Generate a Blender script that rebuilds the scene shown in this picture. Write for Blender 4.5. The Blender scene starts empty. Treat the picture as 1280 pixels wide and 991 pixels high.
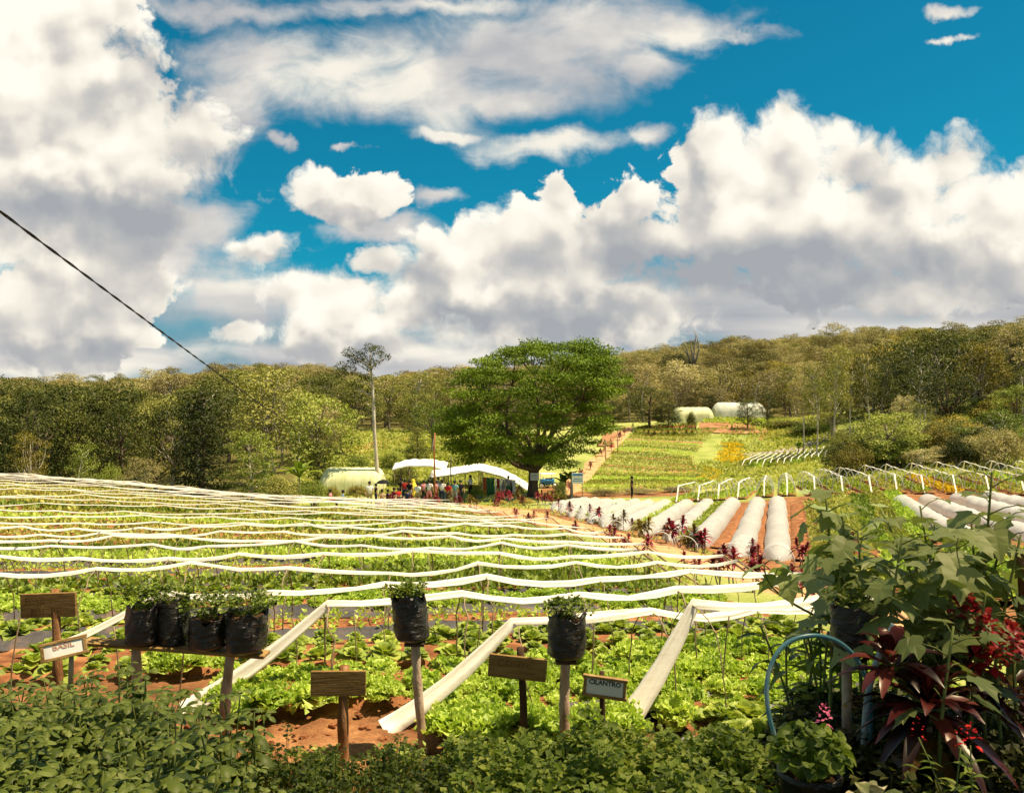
import bpy, bmesh, math, random
import numpy as np
from mathutils import Vector, Matrix

S = bpy.context.scene
COL = S.collection
R = math.radians
random.seed(7)
RNG = np.random.default_rng(11)

# ------------------------------------------------------------------ camera
F = 1005.0                 # focal length in pixels of the 1280 wide photograph
CX, HY = 640.0, 520.0      # optical axis column, horizon row
cam_d = bpy.data.cameras.new('camera')
cam = bpy.data.objects.new('camera', cam_d)
COL.objects.link(cam)
cam_d.sensor_width = 36.0
cam_d.lens = 36.0 * F / 1280.0
cam_d.shift_y = (HY - 495.5) / 1280.0
cam_d.clip_start = 0.05
cam_d.clip_end = 6000.0
cam.location = (0, 0, 0)
S.cycles.use_adaptive_sampling = True
S.cycles.adaptive_threshold = 0.02
S.cycles.adaptive_min_samples = 16
S.cycles.use_denoising = True
S.cycles.max_bounces = 5
S.cycles.diffuse_bounces = 2
S.cycles.glossy_bounces = 2
S.cycles.transmission_bounces = 3
S.cycles.transparent_max_bounces = 8
cam.rotation_euler = (R(90), 0, 0)
S.camera = cam

# ------------------------------------------------------------------ exposure
S.view_settings.view_transform = 'Standard'
S.view_settings.look = 'None'
S.view_settings.exposure = 0.95
S.view_settings.gamma = 1.0
S.view_settings.use_curve_mapping = False

# ------------------------------------------------------------------ sun
SUN_EL, SUN_AZ = R(66), R(90)        # azimuth clockwise from +Y (straight ahead)
SUN_DIR = Vector((math.sin(SUN_AZ) * math.cos(SUN_EL), math.cos(SUN_AZ) * math.cos(SUN_EL), math.sin(SUN_EL)))
sun_d = bpy.data.lights.new('sun', 'SUN')
sun_d.energy = 5.0
sun_d.color = (1.0, 0.84, 0.58)
sun_d.angle = R(0.5)
sun = bpy.data.objects.new('sun', sun_d)
COL.objects.link(sun)
sun.location = (30, 0, 40)
sun.rotation_euler = SUN_DIR.to_track_quat('Z', 'Y').to_euler()

# ------------------------------------------------------------------ sky with clouds
class NT:
    """small helper to write node trees as expressions"""
    def __init__(s, tree, dim='3D'): s.t = tree; s.n = tree.nodes; s.l = tree.links; s.dim = dim
    def _in(s, sock, v):
        if v is None: return
        if isinstance(v, bpy.types.NodeSocket): s.l.new(v, sock)
        else: sock.default_value = v
    def math(s, op, a, b=None, c=None, clamp=False):
        n = s.n.new('ShaderNodeMath'); n.operation = op; n.use_clamp = clamp
        s._in(n.inputs[0], a); s._in(n.inputs[1], b); s._in(n.inputs[2], c)
        return n.outputs[0]
    def vec(s, op, a, b=None, out=0):
        n = s.n.new('ShaderNodeVectorMath'); n.operation = op
        s._in(n.inputs[0], a); s._in(n.inputs[1], b)
        return n.outputs[out]
    def length(s, a): return s.vec('LENGTH', a, None, 1)
    def comb(s, x, y, z):
        n = s.n.new('ShaderNodeCombineXYZ')
        s._in(n.inputs[0], x); s._in(n.inputs[1], y); s._in(n.inputs[2], z)
        return n.outputs[0]
    def sep(s, v):
        n = s.n.new('ShaderNodeSeparateXYZ'); s._in(n.inputs[0], v); return n.outputs
    def noise(s, v, scale, detail=4, rough=0.5, dist=0.0, color=False):
        n = s.n.new('ShaderNodeTexNoise'); n.noise_dimensions = s.dim
        if v is not None: s._in(n.inputs['Vector'], v)
        n.inputs['Scale'].default_value = scale; n.inputs['Detail'].default_value = detail
        n.inputs['Roughness'].default_value = rough; n.inputs['Distortion'].default_value = dist
        return n.outputs['Color' if color else 0]
    def voro(s, v, scale, feature='F1', smooth=None, out='Distance'):
        n = s.n.new('ShaderNodeTexVoronoi'); n.feature = feature; n.voronoi_dimensions = s.dim
        if v is not None: s._in(n.inputs['Vector'], v)
        n.inputs['Scale'].default_value = scale
        if smooth is not None: n.inputs['Smoothness'].default_value = smooth
        return n.outputs[out]
    def smooth(s, v, a, b, lo=0.0, hi=1.0):
        n = s.n.new('ShaderNodeMapRange'); n.interpolation_type = 'SMOOTHSTEP'
        s._in(n.inputs[0], v); s._in(n.inputs[1], a); s._in(n.inputs[2], b)
        s._in(n.inputs[3], lo); s._in(n.inputs[4], hi)
        return n.outputs[0]
    def lin(s, v, a, b, lo=0.0, hi=1.0):
        n = s.n.new('ShaderNodeMapRange')
        s._in(n.inputs[0], v); s._in(n.inputs[1], a); s._in(n.inputs[2], b)
        s._in(n.inputs[3], lo); s._in(n.inputs[4], hi)
        return n.outputs[0]
    def mix(s, f, a, b, blend='MIX'):
        n = s.n.new('ShaderNodeMix'); n.data_type = 'RGBA'; n.blend_type = blend
        s._in(n.inputs[0], f); s._in(n.inputs[6], a); s._in(n.inputs[7], b)
        return n.outputs[2]
    def ramp(s, f, stops, interp='LINEAR'):
        n = s.n.new('ShaderNodeValToRGB'); r = n.color_ramp; r.interpolation = interp
        while len(r.elements) < len(stops): r.elements.new(0.5)
        for e, (p, c) in zip(r.elements, stops):
            e.position = p; e.color = (c[0], c[1], c[2], 1)
        s._in(n.inputs[0], f)
        return n.outputs[0]

# cloud masses: (x, y, rx, ry, kind) in thousandths of the sky's tangent plane, kind 0 = cumulus, 1 = soft sheet
CUMULUS = [
    # big cumulus on the left
    (60, 110, 165, 130), (185, 165, 112, 98), (75, 35, 100, 80), (30, 225, 165, 75), (232, 172, 66, 55), (130, 245, 100, 50), (110, 15, 60, 45),
    # tower below it and the low left bank
    (200, 225, 50, 30), (170, 290, 66, 78), (150, 360, 95, 62), (40, 375, 80, 62), (70, 425, 110, 52), (10, 400, 80, 62), (215, 275, 26, 22),
    # free small cumulus
    (440, 246, 92, 36), (400, 236, 46, 28), (470, 240, 50, 32), (328, 312, 60, 24), (300, 308, 30, 18), (345, 304, 26, 18), (292, 418, 50, 18), (282, 412, 24, 14), (174, 422, 38, 18),
    # low centre bank
    (380, 365, 62, 34), (440, 375, 75, 42), (430, 420, 120, 50), (540, 350, 90, 62), (520, 385, 60, 45), (600, 320, 80, 60),
    (660, 300, 70, 55), (688, 240, 24, 30), (640, 290, 45, 40), (590, 300, 45, 28), (530, 300, 40, 24), (480, 335, 40, 30), (620, 390, 120, 60), (740, 380, 150, 60),
    # right hand cumulus
    (770, 310, 90, 80), (880, 200, 48, 72), (900, 180, 40, 45), (980, 185, 68, 60), (985, 150, 34, 30), (1060, 200, 70, 55), (1040, 165, 40, 30),
    (900, 290, 95, 90), (1010, 290, 140, 105), (1130, 230, 75, 55), (1185, 205, 62, 48), (1250, 270, 90, 70), (940, 230, 70, 60),
    (1150, 300, 130, 85), (800, 250, 45, 30), (770, 270, 45, 36), (1300, 240, 60, 50), (870, 350, 120, 40), (1165, 250, 60, 50), (840, 310, 60, 50), (30, 300, 60, 50), (95, 305, 55, 45), (75, 330, 60, 40), (1110, 240, 50, 40), (1215, 240, 50, 40), (1050, 360, 190, 40), (1240, 340, 120, 50),
]
SHEET = [
    (420, 100, 170, 48), (560, 95, 160, 70), (640, 60, 180, 75), (330, 85, 130, 50), (560, 10, 240, 24), (300, 20, 90, 22), (760, 40, 130, 62), (850, 42, 110, 34),
    (920, 40, 80, 13), (800, 85, 70, 30), (630, 120, 100, 30), (260, 8, 90, 22), (300, 110, 70, 42), (290, 150, 60, 40),
    (240, 285, 80, 50), (300, 372, 200, 58), (190, 335, 110, 60), (460, 455, 320, 60), (120, 450, 280, 55), (700, 400, 320, 80), (950, 400, 380, 85),
    (1250, 380, 280, 95), (830, 460, 700, 55), (640, 350, 140, 70), (470, 290, 80, 24), (540, 250, 50, 14), (430, 186, 26, 6),
    (345, 180, 14, 14), (1185, 8, 34, 10), (1185, 48, 22, 7), (690, 182, 100, 22), (800, 171, 42, 16), (560, 165, 60, 12), (240, 200, 50, 40),
]
# grey hollows and under sides of the cumulus: (x, y, rx, ry, depth)
HOLLOWS = [
    (1010, 335, 210, 60, 0.62), (1095, 235, 50, 75, 0.36), (960, 250, 40, 60, 0.26), (862, 225, 18, 70, 0.34), (790, 300, 60, 45, 0.42), (830, 340, 90, 40, 0.42), (930, 350, 160, 30, 0.3),
    (1230, 335, 150, 50, 0.50), (680, 395, 170, 34, 0.42), (560, 400, 70, 34, 0.36), (530, 345, 24, 34, 0.42), (720, 255, 16, 44, 0.3), (640, 340, 30, 40, 0.28), (900, 400, 500, 30, 0.4),
    (120, 268, 250, 40, 0.50), (60, 55, 60, 28, 0.28), (190, 75, 70, 40, 0.30), (140, 115, 70, 26, 0.25), (20, 180, 70, 26, 0.25), (90, 190, 60, 20, 0.2), (225, 120, 30, 30, 0.2),
    (150, 330, 80, 80, 0.50), (90, 445, 120, 24, 0.40), (200, 250, 55, 65, 0.45), (440, 270, 90, 16, 0.36), (330, 330, 70, 14, 0.36), (420, 445, 130, 26, 0.5), (40, 340, 30, 20, 0.2),
    (292, 432, 60, 10, 0.3), (690, 200, 70, 8, 0.25),
]

def density_group():
    g = bpy.data.node_groups.new('cloud_density', 'ShaderNodeTree')
    g.interface.new_socket('P', in_out='INPUT', socket_type='NodeSocketVector')
    for nm in ('Cumulus', 'Sheet', 'Tone'): g.interface.new_socket(nm, in_out='OUTPUT', socket_type='NodeSocketFloat')
    T = NT(g, '2D')
    gi = g.nodes.new('NodeGroupInput'); go = g.nodes.new('NodeGroupOutput')
    P = gi.outputs[0]
    # domain warp
    w = T.vec('SUBTRACT', T.noise(P, 7.0, 3, 0.55, color=True), (0.5, 0.5, 0.5))
    Pw = T.vec('ADD', P, T.vec('MULTIPLY', w, (0.055, 0.045, 0.0)))
    def field(blobs, Q, tone=False):
        cur = num = den = None
        for (x, y, rx, ry) in blobs:
            c = ((x - CX) / 1000, (HY - y) / 1000, 0)
            v = T.vec('MULTIPLY', T.vec('SUBTRACT', Q, c), (1000.0 / rx, 1000.0 / ry, 0))
            d = T.length(v)
            if tone:                                       # where in its billow a point lies: +1 sunlit top, -1 grey base
                k = T.math('POWER', T.math('MAXIMUM', T.math('SUBTRACT', 1.5, d), 0.0), 3.0)
                yv = T.vec('DOT_PRODUCT', v, (0, 1, 0), 1)
                num = T.math('MULTIPLY', k, yv) if num is None else T.math('MULTIPLY_ADD', k, yv, num); den = k if den is None else T.math('ADD', den, k)
            if cur is None: cur = d
            else:
                n = T.n.new('ShaderNodeMath'); n.operation = 'SMOOTH_MIN'
                T.l.new(cur, n.inputs[0]); T.l.new(d, n.inputs[1]); n.inputs[2].default_value = 0.22
                cur = n.outputs[0]
        f = T.math('SUBTRACT', 1.0, cur)
        return (f, T.math('DIVIDE', num, T.math('ADD', den, 0.02))) if tone else f
    w2 = T.vec('SUBTRACT', T.noise(P, 30.0, 3, 0.6, color=True), (0.5, 0.5, 0.5))
    Pb = T.vec('ADD', Pw, T.vec('MULTIPLY', w2, (0.014, 0.014, 0.0)))
    fc, tone = field(CUMULUS, Pb, True)
    def billow(Q): return T.math('MULTIPLY_ADD', T.voro(Q, 10.0, 'SMOOTH_F1', 0.6), 0.60, T.math('MULTIPLY', T.voro(Q, 24.0, 'SMOOTH_F1', 0.35), 0.30))
    B0 = billow(Pb); B1 = billow(T.vec('ADD', Pb, (0.012, 0.022, 0)))
    b3 = T.voro(Pb, 62.0)
    fb = T.noise(Pb, 46.0, 5, 0.66)
    h = T.math('SUBTRACT', T.math('ADD', fc, 0.37), B0)
    h = T.math('MULTIPLY_ADD', T.math('SUBTRACT', 0.42, b3), 0.16, h)
    h = T.math('MULTIPLY_ADD', T.math('SUBTRACT', fb, 0.5), 0.60, h)
    T.l.new(h, go.inputs[0])
    t = T.math('MULTIPLY', tone, 0.30)
    t = T.math('MULTIPLY_ADD', T.math('SUBTRACT', B1, B0), 1.05, t)
    t = T.math('MULTIPLY_ADD', T.math('SUBTRACT', fb, 0.5), 0.10, t)
    T.l.new(t, go.inputs[2])
    w3 = T.vec('SUBTRACT', T.noise(P, 11.0, 5, 0.6, color=True), (0.5, 0.5, 0.5))
    fs = field(SHEET, T.vec('ADD', Pw, T.vec('MULTIPLY', w3, (0.09, 0.05, 0.0))))
    Ps = T.vec('MULTIPLY', Pw, (1.0, 2.4, 1.0))
    n1 = T.math('SUBTRACT', T.noise(Ps, 6.0, 6, 0.58, 0.4), 0.5)
    fs = T.math('MULTIPLY_ADD', n1, 1.5, fs)
    # broken cloud added overhead, out of the picture, to whiten the ambient light
    over = T.smooth(T.sep(P)[1], 0.62, 0.95, -3.0, 0.34)
    fs = T.math('MAXIMUM', fs, T.math('MULTIPLY_ADD', T.noise(P, 1.1, 3, 0.5), 0.5, T.math('SUBTRACT', over, 0.25)))
    T.l.new(fs, go.inputs[1])
    return g

def build_world():
    W = bpy.data.worlds.new('World'); S.world = W; W.use_nodes = True
    t = W.node_tree; t.nodes.clear(); T = NT(t, '2D')
    out = t.nodes.new('ShaderNodeOutputWorld'); bg = t.nodes.new('ShaderNodeBackground')
    t.links.new(bg.outputs[0], out.inputs[0]); bg.inputs[1].default_value = 0.0508
    sky = t.nodes.new('ShaderNodeTexSky'); sky.sky_type = 'NISHITA'; sky.sun_disc = False
    sky.sun_elevation = SUN_EL; sky.sun_rotation = SUN_AZ
    sky.air_density = 1.0; sky.dust_density = 0.6; sky.ozone_density = 2.0; sky.altitude = 600
    # (the band of sky seen just above the hills is milky, the zenith deep blue)
    blue = T.mix(1.0, sky.outputs[0], (0.05, 0.90, 0.92, 1), 'MULTIPLY')
    tc = t.nodes.new('ShaderNodeTexCoord')
    d = T.sep(tc.outputs['Generated'])
    ay = T.math('MAXIMUM', T.math('ABSOLUTE', d[1]), 0.12)
    P = T.comb(T.math('DIVIDE', T.math('MULTIPLY', d[0], F / 1000), ay), T.math('DIVIDE', T.math('MULTIPLY', d[2], F / 1000), ay), 0.0)
    grp = density_group()
    def dens(off):
        n = t.nodes.new('ShaderNodeGroup'); n.node_tree = grp
        T.l.new(T.vec('ADD', P, off), n.inputs[0]) if off else T.l.new(P, n.inputs[0])
        return n.outputs
    D0 = dens(None)
    pv = T.sep(P)
    # cumulus: cover, sunlit tops, grey hollows and under sides
    soft = T.smooth(T.noise(P, 4.5, 2, 0.5), 0.35, 0.7, 0.14, 0.60)
    a_c = T.smooth(D0[0], 0.0, soft)
    patch = T.math('SUBTRACT', T.noise(T.vec('MULTIPLY', P, (1, 1.5, 1)), 4.2, 4, 0.55), 0.5)
    L = T.math('ADD', D0[2], 0.80)
    L = T.math('MULTIPLY_ADD', patch, 0.95, L)
    Pd = T.vec('ADD', P, T.vec('MULTIPLY', T.vec('SUBTRACT', T.noise(P, 9.0, 4, 0.6, color=True), (0.5, 0.5, 0.5)), (0.10, 0.10, 0)))
    for (x, y, rx, ry, k) in HOLLOWS:
        c = ((x - CX) / 1000, (HY - y) / 1000, 0)
        dd = T.length(T.vec('MULTIPLY', T.vec('SUBTRACT', Pd, c), (1000.0 / rx, 1000.0 / ry, 0)))
        L = T.math('SUBTRACT', L, T.smooth(dd, 1.25, 0.15, 0.0, k))
    L = T.math('ADD', L, T.smooth(D0[0], 0.30, 0.05, 0.0, 0.10))
    ccol = T.ramp(L, [(0.0, (4.0, 4.2, 4.5)), (0.30, (5.2, 5.2, 5.2)), (0.55, (7.0, 6.7, 6.2)), (0.78, (9.3, 8.8, 7.7)), (1.0, (10.8, 10.3, 9.1))])
    # soft sheets
    a_s = T.smooth(D0[1], -0.1, 0.85)
    stri = T.noise(T.vec('MULTIPLY', P, (1.0, 7.0, 1.0)), 3.0, 3, 0.5)
    stv = T.noise(T.vec('MULTIPLY', P, (1.0, 1.8, 1.0)), 4.5, 5, 0.55)
    low = T.smooth(pv[1], 0.20, 0.10)
    ls = T.math('ADD', T.math('MULTIPLY', stri, low), T.math('MULTIPLY', stv, T.math('SUBTRACT', 1.0, low)))
    ls = T.math('ADD', ls, 0.04)
    for (x, y, rx, ry, k) in ((700, 185, 90, 30, 0.30), (800, 171, 40, 20, 0.25), (880, 55, 130, 40, 0.14), (430, 105, 170, 40, 0.12), (480, 440, 400, 14, 0.10), (900, 445, 500, 12, 0.22), (1000, 405, 400, 9, 0.14), (120, 470, 140, 20, 0.2)):
        dd = T.length(T.vec('MULTIPLY', T.vec('SUBTRACT', P, ((x - CX) / 1000, (HY - y) / 1000, 0)), (1000.0 / rx, 1000.0 / ry, 0)))
        ls = T.math('ADD', ls, T.smooth(dd, 1.3, 0.1, 0.0, k))
    ls = T.math('SUBTRACT', ls, T.math('MULTIPLY', low, 0.06))
    scol = T.ramp(ls, [(0.28, (4.0, 4.3, 4.7)), (0.43, (5.5, 5.5, 5.6)), (0.56, (7.0, 6.8, 6.5)), (0.72, (9.6, 9.1, 8.0))])
    blue = T.mix(T.smooth(pv[1], 0.20, 0.06, 0.0, 0.85), blue, (2.4, 3.3, 4.1, 1))
    c = T.mix(a_s, blue, scol)
    c = T.mix(a_c, c, ccol)
    t.links.new(c, bg.inputs[0])
    W.cycles.sampling_method = 'MANUAL'
    W.cycles.sample_map_resolution = 512
build_world()

# ------------------------------------------------------------------ object helpers
def new_mesh(name, V, faces, mats=(), smooth=False, midx=None):
    """V (n,3) array; faces: (k,4)/(k,3) array, or a list of such arrays / lists of tuples"""
    me = bpy.data.meshes.new(name)
    V = np.asarray(V, dtype=np.float32).reshape(-1, 3)
    if isinstance(faces, np.ndarray): faces = [faces]
    loops, starts, totals = [], [], []
    pos = 0
    for fa in faces:
        if isinstance(fa, np.ndarray):
            if len(fa) == 0: continue
            k, w = fa.shape
            loops.append(fa.reshape(-1).astype(np.int32))
            starts.append(pos + np.arange(k, dtype=np.int32) * w); totals.append(np.full(k, w, np.int32))
            pos += k * w
        else:
            loops.append(np.asarray(fa, np.int32)); starts.append(np.array([pos], np.int32)); totals.append(np.array([len(fa)], np.int32)); pos += len(fa)
    me.vertices.add(len(V)); me.vertices.foreach_set('co', V.reshape(-1))
    if pos:
        L = np.concatenate(loops); ST = np.concatenate(starts); TT = np.concatenate(totals)
        me.loops.add(len(L)); me.loops.foreach_set('vertex_index', L)
        me.polygons.add(len(ST)); me.polygons.foreach_set('loop_start', ST); me.polygons.foreach_set('loop_total', TT)
        if midx is not None: me.polygons.foreach_set('material_index', np.asarray(midx, np.int32))
        me.polygons.foreach_set('use_smooth', np.full(len(ST), smooth))
    me.update(calc_edges=True)
    for m in (mats if isinstance(mats, (list, tuple)) else [mats]): me.materials.append(m)
    return me

def link(name, data, parent=None, loc=None, rz=None, scale=None):
    o = bpy.data.objects.new(name, data); COL.objects.link(o)
    if parent is not None: o.parent = parent
    if loc is not None: o.location = loc
    if rz is not None: o.rotation_euler = (0, 0, rz)
    if scale is not None: o.scale = (scale,) * 3 if np.isscalar(scale) else scale
    return o

def tag(o, label=None, cat=None, group=None, kind=None):
    if label: o['label'] = label
    if cat: o['category'] = cat
    if group: o['group'] = group
    if kind: o['kind'] = kind
    return o

def thing(name, label, cat, loc=(0, 0, 0), rz=0.0, group=None, scale=None):
    o = link(name, None, None, loc, rz, scale); o.empty_display_size = 0.2
    return tag(o, label, cat, group)

class MB:
    """collects shapes and links them as ONE mesh object"""
    def __init__(s): s.V = []; s.F = []; s.n = 0; s.mi = []
    def add(s, V, faces, mi=0):
        V = np.asarray(V, dtype=np.float64).reshape(-1, 3); o = s.n
        s.V.append(V); s.n += len(V)
        if isinstance(faces, np.ndarray):
            s.F.append(faces + o); s.mi += [mi] * len(faces)
        else:
            for f in faces: s.F.append([i + o for i in f]); s.mi.append(mi)
        return s
    def box(s, c, size, rot=None, mi=0, bevel=0.0):
        x, y, z = [q / 2 for q in size]
        b = min(bevel, x * .9, y * .9, z * .9)
        if b <= 0:
            V = np.array([(i * x, j * y, k * z) for i in (-1, 1) for j in (-1, 1) for k in (-1, 1)], float)
            Fc = [(0, 1, 3, 2), (4, 6, 7, 5), (0, 4, 5, 1), (2, 3, 7, 6), (0, 2, 6, 4), (1, 5, 7, 3)]
        else:
            bm = bmesh.new(); bmesh.ops.create_cube(bm, size=1.0)
            bmesh.ops.scale(bm, vec=(2 * x, 2 * y, 2 * z), verts=bm.verts)
            bmesh.ops.bevel(bm, geom=bm.edges[:], offset=b, segments=1, affect='EDGES')
            bm.verts.ensure_lookup_table()
            V = np.array([v.co[:] for v in bm.verts]); Fc = [[v.index for v in f.verts] for f in bm.faces]; bm.free()
        if rot is not None: V = V @ np.array(rot.to_3x3() if hasattr(rot, 'to_3x3') else rot).T
        return s.add(V + np.array(c), Fc, mi)
    def tube(s, pts, r, n=8, mi=0, cap=True, flat=None):
        """pts polyline, r radius or list; flat = (axis, factor) squashes the section along the axis"""
        P = np.asarray(pts, float); m = len(P)
        r = np.full(m, r) if np.isscalar(r) else np.asarray(r, float)
        T = np.gradient(P, axis=0); T /= np.linalg.norm(T, axis=1)[:, None] + 1e-9
        up = np.array([0, 0, 1.0]) if abs(T[0][2]) < 0.9 else np.array([1.0, 0, 0])
        N = []; u = up
        for i in range(m):
            a = u - T[i] * np.dot(u, T[i]); nn = np.linalg.norm(a)
            if nn < 1e-6: a = np.cross(T[i], [0.3, 1, 0.2]); nn = np.linalg.norm(a)
            u = a / nn; N.append(u)
        N = np.array(N); B = np.cross(T, N)
        a = np.linspace(0, 2 * np.pi, n, endpoint=False)
        ring = N[:, None, :] * np.cos(a)[None, :, None] + B[:, None, :] * np.sin(a)[None, :, None]
        if flat is not None:
            ax, fac = np.array(flat[0], float), flat[1]; ax /= np.linalg.norm(ax)
            ring = ring - (ring @ ax)[..., None] * ax * (1 - fac)
        V = (P[:, None, :] + ring * r[:, None, None]).reshape(-1, 3)
        i = np.arange(m - 1)[:, None] * n; j = np.arange(n)[None, :]; j2 = (j + 1) % n
        q = np.stack([i + j, i + j2, i + n + j2, i + n + j], -1).reshape(-1, 4)
        base = s.n
        s.add(V, q, mi)
        if cap:
            s.F.append([base + k for k in range(n)][::-1]); s.mi.append(mi)
            s.F.append([base + (m - 1) * n + k for k in range(n)]); s.mi.append(mi)
        return s
    def lathe(s, prof, n=16, c=(0, 0, 0), mi=0, wob=None):
        a = np.linspace(0, 2 * np.pi, n, endpoint=False); pr = np.asarray(prof, float); m = len(pr)
        V = np.zeros((m, n, 3))
        rr = pr[:, 0][:, None] * np.ones(n)[None, :]
        if wob is not None: rr = rr * wob(a[None, :], pr[:, 1][:, None])
        V[..., 0] = rr * np.cos(a) + c[0]; V[..., 1] = rr * np.sin(a) + c[1]; V[..., 2] = pr[:, 1][:, None] + c[2]
        i = np.arange(m - 1)[:, None] * n; j = np.arange(n)[None, :]; j2 = (j + 1) % n
        q = np.stack([i + j, i + j2, i + n + j2, i + n + j], -1).reshape(-1, 4)
        return s.add(V.reshape(-1, 3), q, mi)
    def grid(s, V, mi=0):
        a, b = V.shape[:2]
        i = np.arange(a - 1)[:, None] * b; j = np.arange(b - 1)[None, :]
        q = np.stack([i + j, i + j + 1, i + b + j + 1, i + b + j], -1).reshape(-1, 4)
        return s.add(V.reshape(-1, 3), q, mi)
    def mesh(s, name, mats, smooth=False):
        return new_mesh(name, np.concatenate(s.V), s.F, mats, smooth, s.mi)
    def build(s, name, mats, parent=None, smooth=False, **k):
        return link(name, s.mesh(name, mats, smooth), parent, **k)

def cloth_strip(mb, pts, wid, seed=0, nrm=(0, -0.6, 0.8)):
    """a folded length of cloth: flat lens section with lengthwise creases"""
    P = np.asarray(pts, float); m = len(P); rg = np.random.default_rng(seed)
    T = np.gradient(P, axis=0); T /= np.linalg.norm(T, axis=1)[:, None] + 1e-9
    N = np.array(nrm, float)[None] - T * (T @ np.array(nrm, float))[:, None]; N /= np.linalg.norm(N, axis=1)[:, None]
    N = N + rg.normal(0, 0.10, (m, 1)) * np.cross(T, N); N /= np.linalg.norm(N, axis=1)[:, None]
    B = np.cross(T, N); k = 11; u = np.linspace(-1, 1, k); ph = np.cumsum(rg.normal(0, 0.35, m))[:, None] + rg.uniform(0, 6)
    fold = 0.16 * np.sin(u[None] * 5.2 + ph) + 0.09 * np.sin(u[None] * 11 + ph * 1.7)
    env = np.sqrt(1 - u ** 2)[None]
    top = (0.22 * env + fold * (0.3 + 0.7 * env)); bot = -0.22 * env + fold * 0.3 * env - 0.03
    prof = np.concatenate([top, bot[:, ::-1]], 1); uu = np.concatenate([u, u[::-1]])[None] * np.ones((m, 1))
    V = P[:, None] + B[:, None] * (uu * wid[:, None])[..., None] + N[:, None] * (prof * wid[:, None])[..., None]
    n = 2 * k; i = np.arange(m - 1)[:, None] * n; j = np.arange(n)[None]; j2 = (j + 1) % n
    q = np.stack([i + j, i + j2, i + n + j2, i + n + j], -1).reshape(-1, 4)
    base = mb.n; mb.add(V.reshape(-1, 3), q); mb.F.append([base + t for t in range(n)]); mb.mi.append(0); mb.F.append([base + (m - 1) * n + t for t in range(n)][::-1]); mb.mi.append(0)
    return mb

def rotz(a): return np.array([[math.cos(a), -math.sin(a), 0], [math.sin(a), math.cos(a), 0], [0, 0, 1]])

def frames(T, N):
    """orthonormal frames with T along the leaf and N near its face normal; arrays (n,3)"""
    T = T / (np.linalg.norm(T, axis=1)[:, None] + 1e-9)
    N = N - T * np.sum(N * T, 1)[:, None]
    N = N / (np.linalg.norm(N, axis=1)[:, None] + 1e-9)
    return T, np.cross(N, T), N

def leaf_field(P, T, N, L, W, fold=0.25):
    """rhombic leaves, one folded quad each: P base, T direction, N face normal, L length, W width"""
    T, B, N = frames(T, N); n = len(P)
    L = np.broadcast_to(L, n)[:, None]; W = np.broadcast_to(W, n)[:, None]
    mid = P + T * L * 0.45
    V = np.stack([P, mid + B * W / 2 + N * W * fold, P + T * L, mid - B * W / 2 + N * W * fold], 1).reshape(-1, 3)
    q = np.arange(n * 4).reshape(n, 4)
    return V, q

def leaf_strips(P, T, N, L, W, prof, droop=0.3, fold=0.15, wave=0.0, rng=RNG):
    """longer leaves: 3 columns x len(prof) rows, curving down by droop; prof = relative widths"""
    T, B, N = frames(T, N); n = len(P); m = len(prof)
    L = np.broadcast_to(L, n); W = np.broadcast_to(W, n)
    V = np.zeros((n, m, 3, 3))
    dr = droop if not np.isscalar(droop) else np.full(n, droop)
    for i, w in enumerate(prof):
        t = i / (m - 1)
        c = P + T * (L * t)[:, None] * (1 - 0.15 * t) - np.array([0, 0, 1.0]) * (L * dr * t * t)[:, None]
        hw = (W * w / 2)[:, None]
        z = (W * w * fold)[:, None]
        wv = (rng.normal(0, 1, (n, 2)) * wave * W[:, None] * min(1, w * 1.2)) if wave else np.zeros((n, 2))
        V[:, i, 0] = c - B * hw + N * (z + wv[:, :1]); V[:, i, 1] = c; V[:, i, 2] = c + B * hw + N * (z + wv[:, 1:])
    base = (np.arange(n) * m * 3)[:, None, None, None]
    i = np.arange(m - 1)[None, :, None, None] * 3; j = np.arange(2)[None, None, :, None]
    off = np.array([0, 1, 4, 3])[None, None, None, :]
    q = (base + i + j + off).reshape(-1, 4)
    return V.reshape(-1, 3), q

def rand_dirs(n, rng=RNG):
    v = rng.normal(0, 1, (n, 3)); return v / np.linalg.norm(v, axis=1)[:, None]

# ------------------------------------------------------------------ materials
def srgb(r, g, b):
    f = lambda c: (c / 255 / 12.92) if c / 255 <= 0.04045 else ((c / 255 + 0.055) / 1.055) ** 2.4
    return (f(r), f(g), f(b), 1.0)

def material(name, rough=0.7, spec=0.3):
    m = bpy.data.materials.new(name); m.use_nodes = True
    t = m.node_tree; b = t.nodes['Principled BSDF']
    b.inputs['Roughness'].default_value = rough
    b.inputs['Specular IOR Level'].default_value = spec
    return m, NT(t), b

def mat_noise(name, stops, scale=5.0, detail=4, rough=0.8, spec=0.2, stretch=(1, 1, 1), bump=0.0, bscale=None, rnd=0.0, coord='Object'):
    """colour from stretched noise through a ramp, with optional bump and per-object variation"""
    m, T, b = material(name, rough, spec)
    tc = T.n.new('ShaderNodeTexCoord')
    v = T.vec('MULTIPLY', tc.outputs[coord], stretch)
    f = T.noise(v, scale, detail, 0.6)
    if rnd:
        oi = T.n.new('ShaderNodeObjectInfo')
        f = T.math('MULTIPLY_ADD', T.math('SUBTRACT', oi.outputs['Random'], 0.5), rnd, f)
    c = T.ramp(f, stops)
    T.l.new(c, b.inputs['Base Color'])
    if bump:
        bp = T.n.new('ShaderNodeBump'); bp.inputs['Strength'].default_value = bump; bp.inputs['Distance'].default_value = 0.02
        T.l.new(T.noise(v, bscale or scale * 3, 4, 0.65), bp.inputs['Height']); T.l.new(bp.outputs[0], b.inputs['Normal'])
    return m

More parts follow.
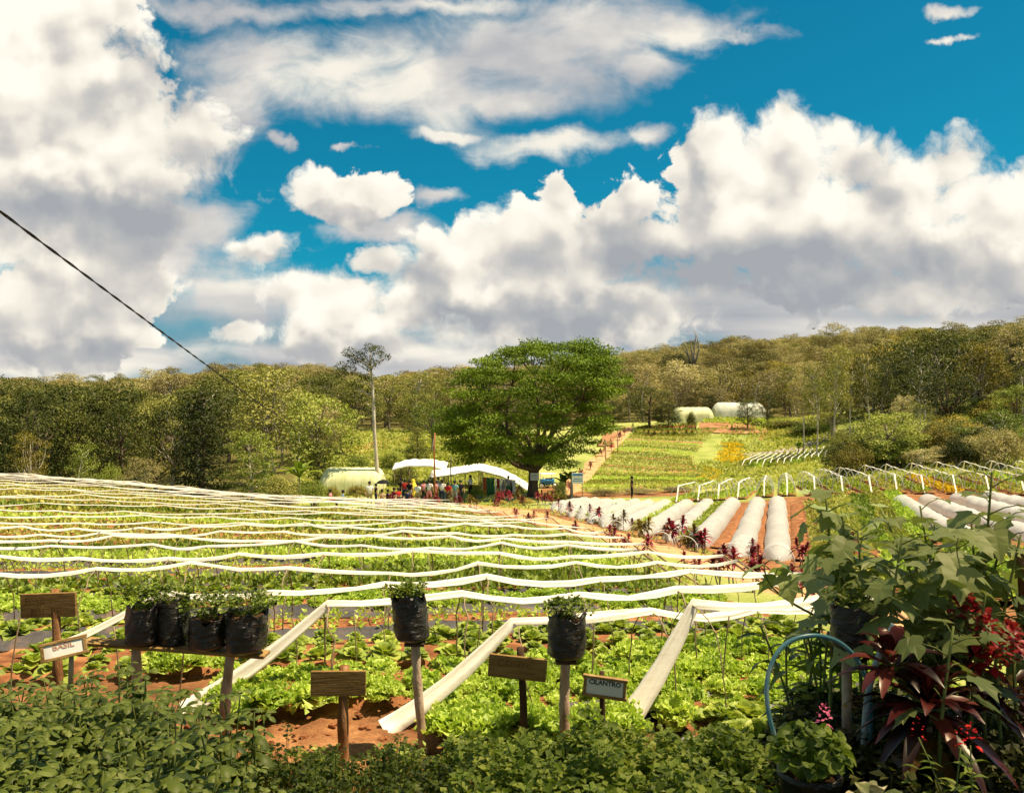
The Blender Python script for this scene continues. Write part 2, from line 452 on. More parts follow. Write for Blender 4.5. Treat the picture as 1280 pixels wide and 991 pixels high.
def mat_leaf(name, dark, mid, light, trans=0.35, rough=0.55, spec=0.25, nscale=0.6, wnoise=0.45, island=0.55, objrnd=0.25):
    """foliage: colour differs from leaf to leaf, from clump to clump and from plant to plant; light passes through"""
    m, T, b = material(name, rough, spec)
    geo = T.n.new('ShaderNodeNewGeometry'); tc = T.n.new('ShaderNodeTexCoord'); oi = T.n.new('ShaderNodeObjectInfo')
    f = T.math('MULTIPLY_ADD', T.math('SUBTRACT', geo.outputs['Random Per Island'], 0.5), island, 0.5)
    if wnoise: f = T.math('MULTIPLY_ADD', T.math('SUBTRACT', T.noise(tc.outputs['Object'], nscale, 2, 0.5), 0.5), wnoise * 2, f)
    f = T.math('MULTIPLY_ADD', T.math('SUBTRACT', oi.outputs['Random'], 0.5), objrnd, f)
    c = T.ramp(f, [(0.12, dark), (0.5, mid), (0.9, light)])
    T.l.new(c, b.inputs['Base Color'])
    tr = T.n.new('ShaderNodeBsdfTranslucent')
    T.l.new(T.mix(1.0, c, (1.15, 1.2, 0.6, 1), 'MULTIPLY'), tr.inputs[0])
    mx = T.n.new('ShaderNodeMixShader'); mx.inputs[0].default_value = trans
    T.l.new(b.outputs[0], mx.inputs[1]); T.l.new(tr.outputs[0], mx.inputs[2])
    T.l.new(mx.outputs[0], T.n['Material Output'].inputs[0])
    return m

# ------------------------------------------------------------------ terrain
PLANE = lambda y: -(1.59 + 0.076 * np.asarray(y, float))
# measured ground points: (photo column, photo row, distance)
GP = [
    (0, 612, 42), (200, 624, 42), (420, 645, 40), (500, 640, 38), (-200, 612, 42), (0, 640, 60), (200, 640, 60), (-300, 640, 62),
    (900, 700, 20), (1000, 735, 15), (800, 680, 26), (700, 655, 36), (600, 635, 50), (550, 628, 58), (665, 620, 62), (440, 615, 68),
    (972, 700, 25), (925, 690, 26.5), (840, 672, 30), (755, 652, 37), (700, 636, 46), (972, 634, 42), (880, 634, 45), (760, 632, 50),
    (1120, 632, 38), (1200, 668, 28), (1280, 690, 22), (1150, 606, 50), (1280, 602, 50), (1050, 606, 52), (1400, 690, 22), (1400, 600, 50),
    (730, 616, 70), (860, 611, 72), (1000, 602, 70), (740, 575, 95), (1000, 576, 100), (780, 535, 130), (900, 526, 135), (1000, 530, 130), (1030, 560, 110),
    (480, 562, 100), (530, 545, 116), (430, 550, 110), (400, 603, 76), (540, 590, 85), (640, 590, 85), (640, 540, 130),
    (100, 622, 70), (250, 622, 70), (0, 612, 85), (-200, 610, 80),
    (370, 483, 270), (100, 520, 200), (0, 530, 180), (560, 491, 280), (480, 505, 240), (-300, 520, 200), (300, 520, 180),
    (800, 478, 230), (900, 457, 240), (1100, 440, 250), (1000, 514, 180), (1150, 493, 150), (1280, 474, 130), (1200, 520, 100), (1280, 540, 85),
    (1110, 565, 76), (1050, 525, 120), (700, 510, 200), (1500, 450, 150), (1500, 560, 85), (1280, 440, 220),
]
CTRL = [((px - CX) / F * D, D, -(py - HY) / F * D) for px, py, D in GP]
for y in (-8, -3, 0, 2, 4, 6, 8, 11, 14):
    for s in (-1.6, -0.9, -0.4, 0.0, 0.3, 0.8, 1.5):
        x = s * (y + 8) * 0.8
        if y > 9 and s > 0.2: continue
        CTRL.append((x, y, float(PLANE(y))))
for x in (-400, -150, 60, 250, 500): CTRL.append((x, 420, 4.0))
for x in (-900, 0, 900): CTRL.append((x, 1200, 0.0))
CTRL = np.array(CTRL)
def _wc(x, y):
    yy = np.maximum(np.asarray(y, float), -6.0) + 8.0
    return np.stack([np.clip(np.asarray(x, float) / yy, -2.2, 2.2) * 1.3, np.log(yy)], -1)
def _tps(r2): return 0.5 * r2 * np.log(r2 + 1e-12)
_C = _wc(CTRL[:, 0], CTRL[:, 1]); _res = (CTRL[:, 2] - PLANE(np.minimum(CTRL[:, 1], 80)))
def _fit():
    n = len(_C); d2 = ((_C[:, None] - _C[None]) ** 2).sum(-1)
    sc = 1.0 / (CTRL[:, 1] + 12)                     # heights are fitted relative to distance
    A = np.zeros((n + 3, n + 3)); A[:n, :n] = _tps(d2) + np.eye(n) * 2e-3
    A[:n, n] = 1; A[:n, n + 1:] = _C; A[n, :n] = 1; A[n + 1:, :n] = _C.T
    b = np.zeros(n + 3); b[:n] = _res * sc
    return np.linalg.solve(A, b)
_Wt = _fit()
def terr(x, y):
    x = np.asarray(x, float); y = np.asarray(y, float); x, y = np.broadcast_arrays(x, y)
    sh = x.shape; q = _wc(x.ravel(), y.ravel()); out = np.zeros(len(q)); n = len(_C)
    for a in range(0, len(q), 20000):
        c = q[a:a + 20000]; d2 = ((c[:, None] - _C[None]) ** 2).sum(-1)
        out[a:a + 20000] = _tps(d2) @ _Wt[:n] + _Wt[n] + c @ _Wt[n + 1:]
    yr = y.ravel()
    z = PLANE(np.minimum(yr, 80)) + out * (np.maximum(yr, -8) + 12)
    z = z + 0.03 * np.sin(x.ravel() * 1.7 + 0.6 * yr) * np.sin(yr * 1.3 - 0.4 * x.ravel())
    return z.reshape(sh)
def tz(x, y): return float(terr(np.array([x]), np.array([y]))[0])
def at(px, D):
    """ground point below a photo column at a distance"""
    x = (px - CX) / F * D
    return Vector((x, D, tz(x, D)))
def ray(px, py, dmin=3.0, dmax=400.0):
    """where the sight line through a photo point meets the ground"""
    d = np.exp(np.linspace(math.log(dmin), math.log(dmax), 900))
    x = (px - CX) / F * d; z = -(py - HY) / F * d
    g = terr(x, d); i = np.argmax(g >= z)
    if not (g >= z).any(): i = len(d) - 1
    D = d[i]; return Vector((x[i], D, float(g[i])))
def pt(px, py, D): return Vector(((px - CX) / F * D, D, -(py - HY) / F * D))

# ================================================================== GROUND
def smoothstep(a, b, v):
    t = np.clip((v - a) / (b - a), 0, 1); return t * t * (3 - 2 * t)
FIELD_EDGE = np.array([(3.2, 4.0), (3.0, 6.5), (2.6, 9.0), (2.25, 13.0), (1.8, 18.0), (0.9, 25.0), (-1.0, 33.0), (-3.6, 40.0), (-6.0, 45.0)])
def edge_x(y): return np.interp(y, FIELD_EDGE[:, 1], FIELD_EDGE[:, 0])

def build_ground():
    tt = np.concatenate([np.linspace(math.log(2.0), math.log(150), 300), np.linspace(math.log(152), math.log(900), 110), np.linspace(math.log(1000), math.log(3000), 6)])
    ys = np.exp(tt) - 8.0
    ss = np.concatenate([np.linspace(-2.2, -1.05, 24), np.linspace(-1.0, 1.0, 300), np.linspace(1.05, 2.2, 24)])
    X = ss[None, :] * (ys[:, None] + 8.0); Y = np.repeat(ys[:, None], len(ss), 1)
    Z = terr(X, Y)
    lump = 0.012 * np.random.default_rng(3).normal(0, 1, Z.shape)
    Z = Z + lump * np.clip((20 - Y) / 15, 0, 1)
    mb = MB(); mb.grid(np.stack([X, Y, Z], -1))
    me = mb.mesh('ground', MAT['ground'], True)
    # how much of the surface is bare tilled earth
    soil = smoothstep(1.0, -0.6, X - edge_x(Y)) * smoothstep(46, 43, Y)
    soil = np.maximum(soil, smoothstep(1.5, 3.5, X - edge_x(Y)) * smoothstep(50, 44, Y) * smoothstep(3, 8, Y))
    PX = CX + X / np.maximum(Y, 0.5) * F; PY = HY - Z / np.maximum(Y, 0.5) * F
    orange = smoothstep(660, 690, PX) * smoothstep(760, 715, PX) * smoothstep(55, 62, Y) * smoothstep(84, 70, Y)
    orange = np.maximum(orange, smoothstep(715, 740, PX) * smoothstep(880, 850, PX) * smoothstep(58, 63, Y) * smoothstep(74, 68, Y))
    soil = np.maximum(soil, orange)
    wood = smoothstep(118, 150, Y) * smoothstep(640, 600, PX) + smoothstep(136, 150, Y) * smoothstep(600, 640, PX)
    wood = np.maximum(wood, smoothstep(1040, 1100, PX) * smoothstep(56, 66, Y) * 0.6)
    wood = np.maximum(wood, smoothstep(400, 340, PX) * smoothstep(50, 56, Y))
    for nm, A in (('soil', soil), ('wood', np.clip(wood, 0, 1))):
        at_ = me.attributes.new(nm, 'FLOAT', 'POINT'); at_.data.foreach_set('value', A.reshape(-1).astype(np.float32))
    tag(link('ground', me), kind='structure')

MAT = {}
def mat_ground():
    m, T, b = material('ground', 0.95, 0.1)
    tc = T.n.new('ShaderNodeTexCoord'); O = tc.outputs['Object']
    a1 = T.n.new('ShaderNodeAttribute'); a1.attribute_name = 'soil'
    a2 = T.n.new('ShaderNodeAttribute'); a2.attribute_name = 'wood'
    n1 = T.noise(O, 1.3, 6, 0.62); n2 = T.noise(O, 0.16, 5, 0.6); n3 = T.noise(O, 9.0, 5, 0.7)
    grass = T.ramp(T.math('MULTIPLY_ADD', T.math('SUBTRACT', n3, 0.5), 0.5, n2), [(0.3, (0.15, 0.19, 0.035)), (0.48, (0.28, 0.31, 0.075)), (0.62, (0.38, 0.37, 0.13)), (0.75, (0.46, 0.37, 0.18))])
    soil = T.ramp(T.math('MULTIPLY_ADD', T.math('SUBTRACT', n3, 0.5), 0.7, n1), [(0.25, (0.10, 0.045, 0.02)), (0.5, (0.25, 0.11, 0.045)), (0.75, (0.44, 0.22, 0.09))])
    wood = T.ramp(n3, [(0.3, (0.05, 0.05, 0.015)), (0.7, (0.20, 0.17, 0.05))])
    c = T.mix(T.smooth(T.math('MULTIPLY_ADD', T.math('SUBTRACT', n1, 0.5), 1.1, a1.outputs['Fac']), 0.35, 0.65), grass, soil)
    c = T.mix(T.smooth(T.math('MULTIPLY_ADD', T.math('SUBTRACT', n2, 0.5), 0.8, a2.outputs['Fac']), 0.3, 0.7), c, wood)
    T.l.new(c, b.inputs['Base Color'])
    bp = T.n.new('ShaderNodeBump'); bp.inputs['Strength'].default_value = 0.8; bp.inputs['Distance'].default_value = 0.05
    T.l.new(T.noise(O, 12.0, 5, 0.7), bp.inputs['Height']); T.l.new(bp.outputs[0], b.inputs['Normal'])
    return m
MAT['ground'] = mat_ground()
MAT['dirt'] = mat_noise('path_dirt', [(0.25, (0.33, 0.17, 0.075)), (0.5, (0.49, 0.28, 0.13)), (0.75, (0.60, 0.38, 0.19))], 1.6, 6, 0.95, 0.1, bump=0.5)
MAT['soil'] = mat_noise('red_soil', [(0.28, (0.09, 0.035, 0.016)), (0.5, (0.24, 0.095, 0.038)), (0.72, (0.42, 0.20, 0.085))], 5.0, 6, 0.95, 0.1, bump=0.9)
MAT['brown_soil'] = mat_noise('brown_soil', [(0.28, (0.16, 0.07, 0.03)), (0.5, (0.32, 0.155, 0.075)), (0.72, (0.46, 0.26, 0.13))], 0.9, 6, 0.95, 0.1, bump=0.6)
MAT['mulch'] = mat_noise('black_mulch_film', [(0.3, (0.028, 0.025, 0.024)), (0.55, (0.075, 0.066, 0.062)), (0.75, (0.20, 0.12, 0.075))], 4.0, 5, 0.5, 0.4, (1, 1, 1), 0.6, 10)
build_ground()

def ribbon(name, A, B, mat, lift=0.03, nu=120, nv=8, kind='structure', edge=0.0, camber=0.0, seed=1):
    """a sheet laid on the ground between two edge lines (points in plan)"""
    def res(P):
        P = np.array([(p[0], p[1]) for p in P], float)
        s = np.concatenate([[0], np.cumsum(np.linalg.norm(np.diff(P, axis=0), axis=1))]); q = np.linspace(0, s[-1], nu)
        return np.stack([np.interp(q, s, P[:, 0]), np.interp(q, s, P[:, 1])], -1)
    a, b = res(A), res(B); rg = np.random.default_rng(seed)
    if edge:
        w = lambda: np.convolve(rg.normal(0, edge, nu + 8), np.ones(5) / 5, 'same')[4:-4][:, None]
        d = (b - a) / (np.linalg.norm(b - a, axis=1)[:, None] + 1e-6); a = a + d * w(); b = b + d * w()
    t = np.linspace(0, 1, nv)[None, :, None]
    Q = a[:, None] * (1 - t) + b[:, None] * t
    Z = terr(Q[..., 0], Q[..., 1]) + lift + camber * np.sin(np.pi * t[..., 0])
    Z[:, 0] -= lift + 0.05; Z[:, -1] -= lift + 0.05
    mb = MB(); mb.grid(np.concatenate([Q, Z[..., None]], -1))
    o = mb.build(name, mat, smooth=True)
    if o.data.polygons and o.data.polygons[0].normal.z < 0: o.data.flip_normals()
    return tag(o, kind=kind)

rp = lambda L: [ray(x, y) for x, y in L]
PATH_FAR = rp([(572, 628), (640, 634), (700, 646), (760, 661), (820, 677), (880, 691), (940, 707), (1000, 723), (1080, 745), (1180, 775)])
PATH_NEAR = rp([(582, 636), (640, 647), (690, 660), (750, 675), (810, 693), (860, 708), (920, 730), (985, 752), (1060, 778), (1150, 812)])
ribbon('path', PATH_FAR, PATH_NEAR, MAT['dirt'], 0.04, edge=0.22)
ROAD_L = [pt(x, y, 1) for x, y in []] or [at(664, 63), at(690, 72), at(716, 84), at(744, 100), at(764, 115), at(776, 131)]
ROAD_R = [at(712, 63), at(728, 74), at(745, 85), at(767, 101), at(784, 117), at(792, 131)]
ribbon('dirt_road', ROAD_L, ROAD_R, MAT['dirt'], 0.06, edge=0.5, nu=80)
ribbon('hill_track', [at(425, 99), at(455, 106), (at(490, 112)), at(512, 113)], [at(438, 93), at(462, 98), at(495, 104), at(512, 108)], MAT['brown_soil'], 0.12, edge=0.8)

# ------------------------------------------------------------------ far fields
def between(L, Rr, t):
    """point on the line between two side lines (lists of ground points) at t along both"""
    def f(P):
        P = np.array([(p[0], p[1]) for p in P]); s = np.linspace(0, 1, len(P))
        return np.array([np.interp(t, s, P[:, 0]), np.interp(t, s, P[:, 1])])
    return f(L), f(Rr)
FF_L = [at(722, 74), at(733, 80), at(747, 89), at(764, 102), at(782, 117), at(799, 126)]
FF_R = [at(905, 74), at(888, 80), at(872, 90), at(868, 102), at(880, 116), at(902, 128)]
ribbon('far_field', FF_L, FF_R, mat_noise('field_grass', [(0.3, (0.18, 0.20, 0.05)), (0.5, (0.27, 0.28, 0.08)), (0.7, (0.36, 0.32, 0.13))], 0.5, 6, 0.95, 0.1), 0.08, 90, 20, edge=0.5)
BF_L = [at(872, 123), at(874, 134)]; BF_R = [at(952, 122), at(945, 134)]
ribbon('brown_field', BF_L, BF_R, MAT['brown_soil'], 0.14, 20, 20, edge=0.6)
ribbon('brown_field', [at(745, 108), at(757, 124)], [at(766, 108), at(776, 124)], MAT['brown_soil'], 0.16, 20, 20, edge=0.6)
ribbon('grey_road', [at(925, 108.5), at(970, 111), at(1010, 114), at(1045, 118)], [at(922, 105.5), at(972, 108), at(1012, 110), at(1045, 113)], mat_noise('grey_gravel', [(0.3, (0.24, 0.20, 0.17)), (0.7, (0.42, 0.36, 0.31))], 1.5, 5, 0.95, 0.1), 0.14, edge=0.3)
ribbon('brown_field', [at(948, 117), at(1040, 122)], [at(955, 128), at(1040, 130)], MAT['brown_soil'], 0.1, 30, 12, edge=0.6)

# ------------------------------------------------------------------ shared plant materials
MAT['lettuce'] = mat_leaf('lettuce_leaf', (0.20, 0.31, 0.035, 1), (0.46, 0.57, 0.085, 1), (0.66, 0.73, 0.20, 1), 0.38, 0.5, 0.3, 3.0, 0.15, 0.5, 0.35)
MAT['leafy'] = mat_leaf('leafy_green_leaf', (0.11, 0.16, 0.02, 1), (0.27, 0.34, 0.045, 1), (0.46, 0.50, 0.09, 1), 0.3, 0.5, 0.3, 3.0, 0.15, 0.5, 0.35)
MAT['olive'] = mat_leaf('olive_crop_leaf', (0.18, 0.19, 0.035, 1), (0.38, 0.38, 0.08, 1), (0.56, 0.53, 0.15, 1), 0.3, 0.6, 0.2, 1.0, 0.3, 0.5, 0.2)
MAT['grassleaf'] = mat_leaf('grass_blade', (0.20, 0.23, 0.04, 1), (0.40, 0.42, 0.09, 1), (0.58, 0.54, 0.19, 1), 0.35, 0.6, 0.2, 0.35, 0.5, 0.5, 0.2)
def mat_cloth():
    m, T, b = material('white_row_cover_cloth', 0.8, 0.15)
    tc = T.n.new('ShaderNodeTexCoord')
    f = T.math('ADD', T.math('MULTIPLY', T.noise(tc.outputs['Object'], 0.8, 4, 0.6), 0.55), T.math('MULTIPLY', T.noise(T.vec('MULTIPLY', tc.outputs['Object'], (0.25, 6, 6)), 8.0, 4, 0.6), 0.45))
    c = T.ramp(f, [(0.28, (0.55, 0.43, 0.30)), (0.40, (0.80, 0.74, 0.62)), (0.60, (0.90, 0.87, 0.78))])
    T.l.new(c, b.inputs['Base Color'])
    tr = T.n.new('ShaderNodeBsdfTranslucent'); T.l.new(c, tr.inputs[0])
    mx = T.n.new('ShaderNodeMixShader'); mx.inputs[0].default_value = 0.22
    T.l.new(b.outputs[0], mx.inputs[1]); T.l.new(tr.outputs[0], mx.inputs[2]); T.l.new(mx.outputs[0], T.n['Material Output'].inputs[0])
    return m
MAT['cloth'] = mat_cloth()
MAT['hoopwood'] = mat_noise('split_bamboo', [(0.3, (0.10, 0.065, 0.03)), (0.7, (0.34, 0.26, 0.15))], 12, 3, 0.6, 0.3)
MAT['stake'] = mat_noise('weathered_stake', [(0.3, (0.13, 0.07, 0.035)), (0.7, (0.36, 0.23, 0.13))], 9, 4, 0.8, 0.2, (1, 1, 0.15))

# ================================================================== LEFT FIELD: beds, crops, row covers
ROWS = [4.53, 5.3, 6.13, 7.38, 8.5, 9.7, 10.9, 12.1, 13.4, 14.8, 16.2, 17.7, 19.2, 20.8, 22.4, 24.0, 25.6, 27.2, 28.8, 30.3, 31.8, 33.3, 34.8, 36.3, 37.8, 39.3, 40.8]
START = {0: 0.63, 1: -0.80, 2: -2.27, 3: -4.26}
ORD = 'first second third fourth fifth sixth seventh eighth ninth tenth eleventh twelfth thirteenth fourteenth fifteenth sixteenth seventeenth eighteenth nineteenth twentieth twenty-first twenty-second twenty-third twenty-fourth twenty-fifth twenty-sixth twenty-seventh'.split()
def row_y(b, x):
    k = 0.06 + 0.5 * math.exp(-(b - 4.5) / 1.8)
    x = np.asarray(x, float); xm = 1.4
    return b + k * np.minimum(x, xm) + 0.16 * np.maximum(x - xm, 0) + 0.03 * np.sin(x * 0.8 + b * 3)
def row_span(i):
    b = ROWS[i]
    xl = START.get(i, -0.70 * b - 2.0)
    y = b
    for _ in range(4): xr = float(edge_x(y)); y = float(row_y(b, xr))
    return xl, xr

def soil_beds():
    for i, b in enumerate(ROWS):
        xl, xr = row_span(i)
        if i < 3: xl += 0.3
        n = int((xr - xl) / 0.35) + 2; xs = np.linspace(xl, xr + 0.2, n); ys = row_y(b, xs)
        tx = np.gradient(xs); ty = np.gradient(ys); L = np.hypot(tx, ty); nx, ny = -ty / L, tx / L
        w = 0.30 if i < 2 else (0.36 if i == 2 else 0.48)
        off = np.array([-1.25, -1.0, -0.5, 0.0, 0.5, 1.0, 1.25]) * w; hh = np.array([-0.05, 0.05, 0.10, 0.11, 0.10, 0.05, -0.05])
        rg = np.random.default_rng(100 + i)
        X = xs[:, None] + nx[:, None] * off; Y = ys[:, None] + ny[:, None] * off
        Z = terr(X, Y) + hh[None, :] + rg.normal(0, 0.012, X.shape)
        mb = MB(); mb.grid(np.stack([X, Y, Z], -1))
        o = mb.build('soil_bed', MAT['soil'], smooth=True)
        if o.data.polygons[0].normal.z < 0: o.data.flip_normals()
        tag(o, kind='structure')
        if i < 11 and i not in (2, 3):                                        # crumpled black plastic along the near shoulder of the bed
            m = int((xr - xl) / 0.12) + 2; xs = np.linspace(xl + (0.2 if i < 4 else 0), xr, m); ys = row_y(b, xs)
            tx = np.gradient(xs); ty = np.gradient(ys); L = np.hypot(tx, ty); nx, ny = -ty / L, tx / L
            o1 = np.linspace(-1.36, -0.78, 6) * w; h1 = np.array([0.012, 0.045, 0.06, 0.085, 0.11, 0.12])
            X = xs[:, None] + nx[:, None] * o1 + rg.normal(0, 0.014, (m, 6)); Y = ys[:, None] + ny[:, None] * o1 + 0.05 * np.sin(xs * 2.1 + i)[:, None]
            Z = terr(X, Y) + h1 + 0.018 * np.sin(xs * 23 + 2 * np.sin(xs * 5))[:, None] * np.sin(np.arange(6) * 1.3)[None] + np.abs(rg.normal(0, 0.012, (m, 6)))
            mb = MB(); mb.grid(np.stack([X, Y, Z], -1))
            o = mb.build('mulch_film', MAT['mulch'], smooth=True)
            tag(o, 'crumpled black plastic film edging the %s bed back from the signs' % ORD[i], 'mulch film', 'black mulch films between the beds')
soil_beds()

# crumpled film lying on the ground beside the front bed
def loose_film(name_label, P0, P1, w, seed):
    rg = np.random.default_rng(seed); m = 40
    t = np.linspace(0, 1, m)[:, None]; s = np.linspace(-0.5, 0.5, 9)[None, :]
    d = np.array([P1[0] - P0[0], P1[1] - P0[1]]); d = d / np.linalg.norm(d); nn = np.array([-d[1], d[0]])
    X = P0[0] + (P1[0] - P0[0]) * t + nn[0] * s * w; Y = P0[1] + (P1[1] - P0[1]) * t + nn[1] * s * w
    Y = Y + 0.03 * np.sin(t * 14 + s * 2)
    Z = terr(X, Y) + 0.02 + 0.05 * np.abs(np.sin(s * 7 + np.sin(t * 9))) + np.abs(rg.normal(0, 0.008, X.shape))
    mb = MB(); mb.grid(np.stack([X, Y, Z], -1)); o = mb.build('mulch_film', MAT['mulch'], smooth=True)
    tag(o, name_label, 'mulch film', 'black mulch films between the beds')
loose_film('grey black plastic film crumpled on red soil below the blue hose arch', (0.95, 4.42), (2.1, 4.95), 0.34, 5)

# ------------------------------------------------------------------ crop plants
def lettuce_mesh(seed, mat, n=30, size=0.17, up=0.75, frill=True):
    rg = np.random.default_rng(seed)
    a = np.arange(n) * 2.39996 + rg.normal(0, 0.2, n); q = np.linspace(0, 1, n)
    el = (0.15 + 1.15 * q) * up + rg.normal(0, 0.08, n)
    T = np.stack([np.cos(a) * np.cos(el), np.sin(a) * np.cos(el), np.sin(el)], -1)
    N = np.stack([-np.cos(a) * np.sin(el), -np.sin(a) * np.sin(el), np.cos(el)], -1)
    P = np.stack([np.cos(a) * 0.02, np.sin(a) * 0.02, 0.02 + 0.03 * q], -1)
    L = size * (1.05 - 0.35 * q) * rg.uniform(0.85, 1.15, n)
    mb = MB()
    V, f = leaf_strips(P, T, N, L, L * (0.9 if frill else 0.62), [0.25, 0.7, 1.0, 0.95, 0.45], 0.25, 0.18, 0.10 if frill else 0.03, rg)
    mb.add(V, f)
    if frill:                                              # ruffled rims
        k = n * 7
        idx = rg.integers(0, n, k); t = rg.uniform(0.75, 1.0, k); sd = rg.uniform(-0.5, 0.5, k)
        B = np.cross(N, T)
        C = P[idx] + T[idx] * (L[idx] * t)[:, None] * 0.9 + B[idx] * (L[idx] * sd * 0.85)[:, None] - np.array([0, 0, 1.0]) * (L[idx] * 0.22 * t * t)[:, None]
        V, f = leaf_field(C, T[idx] * 0.4 + rand_dirs(k, rg) * 0.8 + np.array([0, 0, 0.5]), rand_dirs(k, rg), size * 0.26, size * 0.24, 0.3)
        mb.add(V, f)
    return mb.mesh('lettuce_leaves', mat, False)
LET = [lettuce_mesh(s, MAT['lettuce']) for s in range(5)]
LEAFY = [lettuce_mesh(20 + s, MAT['leafy'], 24, 0.175, 1.05, False) for s in range(4)]

# which crop stands where along each bed: (from x, to x, crop)
CROP = {
    0: [(0.9, 4, 'lettuce')], 1: [(-0.5, 4, 'lettuce')], 2: [(-2.0, 4, 'lettuce')], 3: [(-4.0, -2.9, 'leafy'), (-2.9, -2.2, 'lettuce'), (-2.2, 4, 'leafy')],
    4: [(-20, -3.0, 'leafy'), (-3.0, -1.8, 'seedling'), (-1.8, 4, 'seedling')], 5: [(-20, -4.2, 'lettuce'), (-4.2, -2.8, 'seedling'), (-2.8, 4, 'lettuce')],
    6: [(-20, 4, 'leafy')], 7: [(-20, -2, 'seedling'), (-2, 4, 'leafy')], 8: [(-30, -3, 'seedling'), (-3, 4, 'lettuce')], 9: [(-30, 4, 'lettuce')],
    10: [(-30, 4, 'leafy')], 11: [(-30, -4, 'olive'), (-4, 4, 'lettuce')], 12: [(-30, 4, 'olive')], 13: [(-30, -6, 'olive'), (-6, 4, 'leafy')], 14: [(-30, 4, 'lettuce')], 15: [(-30, 4, 'olive')], 16: [(-30, 4, 'leafy')],
}
def place_crops():
    rg = np.random.default_rng(21); pl = []
    def add_line(i, b, lines, segs, step):
        xl, xr = row_span(i)
        for (x0, x1, kind) in segs:
            a, e = max(x0, xl + 0.35), min(x1, xr)
            if e <= a: continue
            st = step * (0.8 if kind == 'seedling' else 1.0)
            for off in lines:
                xs = np.arange(a, e, st); xs = xs + rg.normal(0, 0.03, len(xs)); ys = row_y(b, xs)
                dx = 0.01; sl = (row_y(b, xs + dx) - ys) / dx; L = np.hypot(1, sl)
                X = xs - sl / L * off; Y = ys + off / L
                keep = (Y > 3.6) & (np.abs(X) < 0.68 * Y + 0.4) & (rg.uniform(0, 1, len(xs)) > 0.05)
                for x, y in zip(X[keep], Y[keep]): pl.append((x, y, kind))
    for i, b in enumerate(ROWS):
        if i < 2: ln, st = (-0.07, 0.2), 0.25
        elif i == 2: ln, st = (-0.46, -0.24, 0.0, 0.24), 0.25
        elif i == 3: ln, st = (-0.62, -0.36, -0.10, 0.14, 0.38), 0.26
        elif i < 9: ln, st = (-0.34, -0.10, 0.14, 0.38), 0.26
        else: ln, st = (-0.36, -0.1, 0.16, 0.42), 0.27
        add_line(i, b, ln, CROP.get(i, [(-60, 4, 'olive')]), st)
    # the dark rosettes on the short bed in front of the front strip
    for k in range(26):
        u = rg.uniform(0, 1); x = 1.25 + 1.3 * u; y = 4.62 + 0.35 * u + rg.uniform(-0.25, 0.35)
        pl.append((x, y, 'leafy'))
    # lettuces filling the ground between the second and the front strip
    for u in np.arange(-0.35, 0.75, 0.2):
        for v in (0.0, 0.22): pl.append((u + rg.normal(0, .03), 4.74 + v - 0.06 * u + rg.normal(0, .03), 'lettuce'))
    P = np.array([(p[0], p[1]) for p in pl]); Z = terr(P[:, 0], P[:, 1]) + 0.09
    kinds = np.array([p[2] for p in pl])
    for kind, meshes, nmax, label, cat in (('lettuce', LET, 300, 'frilly yellow green lettuce head growing in a near bed of red soil', 'lettuce'),
                                      ('leafy', LEAFY, 220, 'darker green smooth leaved vegetable growing in a near bed', 'leafy vegetable')):
        idx = np.where(kinds == kind)[0]; idx = idx[np.argsort(P[idx, 1])]
        for j in idx[:nmax]:
            o = link('lettuce' if kind == 'lettuce' else 'leafy_vegetable', meshes[rg.integers(len(meshes))], None, (P[j, 0], P[j, 1], Z[j] - 0.01), rg.uniform(0, 6.28), rg.uniform(0.55, 1.08))
            o.rotation_euler[0] = rg.normal(0, 0.12); o.rotation_euler[1] = rg.normal(0, 0.12)
            tag(o, label, cat, 'lettuce heads in the near beds' if kind == 'lettuce' else 'leafy vegetables in the near beds')
        far_crop(P[idx[nmax:]], Z[idx[nmax:]], 'far_lettuce' if kind == 'lettuce' else 'far_leafy_crop', MAT[kind], 0.14, 22, rg, 'rows of bright lettuce running across the middle of the left field' if kind == 'lettuce' else 'rows of dull green vegetables across the middle of the left field', cat)
    idx = np.where(kinds == 'seedling')[0]; far_crop(P[idx], Z[idx], 'seedling_crop', MAT['lettuce'], 0.075, 9, rg, 'small pale seedlings in rows on bare red beds', 'seedlings')
    idx = np.where(kinds == 'olive')[0]; far_crop(P[idx], Z[idx], 'olive_crop', MAT['olive'], 0.13, 14, rg, 'olive green low crop in the far beds of the left field', 'crop')

def far_crop(P, Z, name, mat, r, n, rg, label, cat):
    if len(P) == 0: return
    far = P[:, 1] > 18
    Vs, Fs, base = [], [], 0
    for sel, nn, sz in ((~far, n, 0.75), (far, max(5, n // 3), 1.15)):
        p = np.repeat(np.c_[P[sel], Z[sel]], nn, 0); k = len(p)
        if not k: continue
        d = rand_dirs(k, rg); d[:, 2] = np.abs(d[:, 2]) * 0.9 + 0.15
        h = rg.uniform(0.4, 1.15, k)[:, None]
        C = p + d * r * h * np.array([1, 1, 0.8])
        V, f = leaf_field(C, d + rand_dirs(k, rg) * 0.6, np.array([0, 0, 1.0]) + rand_dirs(k, rg) * 0.7, r * sz, r * sz * 0.8, 0.25)
        Vs.append(V); Fs.append(f + base); base += len(V)
    tag(link(name, new_mesh(name, np.concatenate(Vs), np.concatenate(Fs), mat)), label, cat, kind='stuff')
place_crops()

